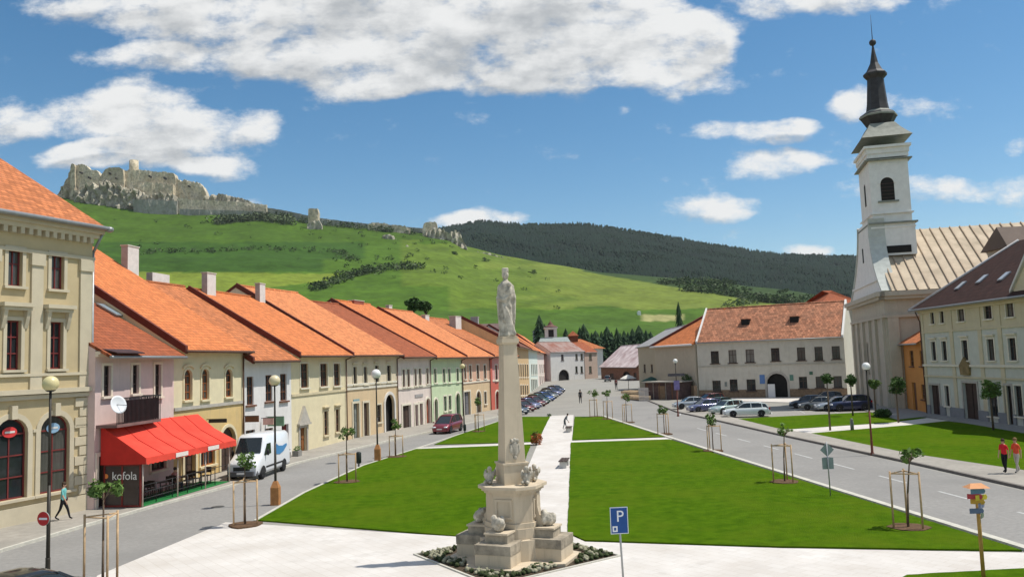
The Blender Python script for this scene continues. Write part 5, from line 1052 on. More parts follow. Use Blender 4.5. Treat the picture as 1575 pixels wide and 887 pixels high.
# hillside bushes and hedges
def bushes():
    rnd=random.Random(5); HB=mat('hill bush green',(.030,.062,.014),.9,.35,.05,col2=(.06,.10,.022)); HB2=mat('grey green bush',(.10,.13,.06),.9,.3,.05)
    def line(pts,n,w,sz,name,label,m=HB,cat='hedge'):
        mb=MB()
        for k in range(n):
            f=rnd.random()*(len(pts)-1); i=int(f); t=f-i; px=pts[i][0]*(1-t)+pts[i+1][0]*t+rnd.gauss(0,w); py=pts[i][1]*(1-t)+pts[i+1][1]*t+rnd.gauss(0,w*.22)
            c=on_hill(px,py); s=sz*rnd.uniform(.6,1.4)*c.y/1000; leaves(mb,c+Vector((0,0,s*.5)),(s*1.2,s*1.2,s*.8),26,s*.30,m if rnd.random()<.75 else HB2,rnd,shell=.5)
        o=mb.build(name,None,label,cat,kind='stuff',fix=False)
    line([(480,448),(505,437),(540,425),(590,415),(650,412)],150,5,5.5,'hedgerow','dark diagonal hedgerow climbing the castle hill')
    line([(200,390),(300,388),(400,384),(520,389),(545,402)],90,5,3.5,'hedgerow','thin horizontal line of bushes across the castle hill')
    line([(330,343),(360,340),(400,337),(450,345)],120,6,5.5,'thicket','grey green thicket below the long castle wall',HB2,'bushes')
    line([(400,337),(440,334),(480,345),(560,352),(640,360)],110,5,4.5,'thicket','row of dark bushes along the castle ridge',HB,'bushes')
    line([(1020,437),(1080,436),(1130,442)],110,5,5,'hedgerow','upper band of dark bushes on the right meadow')
    line([(1060,447),(1110,450),(1170,462),(1230,466)],170,6,6,'hedgerow','lower band of dark bushes on the right meadow')
    line([(1120,470),(1180,463),(1250,462),(1300,470)],100,6,5,'hedgerow','bushes showing above the mottled tile roof')
    mb=MB()
    for k in range(85):
        px=rnd.choice((rnd.uniform(150,700),rnd.uniform(480,860))); py=lerp_tab(RIDGE,px)+rnd.uniform(8,75); c=on_hill(px,py); s=rnd.uniform(1.5,4)*c.y/1000; leaves(mb,c+Vector((0,0,s*.5)),(s*1.2,s*1.2,s*.8),22,s*.4,HB,rnd,shell=.5)
    mb.build('hillside_shrubs',None,'scattered small shrubs on the castle hill slope','shrubs',kind='stuff',fix=False)
    for k,(px,py) in enumerate(((1115,432),(1150,446),(1205,452),(820,421),(700,392),(745,402),(1105,445))):
        c=on_hill(px,py); big=MB(); s=6.5 if k<3 else 4.5; leaves(big,c+Vector((0,0,s*.5)),(s*1.6,s*1.6,s*.8),160,s*.25,HB,rnd,shell=.4,clumps=5)
        big.build('bush',None,('bush group at the left end of the upper right meadow','rounded bush between the right meadow hedges','bush near the church end of the right meadow','dark bush on the ridge right of the statue','small bush below the castle rocks','bush on the slope left of the statue crown','low bush on the dark meadow strip')[k],'bush',fix=False)
    h=on_hill(980,484); w=MB(); w.box(-1.6,1.6,-1.5,1.5,-1,3,mat('white hut',(.8,.8,.78),.8,.05)); w.add([(-1.8,-1.7,3),(1.8,-1.7,3),(1.8,1.7,3),(-1.8,1.7,3),(0,0,4)],[(0,1,4),(1,2,4),(2,3,4),(3,0,4),(0,3,2,1)],GUT); o=w.build('hut',None,'tiny white hut alone on the green hillside','hut'); o.location=h
bushes()
# ---------------------------------------------------------------- castle ruins
CSM=None
def castle_mat(name,c1,c2,dark):
    M=mat(name,c1,.95,.15,.05,.5,col2=c2,bscale=.3); nt=M.node_tree; N=nt.nodes; L=nt.links.new; p=N['Principled BSDF']; src=p.inputs['Base Color'].links[0].from_socket
    tc=N.new('ShaderNodeTexCoord'); nz=N.new('ShaderNodeTexNoise'); nz.inputs['Scale'].default_value=.28; nz.inputs['Detail'].default_value=8; nz.inputs['Roughness'].default_value=.75; L(tc.outputs['Object'],nz.inputs['Vector'])
    mr=N.new('ShaderNodeMapRange'); mr.inputs[1].default_value=.46; mr.inputs[2].default_value=.66; mr.inputs[4].default_value=.85; L(nz.outputs['Fac'],mr.inputs[0])
    mx=N.new('ShaderNodeMix'); mx.data_type='RGBA'; L(mr.outputs[0],mx.inputs['Factor']); L(src,mx.inputs['A']); mx.inputs['B'].default_value=(*dark,1); L(mx.outputs['Result'],p.inputs['Base Color']); return M
C1=castle_mat('castle limestone',(.56,.48,.35),(.70,.61,.45),(.20,.17,.12)); C2=castle_mat('castle dark limestone',(.50,.42,.30),(.62,.53,.38),(.20,.17,.11)); C3=castle_mat('castle grey wall',(.30,.29,.25),(.36,.35,.30),(.18,.19,.14)); C4=castle_mat('castle pale rock',(.42,.38,.30),(.54,.49,.39),(.15,.15,.10))
def ruin(parent,name,top,yb,Y,m,depth=14,amp=1.1,jag=1.5,seed=1,o_=(0,0,0),label=None):
    """wall or crag: jagged top outline given along the photo row, real depth and rough faces"""
    rnd=random.Random(seed); o=Vector(o_); x0,x1=top[0][0],top[-1][0]; n=max(5,int((x1-x0)/1.6)); rows=9; vs=[];fs=[]
    for side in (0,1):
        for j in range(rows+1):
            for i in range(n+1):
                px=x0+(x1-x0)*i/n
                ty=top[-1][1]
                for (a,b),(c,d) in zip(top,top[1:]):
                    if a<=px<=c: ty=b+(d-b)*((px-a)/max(.01,c-a)); break
                by=lerp_tab(yb,px) if isinstance(yb,list) else yb
                r0=random.Random(seed*1000+i); ty2=ty+r0.uniform(-.5,1)*jag
                py=by+6+(ty2-by-6)*j/rows; p=Z(px,py,Y)
                if side: p.y+=depth; p.x=p.x*(1+depth/Y*.2)
                p.y+=(-1 if not side else 1)*amp*(2.0*noise.noise(Vector((px/5.5+seed,py/13,side)))+.7*noise.noise(Vector((px/2.,py/5,seed))))
                vs.append(p-o)
    m1=n+1; off=(rows+1)*m1
    for j in range(rows):
        for i in range(n):
            a=j*m1+i; fs.append((a,a+1,a+m1+1,a+m1)); fs.append((off+a+m1,off+a+m1+1,off+a+1,off+a))
        fs.append((j*m1,(j+1)*m1,off+(j+1)*m1,off+j*m1)); fs.append((j*m1+n,off+j*m1+n,off+(j+1)*m1+n,(j+1)*m1+n))
    for i in range(n): a=rows*m1+i; fs.append((a,a+1,off+a+1,off+a))
    mb=MB(); mb.add(vs,fs,m); return mb.build(name,parent,label)
def castle():
    o=Vector((Z(240,330,1290).x,1290,Z(240,330,1290).z)); root=empty('castle_ruin',o,0,'large ruined pale stone castle crowning the green hill','castle')
    def r(name,top,yb,Y,m,**k): return ruin(root,name,top,yb,Y,m,o_=o,**k)
    r('crag',[(86,300),(92,290),(98,281),(103,273),(108,262),(112,262),(118,280),(125,300)],308,1280,C2,seed=2,depth=30,amp=6,jag=3)
    r('tower_wall',[(108,258),(109,253),(113,251),(115,256)],306,1270,C2,seed=3,depth=20,jag=1)
    r('curtain_wall',[(115,254),(120,252),(130,253),(134,256),(140,261),(150,262),(154,270),(158,276)],307,1276,C1,seed=4,depth=14)
    r('crag',[(112,296),(125,290),(140,280),(152,284),(160,275),(172,282),(196,290),(215,292)],316,1262,C4,seed=5,depth=26,amp=7,jag=3)
    r('keep_wall',[(152,276),(157,266),(162,260),(167,258),(176,257),(186,258),(190,261),(190.5,270)],308,1268,C2,seed=6,depth=24,jag=.8)
    r('palace_wall',[(191,263),(198,261),(213,261),(230,262),(240,264),(252,264),(262,266),(268,267),(270,275)],306,1275,C1,seed=7,depth=16,jag=1.2)
    r('inner_wall',[(205,285),(225,280),(245,281),(266,284)],306,1264,C2,seed=8,depth=10,jag=1.6)
    r('palace_wall',[(268,273),(275,275),(279,279),(284,276),(292,278),(298,279),(305,281),(310,284),(314,290),(318,299)],308,1278,C1,seed=9,depth=16,jag=2)
    r('crag',[(196,296),(210,291),(228,300),(250,296),(268,300)],311,1258,C4,seed=10,depth=20,amp=6,jag=3)
    r('outer_wall',[(205,307),(230,307),(272,309)],325,1248,C3,seed=11,depth=5,amp=.8,jag=.4)
    r('outer_wall',[(272,305),(300,307),(340,309),(380,311),(410,315)],324,1255,C1,seed=12,depth=6,amp=.8,jag=.6)
    r('outer_wall',[(276,321),(300,322),(340,323),(372,324),(404,325)],333,1246,C3,seed=13,depth=5,amp=.8,jag=.3)
    r('crag',[(314,304),(325,299),(340,298),(352,301),(372,305),(384,309)],312,1275,C4,seed=14,depth=18,amp=4,jag=1.5)
    t=MB(); c=Z(206,262,1285); rr=7.2; n=18; zt=Z(206,247,1285).z; zb=Z(206,300,1285).z
    t.lathe([(rr*1.06,zb-o.z),(rr,c.z-o.z),(rr*.97,zt-o.z),(rr*.6,zt-o.z-.2)],C2,n,(c.x-o.x,1285-o.y,0),smooth=True); t.build('round_tower',root)
    # black window holes with depth in the walls
    rnd=random.Random(4); 
    for k,(px,py) in enumerate([(126,266),(139,274),(171,268),(181,275),(232,272),(255,275),(292,287)]):
        Y=1256; p=Z(px,py,Y); w=MB(); 
        w.box(p.x-1.3-o.x,p.x+1.3-o.x,-20,-2,p.z-2-o.z,p.z+2-o.z,DARK)
        # recessed hole: box stands inside the wall with its front flush
        w=MB(); yy={True:1268}.get(False,1272)-o.y; p=Z(px,py,1271); w.box(p.x-.8-o.x,p.x+.8-o.x,1264-o.y,1273-o.y,p.z-1.5-o.z,p.z+(.6+k%3*.5)-o.z,DARK); w.build('window_hole',root)
    # outworks along the ridge
    o2=Vector((Z(483,345,1240).x,1240,Z(483,345,1240).z)); tr=empty('watch_tower',o2,0,'broken square tower standing alone on the castle ridge','tower')
    ruin(tr,'wall',[(474,322),(475,320),(484,321),(489,320),(489.5,326)],352,1230,C2,depth=13,amp=.8,jag=.6,seed=21,o_=o2); ruin(tr,'rubble',[(472,344),(480,341),(490,338),(495,346)],355,1226,C4,depth=8,amp=2,jag=1.5,seed=22,o_=o2)
    q=ruin(None,'long_wall',[(408,319),(430,322),(450,326),(472,331),(490,335),(530,340),(566,344),(600,347),(652,351)],352,1288,C3,depth=5,amp=.8,jag=.4,seed=23); tag(q,'thin grey curtain wall following the ridge to the broken tower','wall')
    q=ruin(None,'gate_ruin',[(566,345),(572,342),(580,342),(592,343),(600,346),(612,346),(622,347),(630,352)],356,1268,C1,depth=10,amp=1.5,jag=1,seed=24); tag(q,'low pale gate ruin on the ridge between tower and rocks','ruin')
    q=ruin(None,'ruin_block',[(650,351),(652,343),(660,341),(671,341),(673,350)],360,1262,C1,depth=12,amp=1,jag=.8,seed=25); tag(q,'small square ruin at the right end of the castle ridge','ruin')
    q=ruin(None,'limestone_crag',[(655,357),(668,349),(682,353),(690,358),(698,353),(706,356),(711,366),(718,378)],377,1250,C4,depth=22,amp=5,jag=3,seed=26); tag(q,'pale limestone crag where the ridge drops to the right','rock')
    q=ruin(None,'limestone_crag',[(588,362),(596,360),(604,362),(610,368)],370,1200,C4,depth=10,amp=3,jag=2,seed=27); tag(q,'grey outcrop below the gate ruin','rock')
    q=ruin(None,'limestone_crag',[(620,382),(626,376),(632,384)],388,1150,C4,depth=8,amp=2,jag=1,seed=28); tag(q,'small pointed rock in the middle of the slope','rock')
    q=ruin(None,'limestone_crag',[(728,386),(750,388),(775,396),(800,402)],404,1262,C4,depth=8,amp=2,jag=2,seed=29); tag(q,'broken rocky rim on the descending skyline','rock')
castle()
# ---------------------------------------------------------------- cafe terrace
def cafe():
    F=F1; L0=F1.L
    # frame along pink + yellow house wall
    A=G(150,783); Bc=G(217,786); Dc=G(353,744); 
    # terrace floor
    tc=[G(160,786),G(217,783),G(352,743),G(338,737)]
    E0=G(217,783); E1=G(353,743); u=(E1-E0).normalized(); n=Vector((-u.y,u.x,0)); L=(E1-E0).length; rz=math.atan2(u.y,u.x); FR_=Frame(E0,E1)
    dep=F1.hit(200,700)[0]; wallt=None
    # distance from the front edge to the house wall
    w0=F1.o; dw=(w0-E0).dot(n); dw2=(F2.o+F2.u*F2.L-E0).dot(n); DW=max(1.8,min(dw,dw2)-.05)
    carpet=MB(); carpet.box(0,L,0.0,DW*.9,.11,.14,mat('green carpet',(.015,.17,.04),.95,.15,5)); o=carpet.build('carpet',None,'bright green artificial grass carpet under the cafe awning','carpet'); o.location=E0; o.rotation_euler=(0,0,rz)
    root=empty('awning',E0,rz,'big sloping red awning over the cafe terrace','awning'); REDF=mat('red canvas',(.66,.060,.036),.85,.2,1.0,.012); REDD=mat('deep red canvas',(.55,.03,.02),.8,.1)
    zf=(FR_.hit(232,700)[1]+FR_.hit(350,678)[1])/2; zb=Frame(w0,F2.o+F2.u*F2.L).hit(265,640)[1]; zb=max(zb,zf+.9)
    a=MB(); nn=12
    for i in range(nn):
        x0,x1=-.15+(L+.3)*i/nn,-.15+(L+.3)*(i+1)/nn
        secs=[]
        for x in (x0,x1): secs.append([(x,-.35,zf),(x,DW*.5,(zf+zb)/2-.06),(x,DW,zb),(x,DW,zb-.03),(x,DW*.5,(zf+zb)/2-.09),(x,-.35,zf-.03)])
        a.loft(secs,REDF,False,caps=False)
    a.build('canopy',root)
    for i in range(1,6):
        x=-.15+(L+.3)*i/6; q=MB(); q.extr([(x,-.35,zf+.004),(x,DW*.5,(zf+zb)/2-.055),(x,DW,zb+.004),(x,DW,zb+.03),(x,DW*.5,(zf+zb)/2-.03),(x,-.35,zf+.03)],(.04,0,0),REDD); q.build('seam',root)
    v=MB(); 
    for i in range(24):
        x0=-.15+(L+.3)*i/24; x1=x0+(L+.3)/24; v.add([(x0,-.36,zf),(x1,-.36,zf),(x1,-.38,zf-.30),((x0+x1)/2,-.39,zf-.34),(x0,-.38,zf-.30)],[(0,1,2,3,4)],REDF)
    v.build('valance',root)
    sv_=MB(); sv_.extr([(-.16,-.35,zf-.30),(-.16,-.35,zf),(-.16,DW,zb),(-.16,DW,zf-.32)],(.02,0,0),REDD); sv_.build('side_cheek',root)
    for pa,pb,ya,yb in ((260,279,692,702),(310,327,680,689)):
        u0=FR_.hit(pa,695)[0]; u1=FR_.hit(pb,690)[0]; p=MB(); p.box(u0,u1,-.405,-.395,zf-.27,zf-.05,mat('pale valance label',(.75,.68,.62),.8,.1,12)); p.build('label_patch',root)
    for x in (0.05,L*.36,L*.68,L-.1):
        p=MB(); p.tube((x,-.05,.14),(x,-.05,zf-.1),.035,.035,mat('pale post',(.62,.52,.44),.5,.1),8); p.build('post',root)
    # glazed side screen with lettering
    s=empty('glass_screen',G(217,783),0,'dark red framed glass side screen with white lettering','screen'); S1=G(217,783); S0=S1+n*DW*.96; d=(S1-S0).normalized(); s.location=S0; s.rotation_euler=(0,0,math.atan2(d.y,d.x)); SL=(S1-S0).length; zt=zf-.30
    fm=MB(); FRM=mat('screen frame red',(.20,.025,.02),.5,.15)
    for x in (0,SL*.5-.04,SL-.08): fm.box(x,x+.08,-.04,.04,.12,zt,FRM)
    for z_ in (.12,zt-.09): fm.box(.08,SL-.08,-.035,.035,z_,z_+.09,FRM)
    fm.build('frame',s); g=MB(); g.box(.08,SL-.08,-.012,.012,.21,zt-.09,mat('smoked panel',(.055,.04,.037),.25,.3,1.5,spec=.4)); g.build('panel',s)
    def text(body,size,m,parent,loc,rot,ex=.008,name='lettering',label=None,align='CENTER'):
        cu=bpy.data.curves.new(name,'FONT'); cu.body=body; cu.size=size; cu.extrude=ex; cu.align_x=align; cu.align_y='CENTER'; t=bpy.data.objects.new('t',cu); COL.objects.link(t); bpy.context.view_layer.update()
        me=bpy.data.meshes.new_from_object(t.evaluated_get(bpy.context.evaluated_depsgraph_get())); bpy.data.objects.remove(t); me.materials.clear(); me.materials.append(m); me.name=name
        o=bpy.data.objects.new(name,me); COL.objects.link(o); o.parent=parent; o.location=loc; o.rotation_euler=rot; return o
    globals()['text']=text
    t=text('kofola',.56,mat('white lettering',(.78,.76,.72),.6,.03),s,(SL*.56,-.03,1.62),(R(90),0,0)); t.data.transform(Matrix.Shear('XY',4,(.22,0)))
    k=MB(); k.ball((SL*.56-1.02,-.025,1.62),(.12,.012,.12),mat('orange dot',(.8,.25,.06),.6,.1),12,8); k.build('emblem',s)
    # railing
    r=empty('railing',E0,rz,'black iron railing along the front of the cafe terrace','railing')
    for x in [i*L/6 for i in range(7)]:
        p=MB(); p.tube((x,.12,.14),(x,.12,1.1),.025,.025,IRON,6); p.build('post',r)
    p=MB(); 
    for z_ in (.45,.78,1.1): p.tube((0,.12,z_),(L,.12,z_),.02,.02,IRON,6)
    p.build('rail',r)
    # tables and chairs
    TB=mat('dark table top',(.05,.03,.03),.5,.2)
    def table():
        t=empty('cafe_table',(0,0,0),0,'','table','tables under the red awning'); a=MB(); a.lathe([(.36,.70),(.38,.72),(.38,.74),(.3,.75)],TB,14); a.build('table_top',t); b=MB(); b.tube((0,0,.02),(0,0,.7),.03,.03,IRON,8); b.lathe([(.24,0),(.24,.02),(.05,.04)],IRON,12); b.build('pedestal',t); return t
    def chair():
        c=empty('cafe_chair',(0,0,0),0,'','chair','chairs under the red awning'); a=MB(); a.box(-.21,.21,-.21,.21,.43,.47,FDK); a.build('seat',c); b=MB(); b.box(-.21,.21,.18,.22,.6,.92,FDK); b.box(-.21,-.17,.18,.22,.47,.6,FDK); b.box(.17,.21,.18,.22,.47,.6,FDK); b.build('backrest',c)
        for x in (-.18,.18):
            for y in (-.18,.18): l=MB(); l.box(x-.02,x+.02,y-.02,y+.02,0,.43,FDK); l.build('leg',c)
        return c
    t0=table(); c0=chair(); nm=['nearest the glass screen','second from the glass screen','third from the glass screen','farthest from the screen']
    fl=.14
    for i in range(4):
        x=L*(.15+.23*i); y=DW*.5; t=t0 if i==0 else copy_tree(t0); P=E0+u*x+n*y; put(t,(P.x,P.y,fl),rz,'small round dark cafe table '+nm[i])
        for j,(dx,dy,a) in enumerate(((-.6,0,90),(.6,0,-90))):
            c=c0 if i==0 and j==0 else copy_tree(c0); Q=P+u*dx+n*dy; put(c,(Q.x,Q.y,fl),rz+R(a),'dark chair on the %s side of the cafe table %s'%('left' if j==0 else 'right',nm[i]))
    return E0,u,n,L,DW,rz,fl
CF=cafe()
def balcony():
    u0=.1; u1=F1.hit(218,625)[0]; z0=F1.hit(190,648)[1]; z1=F1.hit(190,611)[1]; root=[c for c in COL.objects if c.get('label','').startswith('low pink')][0]
    b=MB(); b.box(u0,u1,-1.1,-.003,z0-.15,z0,mat('balcony slab',(.2,.12,.11),.8,.2)); bo=b.build('balcony',root); r=MB()
    for i in range(int((u1-u0)/.12)): r.box(u0+i*.12,u0+i*.12+.03,-1.1,-1.07,z0,z1,IRON)
    for i in range(9): r.box(u1-.03,u1,-1.07+i*.12,-1.04+i*.12,z0,z1,IRON)
    r.box(u0,u1,-1.12,-1.06,z1,z1+.05,IRON); r.box(u1-.05,u1+.01,-1.06,-.01,z1,z1+.05,IRON); r.build('railing',bo)
    r=MB(); r.box(u0+.7,u1-.2,-1.06,-1.05,z0+.05,z1-.1,mat('dark red balcony panel',(.09,.025,.025),.7,.2)); r.build('panel',bo)
    d=MB(); c=F1.hit(180,622,-1.3); 
    d.M=Matrix.Translation((c[0],-1.35,c[1]))@Matrix.Rotation(R(75),4,'X')@Matrix.Rotation(R(-20),4,'Y'); d.lathe([(.02,-.08),(.2,-.06),(.38,-.02),(.45,.04),(.45,.05),(.36,0),(.02,-.05)],mat('white dish',(.72,.73,.75),.4,.04),20); o=d.build('satellite_dish',None,'white satellite dish on the dark balcony of the pink house','satellite dish'); 
    d=MB(); d.M=Matrix.Translation((c[0],-1.35,c[1])); d.tube((0,.05,0),(0,.28,-.2),.025,.025,IRON,6); d.tube((0,.05,0),(.1,-.45,-.05),.015,.015,IRON,5); a=d.build('arm',o)
    o.location=F1.o; o.rotation_euler=(0,0,F1.rz)
    # small canopy above
    m=MB(); z=F1.hit(200,543)[1]; m.extr([(.2,-.002,z+.25),(.2,-1.0,z),(.2,-1.0,z-.06),(.2,-.002,z+.17)],(2.6,0,0),mat('dark canopy',(.06,.03,.03),.7,.2)); m.build('canopy',root)
balcony()
# shop signs on houses
def wallsign(F,root,px0,px1,py0,py1,m,name='shop_sign',off=-.06,label=None):
    a=F.hit(px0,py1); b=F.hit(px1,py0); s=MB(); s.box(a[0],b[0],off,-.003,a[1],b[1],m); return s.build(name,root,label)
def hanging(F,root,px,py0,py1,w,m,label=None):
    a=F.hit(px,py1); b=F.hit(px,py0); s=MB(); s.box(a[0]-.04,a[0]+.04,-w-.15,-.15,a[1],b[1],m); s.box(a[0]-.02,a[0]+.02,-w-.15,-.003,b[1],b[1]+.04,IRON); return s.build('hanging_sign',root,label)
hanging(F2,h2,374,640,649,1.0,mat('brown sign',(.16,.07,.04),.6,.2),'brown hanging sign at the right corner')
hanging(F3,h3,409,641,655,1.3,mat('green sign',(.20,.34,.22),.6,.2),'pale green hanging sign'); hanging(F3,h3,402,643,653,.8,mat('pink sign',(.6,.35,.3),.6,.2))
wallsign(F6,h6,638,650,605,611,mat('grey lettered board',(.35,.33,.32),.7,.2,20)); wallsign(F5,h5,543,552,613,618,mat('teal board',(.22,.34,.36),.7,.2,20))
hanging(F2,h2,318,645,650,1.2,IRON)
# ---------------------------------------------------------------- lamps
POLE=mat('dark lamp post',(.035,.03,.022),.5,.2,4); BOX_=mat('rusty orange base box',(.42,.19,.07),.8,.25,4); RUSTP=mat('reddish brown post',(.16,.045,.03),.7,.2,4)
def lamp(label,px,pb,pg,rg,gc,style='left',r=None):
    b=G(px,pb); hg=pxh(b,pg); rg=rg*b.y/FPX; o=empty('street_lamp',b,0,label,'street lamp','globe street lamps'); p=MB(); pm=POLE if style!='box' else POLE
    p.tube((0,0,0),(0,0,hg*.5),.065,.055,RUSTP if style=='red' else pm,10); p.tube((0,0,hg*.5),(0,0,hg-rg*.8),.05,.04,pm,10); p.build('pole',o)
    g=MB(); g.ball((0,0,hg),rg,gc,18,12); g.build('globe',o)
    c=MB(); c.lathe([(rg*.3,hg-rg*1.02),(rg*.55,hg-rg*.9),(rg*.6,hg-rg*.8),(rg*.3,hg-rg*.75)],IRON,14); c.build('collar',o)
    if style=='box':
        x=MB(); x.prism([(-.2,-.2),(.2,-.2),(.2,.2),(-.2,.2)],0,.85,BOX_); x.loft([[(-.2,-.2,.85),(.2,-.2,.85),(.2,.2,.85),(-.2,.2,.85)],[(-.09,-.09,1.15),(.09,-.09,1.15),(.09,.09,1.15),(-.09,.09,1.15)]],BOX_,False); x.build('base_box',o)
    else: x=MB(); x.lathe([(.13,0),(.13,.12),(.08,.2),(.07,.9),(.075,.95)],RUSTP if style=='red' else POLE,12); x.build('base',o)
    return o
YG=mat('yellowed globe',(.62,.54,.28),.35,.08,3,spec=.5); WG=mat('white globe',(.80,.80,.76),.3,.03,3,spec=.5); PG=mat('creamy globe',(.66,.56,.36),.35,.08,3,spec=.5)
lamp('nearest lamp with big yellowish globe, carrying the no entry disc',73,905,590,12,YG)
lamp('lamp with creamy globe and orange base box beside the white van',424,776,585,8.5,PG,'box')
lamp('lamp with pale globe and orange base box before the beige house',581,709,575,7.5,WG,'box')
lamp('small distant lamp before the salmon house',714,657,563,4,YG)
lamp('lamp with white globe and reddish post on the right pavement before the church',1342,700,563,6.2,WG,'red')
lamp('small far lamp with white globe before the blank beige building',1043,640,555,3.6,WG,'red')
p_=MB(); bq=G(1043,640); 
q=MB(); q.box(-.9,.9,-.06,.0,-.15,.15,mat('small dark sign boards',(.10,.09,.10),.7,.3,3)); o=q.build('direction_board',None,'small dark board on brackets on the far lamp post','sign'); o.location=(bq.x,bq.y-.08,pxh(bq,576))
q=MB(); q.box(-.3,.3,-.06,.0,-.5,.5,mat('violet poster',(.22,.18,.38),.7,.3,3)); o=q.build('poster_board',None,'small violet poster board hung on the far lamp post','sign'); o.location=(bq.x,bq.y-.08,pxh(bq,592))
# bins
def bin_(px,pb,h,w,label):
    b=G(px,pb); o=empty('litter_bin',b,0,label,'litter bin','black litter bins on posts'); H=h*b.y/FPX; r=w*b.y/FPX/2; m=mat('bin black green',(.014,.022,.018),.5,.2,3); a=MB(); a.lathe([(r*.8,H*.28),(r,H*.35),(r,H*.93),(r*.6,H)],m,14); a.build('bin_body',o); c=MB(); c.tube((0,0,0),(0,0,H*.3),.05,.05,IRON,8); c.build('post',o)
bin_(552,719,24,8,'black oval litter bin at the lawn kerb by the beige house'); bin_(715,666,14,4.5,'small black bin at the foot of the distant left lamp')
# ---------------------------------------------------------------- signs
SGR=mat('galvanised post',(.36,.37,.37),.45,.1,4,metal=.5); SB=mat('sign blue',(.015,.075,.26),.45,.05); SW=mat('sign white',(.78,.79,.80),.5,.03); SR=mat('sign red',(.50,.02,.025),.45,.08); SBK=mat('sign back grey',(.26,.31,.29),.55,.12,5)
def signs():
    b=G(67,868); b=G(73,905); 
    # no entry disc hung on the nearest lamp post
    z=Z(67,797,b.y-.12).z; x=Z(67,797,b.y-.12).x; r=10.5*(b.y)/FPX; o=empty('no_entry_sign',(x,b.y-.12,z),R(-12),'red round no entry sign fixed to the nearest lamp post','road sign')
    M=Matrix.Rotation(R(90),4,'X'); a=MB(); a.M=M; a.lathe([(r,-.015),(r,.015)],SBK,28,smooth=False); a.build('back_plate',o)
    a=MB(); a.M=M; a.lathe([(r*.98,.016),(r*.98,.02)],SR,28,smooth=False); a.build('red_disc',o); a=MB(); a.box(-r*.68,r*.68,-.026,-.0205,-r*.14,r*.14,SW); a.build('white_bar',o); a=MB(); a.box(-.04,.12,.015,.07,-.05,.05,IRON); a.build('clamp',o)
    # parking sign
    b=G(957,905); o=empty('parking_sign',(b.x,b.y,0),R(4),'blue P parking sign on a thin grey post in front','road sign'); zt=pxh(b,779); zb=pxh(b,820); w=27*b.y/FPX/2
    a=MB(); a.tube((.06,.05,0),(.0,.05,zt-.05),.03,.03,SGR,8); a.build('post',o); a=MB(); a.box(-w,w,-.012,.012,zb,zt,SB); 
    p=a.build('plate',o); e=MB(); t_=.018
    for (x0,x1,za,zc) in ((-w,w,zt-t_,zt),(-w,w,zb,zb+t_),(-w,-w+t_,zb+t_,zt-t_),(w-t_,w,zb+t_,zt-t_)): e.box(x0,x1,-.015,-.0125,za,zc,SW)
    e.build('border',p); t=text('P',(zt-zb)*.60,SW,p,(.10*w,-.016,zb+(zt-zb)*.64),(R(90),0,0),.003)
    e=MB(); e.box(-w*.78,-w*.22,-.016,-.0125,zb+.06,zb+.22,SW); e.box(-w*.62,-w*.38,-.019,-.0165,zb+.10,zb+.18,SB); e.build('pictogram',p)
    # diamond sign seen from the back
    b=G(1277,764); o=empty('priority_sign',(b.x,b.y,0),0,'grey back of a diamond sign over a square plate at the road kerb','road sign'); zc=pxh(b,691); k=b.y/FPX; a=MB(); a.tube((0,-.04,0),(-.02,-.04,zc+12*k),.03,.03,SGR,8); a.build('post',o)
    a=MB(); h=10.5*k; a.extr([(0,0,zc-h),(h,0,zc),(0,0,zc+h),(-h,0,zc)],(0,.02,0),SBK); a.build('diamond_plate',o); zq=pxh(b,712); a=MB(); a.box(-8.5*k,8.5*k,0,.02,zq-8.5*k,zq+8.5*k,SBK); a.build('square_plate',o)
    # guidepost
    b=G(1514,900); k=b.y/FPX; o=empty('guidepost',(b.x,b.y,0),0,'wooden tourist guidepost with small orange roof and coloured arrow boards','signpost'); zt=pxh(b,746); a=MB(); WP=mat('varnished post',(.42,.24,.06),.7,.2,5); a.tube((0.0,0,0),(0,0,zt),.055,.05,WP,8); a.build('post',o)
    a=MB(); c=mat('orange shingle cap',(.62,.30,.14),.8,.15); zr=zt; a.add([(-.29,-.2,zr-.05),(.29,-.2,zr-.05),(.29,.2,zr-.05),(-.29,.2,zr-.05),(-.15,0,zr+.07),(.15,0,zr+.07)],[(0,1,5,4),(1,2,5),(2,3,4,5),(3,0,4),(0,3,2,1)],c); a.build('cap_roof',o)
    for i,(py,w,dx,rz,col) in enumerate(((754,.27,0,8,(.12,.22,.30)),(762,.24,-.10,-15,(.42,.05,.06)),(763.5,.26,.10,20,(.62,.50,.04)),(770,.22,.02,-30,(.50,.30,.04)),(776,.24,.05,40,(.2,.22,.32)),(784,.24,-.1,0,(.13,.17,.26)),(791,.2,.05,50,(.12,.16,.10)))):
        a=MB(); z=pxh(b,py); M=Matrix.Translation((dx*.7,0,z))@Matrix.Rotation(R(rz),4,'Z'); w*=.82; a.M=M; a.extr([(-w,-.075,-.07),(w*.8,-.075,-.07),(w,-.075,0),(w*.8,-.075,.07),(-w,-.075,.07)],(0,.018,0),mat('arrow board %d'%i,col,.6,.1)); a.build('arrow_board',o)
signs()
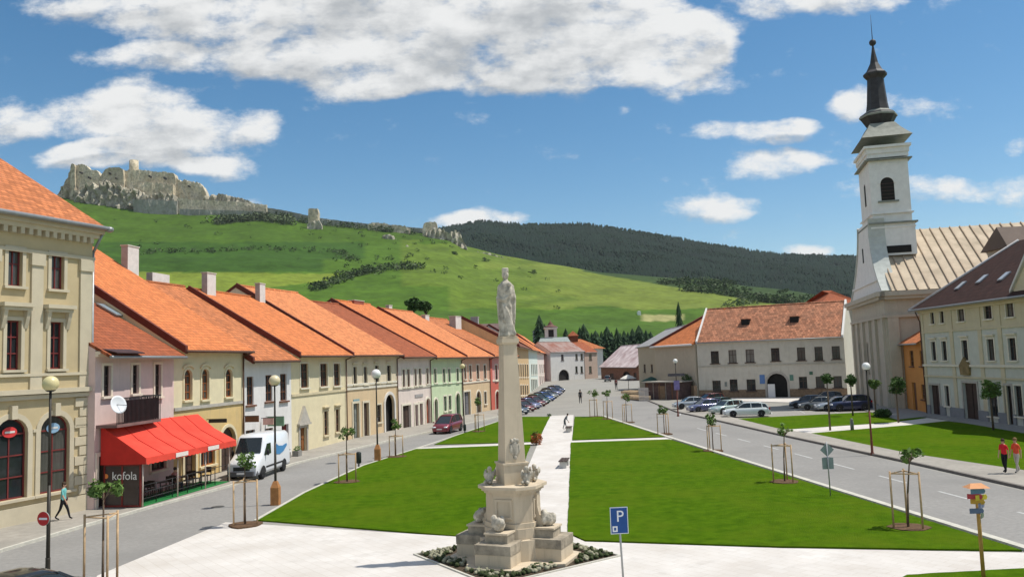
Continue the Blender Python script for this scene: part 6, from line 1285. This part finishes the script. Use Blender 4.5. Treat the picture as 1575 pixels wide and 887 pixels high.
# ---------------------------------------------------------------- vehicles
TYRE=mat('tyre rubber',(.018,.018,.019),.85,.2,10); RIM=mat('alloy rim',(.42,.43,.44),.35,.1,5,metal=.6); CGL=mat('car glass',(.015,.022,.026),.04,.1,1,spec=.7); HL=mat('headlamp glass',(.60,.62,.64),.15,.05,3,spec=.8); TL=mat('tail lamp red',(.42,.01,.01),.25,.1,3,spec=.6); BLK=mat('black plastic',(.022,.022,.023),.6,.2,6); PLT=mat('number plate white',(.70,.70,.68),.5,.03)
def paint(name,c,metal=.35):
    M=mat('paint '+name,c,.28,.03,2,metal=metal,spec=.6); M.node_tree.nodes['Principled BSDF'].inputs['Coat Weight'].default_value=.6; M.node_tree.nodes['Principled BSDF'].inputs['Coat Roughness'].default_value=.06; return M
def car(kind,pm,label='',group=None,W=1.74):
    """x is forward; profile points (x, z) of belt line, roof from glasshouse list"""
    K=dict(
     hatch=dict(L=4.0,belt=[(-1.98,.72),(-1.95,.92),(-1.2,.96),(0,.93),(.85,.92),(1.55,.80),(1.92,.66),(2.0,.52)],roof=[(-1.86,.93),(-1.62,1.38),(-1.0,1.47),(0,1.46),(.28,1.40),(1.0,.92)],wb=(-1.2,1.28),ra=.30),
     sedan=dict(L=4.5,belt=[(-2.2,.70),(-2.15,.95),(-1.55,.99),(0,.93),(.95,.92),(1.8,.80),(2.2,.66),(2.27,.5)],roof=[(-1.60,.97),(-1.0,1.38),(-.5,1.44),(.15,1.43),(.45,1.36),(1.15,.92)],wb=(-1.35,1.42),ra=.31),
     wagon=dict(L=4.6,belt=[(-2.28,.70),(-2.22,.95),(-1.6,.98),(0,.94),(.95,.93),(1.85,.80),(2.22,.66),(2.32,.5)],roof=[(-2.12,.96),(-1.85,1.36),(-1.2,1.47),(0,1.48),(.38,1.41),(1.15,.93)],wb=(-1.38,1.45),ra=.32),
     suv=dict(L=4.4,belt=[(-2.15,.85),(-2.1,1.08),(-1.4,1.10),(0,1.06),(.85,1.06),(1.7,.96),(2.1,.84),(2.2,.62)],roof=[(-2.0,1.08),(-1.85,1.60),(-1.2,1.70),(0,1.70),(.25,1.64),(.95,1.06)],wb=(-1.3,1.38),ra=.36),
     mpv=dict(L=4.4,belt=[(-2.1,.78),(-2.05,1.0),(-1.4,1.03),(0,.99),(1.1,.97),(1.75,.85),(2.08,.70),(2.16,.52)],roof=[(-2.0,1.0),(-1.85,1.56),(-1.2,1.68),(0,1.67),(.4,1.58),(1.45,.94)],wb=(-1.3,1.42),ra=.32))[kind]
    o=empty('parked_car',(0,0,0),0,label,'car',group); b=MB(); w=W/2
    def sec(x,z):
        e=.0; xn=abs(x)/(K['L']/2); ww=w*(1-.16*max(0,xn-.72)/.28); zb=.22+ (.08 if xn>.95 else 0)
        return [(x,-ww*.94,zb),(x,-ww,zb+.16),(x,-ww,z*.62+.06),(x,-ww*.97,z-.06),(x,-ww*.86,z),(x,0,z+.015),(x,ww*.86,z),(x,ww*.97,z-.06),(x,ww,z*.62+.06),(x,ww,zb+.16),(x,ww*.94,zb)]
    xs=[];B_=K['belt']
    def bz(x):
        for (a,c),(d,e) in zip(B_,B_[1:]):
            if a<=x<=d: return c+(e-c)*(x-a)/(d-a)
        return B_[-1][1] if x>0 else B_[0][1]
    n=20; L0,L1=B_[0][0],B_[-1][0]; xs=[L0+(L1-L0)*i/n for i in range(n+1)]
    b.loft([sec(x,bz(x)) for x in xs],pm,True,True)
    # roof panel
    Rf=K['roof']; top=Rf[1:-1]; rw=w*.74
    r=MB(); 
    def rsec(x,z,f=1.): return [(x,-rw*f,z-.06),(x,-rw*.93*f,z),(x,-rw*.5*f,z+.025),(x,0,z+.035),(x,rw*.5*f,z+.025),(x,rw*.93*f,z),(x,rw*f,z-.06),(x,0,z-.055)]
    b.loft([rsec(x,z) for x,z in top],pm,True,True)
    # pillars
    def pil(a,c,t=.05):
        for s_ in (-1,1): b.extr([(a[0]-t,s_*w*.90,a[1]),(a[0]+t,s_*w*.90,a[1]),(c[0]+t,s_*rw*.97,c[1]),(c[0]-t,s_*rw*.97,c[1])],(0,-s_*.05,0),pm)
    pil(Rf[0],Rf[1]); pil(Rf[-1],Rf[-2]); mid=(Rf[0][0]+Rf[-1][0])/2; pil((mid+.1,.95),(mid+.1,Rf[3][1]-.03),.035)
    if kind in('wagon','mpv','suv','hatch'): pil((Rf[1][0]+.35,.95),(Rf[1][0]+.38,Rf[2][1]-.05),.05)
    b.build('body',o)
    g=MB(); gl=[]
    bw=w*.88; a,z0=Rf[0]; c,z1=Rf[-1]
    pts=Rf; zl=min(z0,z1)-.02
    L_=[(x,-bw if i in(0,len(pts)-1) else -rw*.965,z-.035) for i,(x,z) in enumerate(pts)]; R_=[(x,-y,z) for x,y,z in L_]
    lowL=[(x,-bw,bz(x)-.02) for x,_ in pts]; lowR=[(x,-y,z) for x,y,z in lowL]
    vs=L_+R_+lowL+lowR; k=len(pts); fs=[]
    for i in range(k-1):
        fs+=[(i,i+1,2*k+i+1,2*k+i),(k+i,k+i+1,3*k+i+1,3*k+i),(i,i+1,k+i+1,k+i)]
    g.add(vs,fs,CGL); g.build('window',o)
    for x in K['wb']:
        for s_ in (-1,1):
            ra=K['ra']; M=Matrix.Translation((x,s_*(w-.10),ra))@Matrix.Rotation(R(90)*-s_,4,'X'); t=MB(); t.M=M; t.lathe([(ra*.62,-.10),(ra*.95,-.10),(ra,-.06),(ra,.06),(ra*.95,.105),(ra*.62,.105)],TYRE,20); wh=t.build('wheel',o)
            q=MB(); q.M=M; q.lathe([(ra*.62,.06),(ra*.60,.108),(ra*.5,.085),(.05,.09),(.03,.11)],RIM,14); q.build('rim',wh)
            q=MB(); q.M=Matrix.Translation((x,s_*(w-.003),ra+.03))@Matrix.Rotation(R(90)*-s_,4,'X'); pt=[((ra+.07)*math.cos(a_*math.pi/10),(ra+.07)*math.sin(a_*math.pi/10)*(1 if s_<0 else -1)) for a_ in range(11)]
            q.add([(px_,py_,.006) for px_,py_ in pt],[list(range(11))],BLK); q.build('wheel_arch',o)
    xf=B_[-1][0]; xr=B_[0][0]; zf=B_[-1][1]
    for s_ in (-1,1):
        h=MB(); h.ball((xf-.10,s_*w*.66,zf+.10),(.16,.20,.085),HL,10,6); h.build('headlight',o)
        h=MB(); h.box(xr-.02,xr+.12,s_*w*.70-.12,s_*w*.70+.12,B_[0][1]+.02,B_[0][1]+.24,TL); h.build('tail_light',o)
        h=MB(); h.ball((Rf[-1][0]-.18,s_*(w+.07),Rf[-1][1]+.09),(.09,.10,.075),pm,8,6); h.build('mirror',o)
    h=MB(); h.box(xf-.02,xf+.05,-w*.55,w*.55,.28,.42,BLK); h.build('grille',o)
    for nm_,x in (('bumper',xf),('bumper',xr)):
        h=MB(); s_=1 if x>0 else -1; h.extr([(x-s_*.18,-w*.86,.24),(x+s_*.06,-w*.7,.24),(x+s_*.06,w*.7,.24),(x-s_*.18,w*.86,.24)],(0,0,.22),pm if x>0 else BLK); h.build(nm_,o)
    for x in (xf+.065,xr-.065):
        h=MB(); h.box(x-.01,x+.01,-.26,.26,.40,.51,PLT); h.build('number_plate',o)
    return o
PT={k:paint(k,c,m) for k,(c,m) in dict(silver=((.42,.45,.47),.5),white=((.66,.70,.70),.1),black=((.012,.014,.017),.3),slate=((.05,.07,.095),.4),blue=((.02,.07,.25),.4),navy=((.018,.025,.075),.4),red=((.22,.03,.045),.3),maroon=((.10,.012,.012),.3),green=((.012,.055,.045),.4),mint=((.38,.48,.45),.3),violet=((.11,.12,.22),.4),grey=((.16,.165,.16),.5)).items()}
def place_car(o,x,y,heading,label): put(o,(x,y,.02),heading,label); return o
# row of cars on the left kerb, nose to the houses
n0=G(812,634); 
protoH=car('hatch',PT['slate'],'',group='cars parked slantwise on the left before the end houses'); protoS=car('sedan',PT['black'],'',group='cars parked slantwise on the left before the end houses'); protoW=car('wagon',PT['silver'],'',group='cars parked slantwise on the left before the end houses')
rowl=[(812,637,protoH,'slate','nearest car of the slanted row, slate grey, half hidden by the column'),(821,632.5,protoS,'maroon','dark maroon saloon, second in the slanted row'),(829,628.5,protoW,'violet','violet estate car, third in the slanted row'),(838,624.5,protoS,'black','black saloon, fourth in the slanted row'),(845,620.5,protoH,'green','dark green hatchback in the middle of the slanted row'),(852,616.5,protoH,'blue','bright blue hatchback in the slanted row'),(856,612.5,protoS,'grey','grey saloon just behind the bright blue hatchback'),(862,608,protoW,'silver','silver estate car near the far end of the slanted row'),(868,603.5,protoH,'navy','navy hatchback, last and farthest of the slanted row')]
used=set()
for px,py,pr,c,lb in rowl:
    b=G(px,py); base={protoH:'slate',protoS:'black',protoW:'silver'}[pr]
    if pr in used: o=copy_tree(pr,None,{PT[base]:PT[c]})
    else:
        o=pr; used.add(pr)
        if c!=base:
            for ch in kids(o):
                for i,m_ in enumerate(ch.data.materials):
                    if m_==PT[base]: ch.data.materials[i]=PT[c]
            # later copies start from the recoloured prototype
            PT[base]=PT[c]
    place_car(o,b.x-1.6,b.y+1.0,R(-52),lb)
PT['black']=paint('black two',(.012,.014,.017)); PT['silver']=paint('silver two',(.42,.45,.47),.5); PT['slate']=paint('slate two',(.05,.07,.095),.4)
g2='cars in the car park before the arcade building'
def pk(kind,c,px,py,hd,lb,dy=0): 
    o=car(kind,PT[c],lb,g2); b=G(px,py); place_car(o,b.x,b.y+dy,R(hd),lb); return o
pk('wagon','white',1152,641.5,172,'white estate car parked sideways at the lawn edge of the car park',.8)
pk('hatch','mint',1124,637,205,'pale mint hatchback nosed in behind the white estate car',1.5)
pk('sedan','green',1113,631,205,'dark green saloon between the mint and the violet cars',2)
pk('hatch','violet',1086,633.5,195,'violet blue hatchback left of the dark green saloon',.5)
pk('sedan','silver',1064,628,182,'silver blue saloon at the left end of the car park',0)
pk('hatch','maroon',1100,624,200,'maroon hatchback behind the violet blue one',3)
pk('hatch','slate',1243,627,160,'slate hatchback leftmost in the right group before the arcade',0)
pk('sedan','grey',1262,630,165,'grey saloon in the middle of the right group',0)
pk('wagon','silver',1290,631,180,'silver backed estate car at the front of the right group',.3)
pk('suv','navy',1311,632,178,'navy off-road car rightmost beside the church corner',.6)
pk('hatch','black',1275,621,170,'black hatchback at the rear of the right group',1)
o=car('mpv',PT['red'],'dark red people carrier parked on the left street before the green house','cars on the street',1.76); b=G(688,667.5); place_car(o,b.x-.1,b.y+2.2,R(-107),o['label'])
o=car('suv',PT['grey'],'lone grey car driving away at the end of the street','cars on the street'); b=G(930,587); place_car(o,b.x+1,b.y+1,R(80),o['label'])
o=car('sedan',PT['black'],'black car whose roof just shows at the lower left edge','cars on the street'); b=Z(38,877,22.6); place_car(o,b.x+.2,22.4,R(62),o['label'])
# ---- delivery van
def van():
    WP=paint('van white',(.74,.76,.78),.0); o=empty('delivery_van',(0,0,0),0,'white high-roof delivery van with blue swoosh on its side','van'); b=MB(); L=5.6; w=.97
    pr=[(-2.8,.35),(-2.8,2.45),(-2.55,2.58),(.9,2.62),(1.25,2.50),(1.85,1.50),(2.62,1.18),(2.80,.95),(2.82,.40)]
    def sec(x,z):
        t=1.-.10*max(0,(x-1.6)/1.2); ww=w*t; k=.90 if z>1.6 else .96
        return [(x,-ww*.96,.32),(x,-ww,.5),(x,-ww,min(z-.12,1.2)),(x,-ww*k,z-.10),(x,-ww*k*.88,z),(x,0,z+.03),(x,ww*k*.88,z),(x,ww*k,z-.10),(x,ww,min(z-.12,1.2)),(x,ww,.5),(x,ww*.96,.32)]
    def tz(x):
        q=[(-2.8,2.40),(-2.6,2.56),(.9,2.62),(1.22,2.50),(1.88,1.46),(2.6,1.20),(2.80,.98)]
        for (a,c),(d,e) in zip(q,q[1:]):
            if a<=x<=d: return c+(e-c)*(x-a)/(d-a)
        return q[-1][1]
    xs=[-2.8,-2.7,-2.5,-1.5,-.5,.4,.9,1.1,1.22,1.4,1.6,1.75,1.88,2.1,2.35,2.6,2.72,2.80]
    b.loft([sec(x,tz(x)) for x in xs],WP,True,True); b.build('body',o)
    g=MB(); f=lambda x,y:(x+.012,y,tz(x)+.035)
    g.add([f(1.28,-.70),f(1.28,.70),f(1.84,.80),f(1.84,-.80)],[(0,1,2,3)],CGL); g.build('windscreen',o)
    for s_ in (-1,1):
        y=s_*.975; g=MB(); pts=[(.55,y*.965,1.42),(.55,y*.93,2.05),(1.12,y*.93,2.05),(1.60,y*.955,1.48),(1.60,y*.965,1.38)]; g.extr(pts,(0,s_*.035,0),CGL); g.build('side_window',o)
        h=MB(); h.ball((1.45,s_*1.12,1.55),(.07,.10,.19),BLK,8,6); h.build('mirror',o)
        h=MB(); h.ball((2.62,s_*.66,.98),(.17,.17,.15),HL,10,6); h.build('headlight',o); h=MB(); h.box(-2.84,-2.78,s_*.86-.07,s_*.86+.07,.9,1.35,TL); h.build('tail_light',o)
        h=MB(); h.box(-2.0,1.4,s_*.978-.012,s_*.978+.012,.62,.72,BLK); h.build('rub_strip',o)
        m_=mat('van graphic blue',(.05,.22,.45),.35,.1); h=MB(); sw=[(-.3,1.25),(-.9,1.18),(-1.6,1.3),(-2.3,1.62),(-2.2,1.75),(-1.5,1.66),(-.8,1.72),(-.25,1.95),(-.05,1.6)]; yy=s_*.985
        h.extr([(x,yy-(0.055 if s_>0 else -.055)*max(0,(z-1.2)),z) for x,z in sw],(0,s_*.012,0),m_); h.build('blue_graphic',o)
    h=MB(); h.box(2.79,2.84,-.5,.5,.62,.85,BLK); h.build('grille',o); h=MB(); h.extr([(2.62,-.92,.30),(2.90,-.72,.30),(2.90,.72,.30),(2.62,.92,.30)],(0,0,.27),mat('van bumper grey',(.10,.10,.105),.6,.1)); h.build('bumper',o)
    h=MB(); h.box(2.90,2.92,-.26,.26,.42,.53,PLT); h.build('number_plate',o)
    for x in (-1.75,1.85):
        for s_ in (-1,1):
            ra=.35; M=Matrix.Translation((x,s_*(w-.11),ra))@Matrix.Rotation(R(90)*-s_,4,'X'); t=MB(); t.M=M; t.lathe([(ra*.6,-.1),(ra*.95,-.1),(ra,-.05),(ra,.06),(ra*.95,.112),(ra*.6,.112)],TYRE,20); wh=t.build('wheel',o); q=MB(); q.M=M; q.lathe([(ra*.6,.06),(ra*.58,.113),(ra*.4,.09),(.05,.1)],RIM,14); q.build('rim',wh)
            q=MB(); q.M=Matrix.Translation((x,s_*(w+.001),ra+.03))@Matrix.Rotation(R(90)*-s_,4,'X'); q.add([((ra+.08)*math.cos(a*math.pi/10),(ra+.08)*math.sin(a*math.pi/10)*(1 if s_<0 else -1),.006) for a in range(11)],[list(range(11))],BLK); q.build('wheel_arch',o)
    b=G(400,738); put(o,(b.x-.75,b.y+2.3,.02),R(-94)); return o
van()
# ---------------------------------------------------------------- people
SKIN=mat('skin',(.52,.31,.21),.6,.05,5)
def person(label,px,pb,height,facing,top,bot,hair,shoes=(.02,.02,.02),stride=.0,lean=0.,bag=None,sleeve='short',child=None,skirt=None,loc=None):
    """one continuous skinned body; faces local +x"""
    b=loc or G(px,pb); k=height/1.75; o=empty('person',(b.x,b.y,b.z if loc else .11),facing,label,'person'); s=stride
    V=[(0,0,.95),(0,0,1.12),(.015+lean*.2,0,1.30),(.02+lean*.3,0,1.44),(.02+lean*.34,0,1.52),(.04+lean*.4,0,1.60),(.045+lean*.42,0,1.68)]
    rad=[(.135,.16),(.115,.135),(.125,.165),(.10,.13),(.052,.055),(.078,.075),(.08,.075)]
    E=[(0,1),(1,2),(2,3),(3,4),(4,5),(5,6)]
    def add(p,r,par): V.append(p); rad.append(r if isinstance(r,tuple) else (r,r)); E.append((par,len(V)-1)); return len(V)-1
    for sd,f in ((1,s),(-1,-s)):
        h=add((0,sd*.09,.88),.095,0); kn=add((f*.5+.03,sd*.10,.50),.062,h); an=add((f*1.0-(.06 if f<0 else 0),sd*.10,.10+(.05 if f<0 else 0)),.04,kn); add((f*1.0+.13,sd*.105,.045),.035,an)
        sh=add((.015+lean*.27,sd*.17,1.41),.055,3); el=add((-f*.35-.01+lean*.3,sd*.23,1.14),.04,sh); wr=add((-f*.65+.05+lean*.45,sd*.23,.90),.027,el); pa=add((-f*.72+.06+lean*.47,sd*.23,.83),.030,wr)
        for q in range(4): add((-f*.76+.07+lean*.48+(q-1.5)*.018,sd*.225,.755-.008*(1.5-abs(q-1.5))),.0095,pa)
        add((-f*.72+.10+lean*.47,sd*.215,.80),.011,pa)
    me=bpy.data.meshes.new('figure'); me.from_pydata([(x*k,y*k,z*k) for x,y,z in V],E,[]); t=bpy.data.objects.new('t',me); COL.objects.link(t)
    md=t.modifiers.new('s','SKIN'); sv_=me.skin_vertices[0].data
    for i,r in enumerate(rad): sv_[i].radius=(r[0]*k,r[1]*k); sv_[i].use_root=(i==0)
    t.modifiers.new('d','SUBSURF').levels=1; bpy.context.view_layer.update()
    m2=bpy.data.meshes.new_from_object(t.evaluated_get(bpy.context.evaluated_depsgraph_get())); bpy.data.objects.remove(t)
    mt=mat('top %.2f%.2f%.2f'%top,top,.85,.12,8); mb_=mat('bottom %.2f%.2f%.2f'%bot,bot,.85,.12,8); ms=mat('shoe %.2f%.2f%.2f'%shoes,shoes,.6,.1)
    m2.materials.clear()
    for m_ in (SKIN,mt,mb_,ms): m2.materials.append(m_)
    for p in m2.polygons:
        p.use_smooth=True; c=p.center/k; z=c.z; arm=abs(c.y)>.185 and z<1.43
        if arm: p.material_index=1 if (z>(1.2 if sleeve=='short' else .92)) else 0
        elif z>1.495: p.material_index=0
        elif z>.97: p.material_index=1
        elif z>.085 or (abs(c.x)<.0): p.material_index=2
        else: p.material_index=3
    m2.name='body'; bo=bpy.data.objects.new('body',m2); COL.objects.link(bo); bo.parent=o
    hx=.045+lean*.42; h=MB(); hm=mat('hair %.2f%.2f%.2f'%hair,hair,.8,.2,20); h.ball(((hx-.025)*k,0,1.70*k),(.105*k,.095*k,.10*k),hm,12,8); 
    h.ball(((hx-.07)*k,0,1.63*k),(.05*k,.085*k,.09*k),hm,10,6); h.build('hair',o)
    f_=MB(); 
    for sd in (-1,1): f_.ball(((hx+.078)*k,sd*.03*k,1.655*k),(.009*k,.013*k,.008*k),DARK,6,4); f_.ball(((hx-.005)*k,sd*.083*k,1.64*k),(.022*k,.012*k,.03*k),SKIN,6,4)
    f_.ball(((hx+.09)*k,0,1.628*k),(.02*k,.013*k,.024*k),SKIN,6,4); f_.ball(((hx+.078)*k,0,1.59*k),(.01*k,.024*k,.006*k),mat('lips',(.38,.12,.1),.6),6,4); f_.build('face',o)
    if bag:
        q=MB(); q.ball((-.05*k,.26*k,.95*k),(.15*k,.06*k,.14*k),mat('bag %.2f'%bag[0],bag,.6,.1),10,8); q.tube((-.05*k,.24*k,1.05*k),(0,.14*k,1.44*k),.012,.012,mat('bag %.2f'%bag[0],bag,.6,.1),6); bg_=q.build('shoulder_bag',None,'dark bag hanging at the side of '+('the walking woman' if 'turquoise' in label else 'a person'),'bag'); bg_.location=o.location; bg_.rotation_euler=o.rotation_euler
    return o
person('woman in turquoise top and black trousers walking past the corner building',97,803,1.68,R(5),(.16,.46,.44),(.012,.012,.015),(.06,.035,.02),stride=.26,bag=(.09,.012,.03))
person('person in bright red shirt and black trousers on the right pavement',1547,730,1.68,R(205),(.62,.02,.03),(.012,.012,.014),(.05,.03,.02),stride=.10)
person('person in orange red top and light trousers at the right frame edge',1566,730,1.72,R(195),(.68,.09,.04),(.50,.44,.38),(.20,.12,.05),stride=.16)
person('distant person in dark clothes standing in the middle of the square',893,621.5,2.0,R(100),(.02,.02,.025),(.02,.02,.022),(.02,.015,.01),stride=.08,sleeve='long')
person('far small person in red and dark clothes near the street end',948,600,2.3,R(90),(.16,.03,.03),(.03,.03,.035),(.02,.015,.01),stride=.1,sleeve='long')
person('person in grey bending forward over the bench on the white path',869,662,1.45,R(-20),(.16,.17,.19),(.09,.10,.11),(.02,.015,.01),stride=.14,lean=.85,sleeve='long')
# seated guest under the awning
E0,u,n,L,DW,rz,fl=CF
def seated(label,loc,rot,top,bot,hair):
    o=empty('person',loc,rot,label,'person'); V=[(0,0,.55),(0,0,.75),(.0,0,.95),(0,0,1.06),(.01,0,1.14),(.03,0,1.22),(.035,0,1.30)]; rad=[(.15,.16),(.12,.14),(.12,.165),(.10,.13),(.052,.055),(.078,.075),(.08,.075)]; E=[(i,i+1) for i in range(6)]
    def add(p,r,par): V.append(p); rad.append((r,r)); E.append((par,len(V)-1)); return len(V)-1
    for sd in (1,-1):
        h=add((.10,sd*.1,.53),.09,0); kn=add((.44,sd*.11,.52),.06,h); an=add((.44,sd*.11,.10),.04,kn); add((.57,sd*.11,.04),.035,an); sh=add((0,sd*.18,1.03),.055,3); el=add((.06,sd*.24,.80),.04,sh); wr=add((.30,sd*.16,.78),.028,el); pa=add((.37,sd*.13,.785),.028,wr)
        for q in range(4): add((.44,sd*.13+(q-1.5)*.018,.79),.0095,pa)
        add((.40,sd*.095,.80),.011,pa)
    me=bpy.data.meshes.new('f'); me.from_pydata(V,E,[]); t=bpy.data.objects.new('t',me); COL.objects.link(t); t.modifiers.new('s','SKIN'); sv_=me.skin_vertices[0].data
    for i,r in enumerate(rad): sv_[i].radius=r; sv_[i].use_root=(i==0)
    t.modifiers.new('d','SUBSURF').levels=1; bpy.context.view_layer.update(); m2=bpy.data.meshes.new_from_object(t.evaluated_get(bpy.context.evaluated_depsgraph_get())); bpy.data.objects.remove(t); m2.materials.clear()
    for m_ in (SKIN,mat('guest top',top,.85,.1),mat('guest bottom',bot,.85,.1)): m2.materials.append(m_)
    for p in m2.polygons: p.use_smooth=True; c=p.center; p.material_index=0 if (c.z>1.11 or (c.x>.2 and c.z>.7)) else (1 if c.z>.6 else 2)
    bo=bpy.data.objects.new('body',m2); COL.objects.link(bo); bo.parent=o; h=MB(); h.ball((.01,0,1.33),(.1,.09,.095),mat('guest hair',hair,.8,.2),12,8); h.build('hair',o); f_=MB()
    for sd in (-1,1): f_.ball((.112,sd*.03,1.275),(.009,.013,.008),DARK,6,4)
    f_.ball((.12,0,1.25),(.02,.013,.024),SKIN,6,4); f_.build('face',o)
P=E0+u*(L*.61)+n*(DW*.5)-u*.6; seated('guest in a pink top seated at a table under the red awning',(P.x,P.y,fl-.08),rz,(.62,.28,.25),(.03,.03,.05),(.05,.03,.02))
# ---------------------------------------------------------------- benches and street end clutter
def bench(px,pb,label,rot):
    b=G(px,pb); o=empty('bench',(b.x,b.y,.03),rot,label,'bench'); a=MB()
    for y in (-.18,0,.18): a.box(-.9,.9,y-.07,y+.07,.40,.45,FDK)
    a.build('seat',o)
    for x in (-.65,.65): l=MB(); l.box(x-.1,x+.1,-.2,.2,0,.398,mat('bench concrete',(.55,.53,.50),.9,.1,4)); l.build('leg',o)
bench(868,718,'low backless bench of dark slats at the right edge of the white path',R(80)); bench(875,664,'far dark bench beside the bending person on the white path',R(80))
def clutter():
    rub=plaster('rubble masonry',(.34,.27,.20),(.18,.14,.10),.6); gw=mat('grey weathered boards',(.26,.23,.20),.9,.25,3); lb=mat('light timber',(.55,.42,.27),.85,.2,2)
    # low wooden shed before the blank building
    a=G(993,614); b=G(1043,614.5); F=Frame(a,b); o=empty('shed',F.o,F.rz,'low dark wooden shed with flat roof before the blank beige building','shed'); h=F.hit(1020,588)[1]; w=MB(); w.box(0,F.L,0,4,0,h,mat('shed boards',(.10,.065,.06),.85,.35,2)); w.build('wall',o)
    for i in range(5): w=MB(); x=F.L*(i+.3)/5.2; w.box(x,x+.14,-.06,-.002,0,h,gw if i%2 else WOOD); w.build('post',o)
    w=MB(); w.box(F.L*.42,F.L*.62,-.05,-.003,0,h*.8,mat('shed door brown',(.22,.15,.09),.8,.2)); w.build('door',o); w=MB(); w.box(-.3,F.L+.3,-.5,4.2,h,h+.15,mat('felt roof',(.30,.28,.24),.9,.2,1)); w.build('roof',o)
    # picket fence
    a=G(983,616); b=G(1000,617); F=Frame(a,b); o=empty('fence',F.o,F.rz,'short pale picket fence left of the dark shed','fence'); n_=int(F.L/.28)
    for i in range(n_): w=MB(); w.box(i*.28,i*.28+.14,-.02,.02,0,2.0,mat('pale picket',(.55,.53,.50),.8,.2)); w.build('picket',o)
    w=MB(); w.box(0,F.L,.02,.06,.4,.5,gw); w.box(0,F.L,.02,.06,1.5,1.6,gw); w.build('rail',o)
    # stacked timber terrace
    for k,(x0,x1,yb,yt,lbb) in enumerate(((955,984,604,598,'upper stack of light timber beams beside the barn'),(955,984,612,606,'lower stack of light timber beams by the street'))):
        a=G(x0,yb+2); b=G(x1,yb+4); F=Frame(a,b); o=empty('timber_stack',F.o,F.rz,lbb,'timber'); 
        for i in range(4):
            w=MB(); w.box(0,F.L,i*.5,i*.5+.42,.15,.55+.1*(i%2),lb); w.build('beam',o)
    # parasol
    b=G(1003,607); o=empty('parasol',(b.x,b.y,0),0,'closed dark green parasol beside the shed','parasol'); w=MB(); w.tube((0,0,0),(0,0,3),.05,.05,IRON); w.build('pole',o); w=MB(); w.lathe([(1.9,2.4),(.9,2.8),(.1,3.1)],mat('parasol green',(.02,.07,.05),.8,.2),8,smooth=False); w.build('canopy',o)
    b=G(967,600); o=empty('parasol',(b.x,b.y,0),0,'open white parasol before the barn','parasol'); w=MB(); w.tube((0,0,0),(0,0,3),.05,.05,IRON); w.build('pole',o); w=MB(); w.lathe([(1.7,2.3),(.9,2.8),(.1,3.1)],mat('parasol white',(.7,.68,.62),.8,.05),8,smooth=False); w.build('canopy',o)
    # flower tubs by doors, post boxes etc. on the left walkway
    for px,pb,lbb in ((457,703,'small dark planter left of the brown door of the cream yellow house'),(440,706,'stone planter at the right corner of the white house')):
        b=G(px,pb); o=empty('planter',(b.x,b.y,.1),F4.rz,lbb,'planter'); w=MB(); w.box(-.3,.3,-.25,.25,0,.4,mat('planter stone',(.25,.24,.22),.9,.2,4)); w.build('tub',o); q=MB(); leaves(q,(0,0,.55),(.32,.28,.2),120,.07,LEAF,random.Random(px)); q.build('plant',o,fix=False)
    # bollards on the right pale path
    for px,pb,lbb in ((1311,662,'short bollard on the pale path between the right lawns'),):
        b=G(px,pb); w=MB(); w.lathe([(.14,0),(.14,.75),(.10,.85),(.12,.9),(.05,1.0)],mat('bollard grey',(.2,.2,.2),.7,.15),12); w=w.build('bollard',None,lbb,'bollard'); w.location=b
    # drain covers
    for px,pb,lbb in ((548+0,736,'dark drain cover in the left street before the beige house'),(335,779,'dark drain cover in the street in front of the cafe')):
        b=G(px,pb); w=MB(); w.prism([(.32*math.cos(i*.5236),.32*math.sin(i*.5236)) for i in range(12)],0,.006,mat('iron cover',(.07,.07,.065),.7,.2)); w=w.build('drain_cover',None,lbb,'drain cover'); w.location=(b.x,b.y,.008)
clutter()
# ---------------------------------------------------------------- air
def haze():
    mb=MB(); mb.box(-4100,4100,-350,4100,-1.2,480,DARK); M=bpy.data.materials.new('air'); M.use_nodes=True; nt=M.node_tree; nt.nodes.clear(); o=nt.nodes.new('ShaderNodeOutputMaterial'); v=nt.nodes.new('ShaderNodeVolumePrincipled'); v.inputs['Color'].default_value=(.86,.92,1,1); v.inputs['Density'].default_value=.000035; v.inputs['Anisotropy'].default_value=.1
    nt.links.new(v.outputs[0],o.inputs['Volume']); mb.mats=[M]; h=mb.build('haze',None,'thin clear summer air over town and hills','air',kind='stuff'); return h
haze()
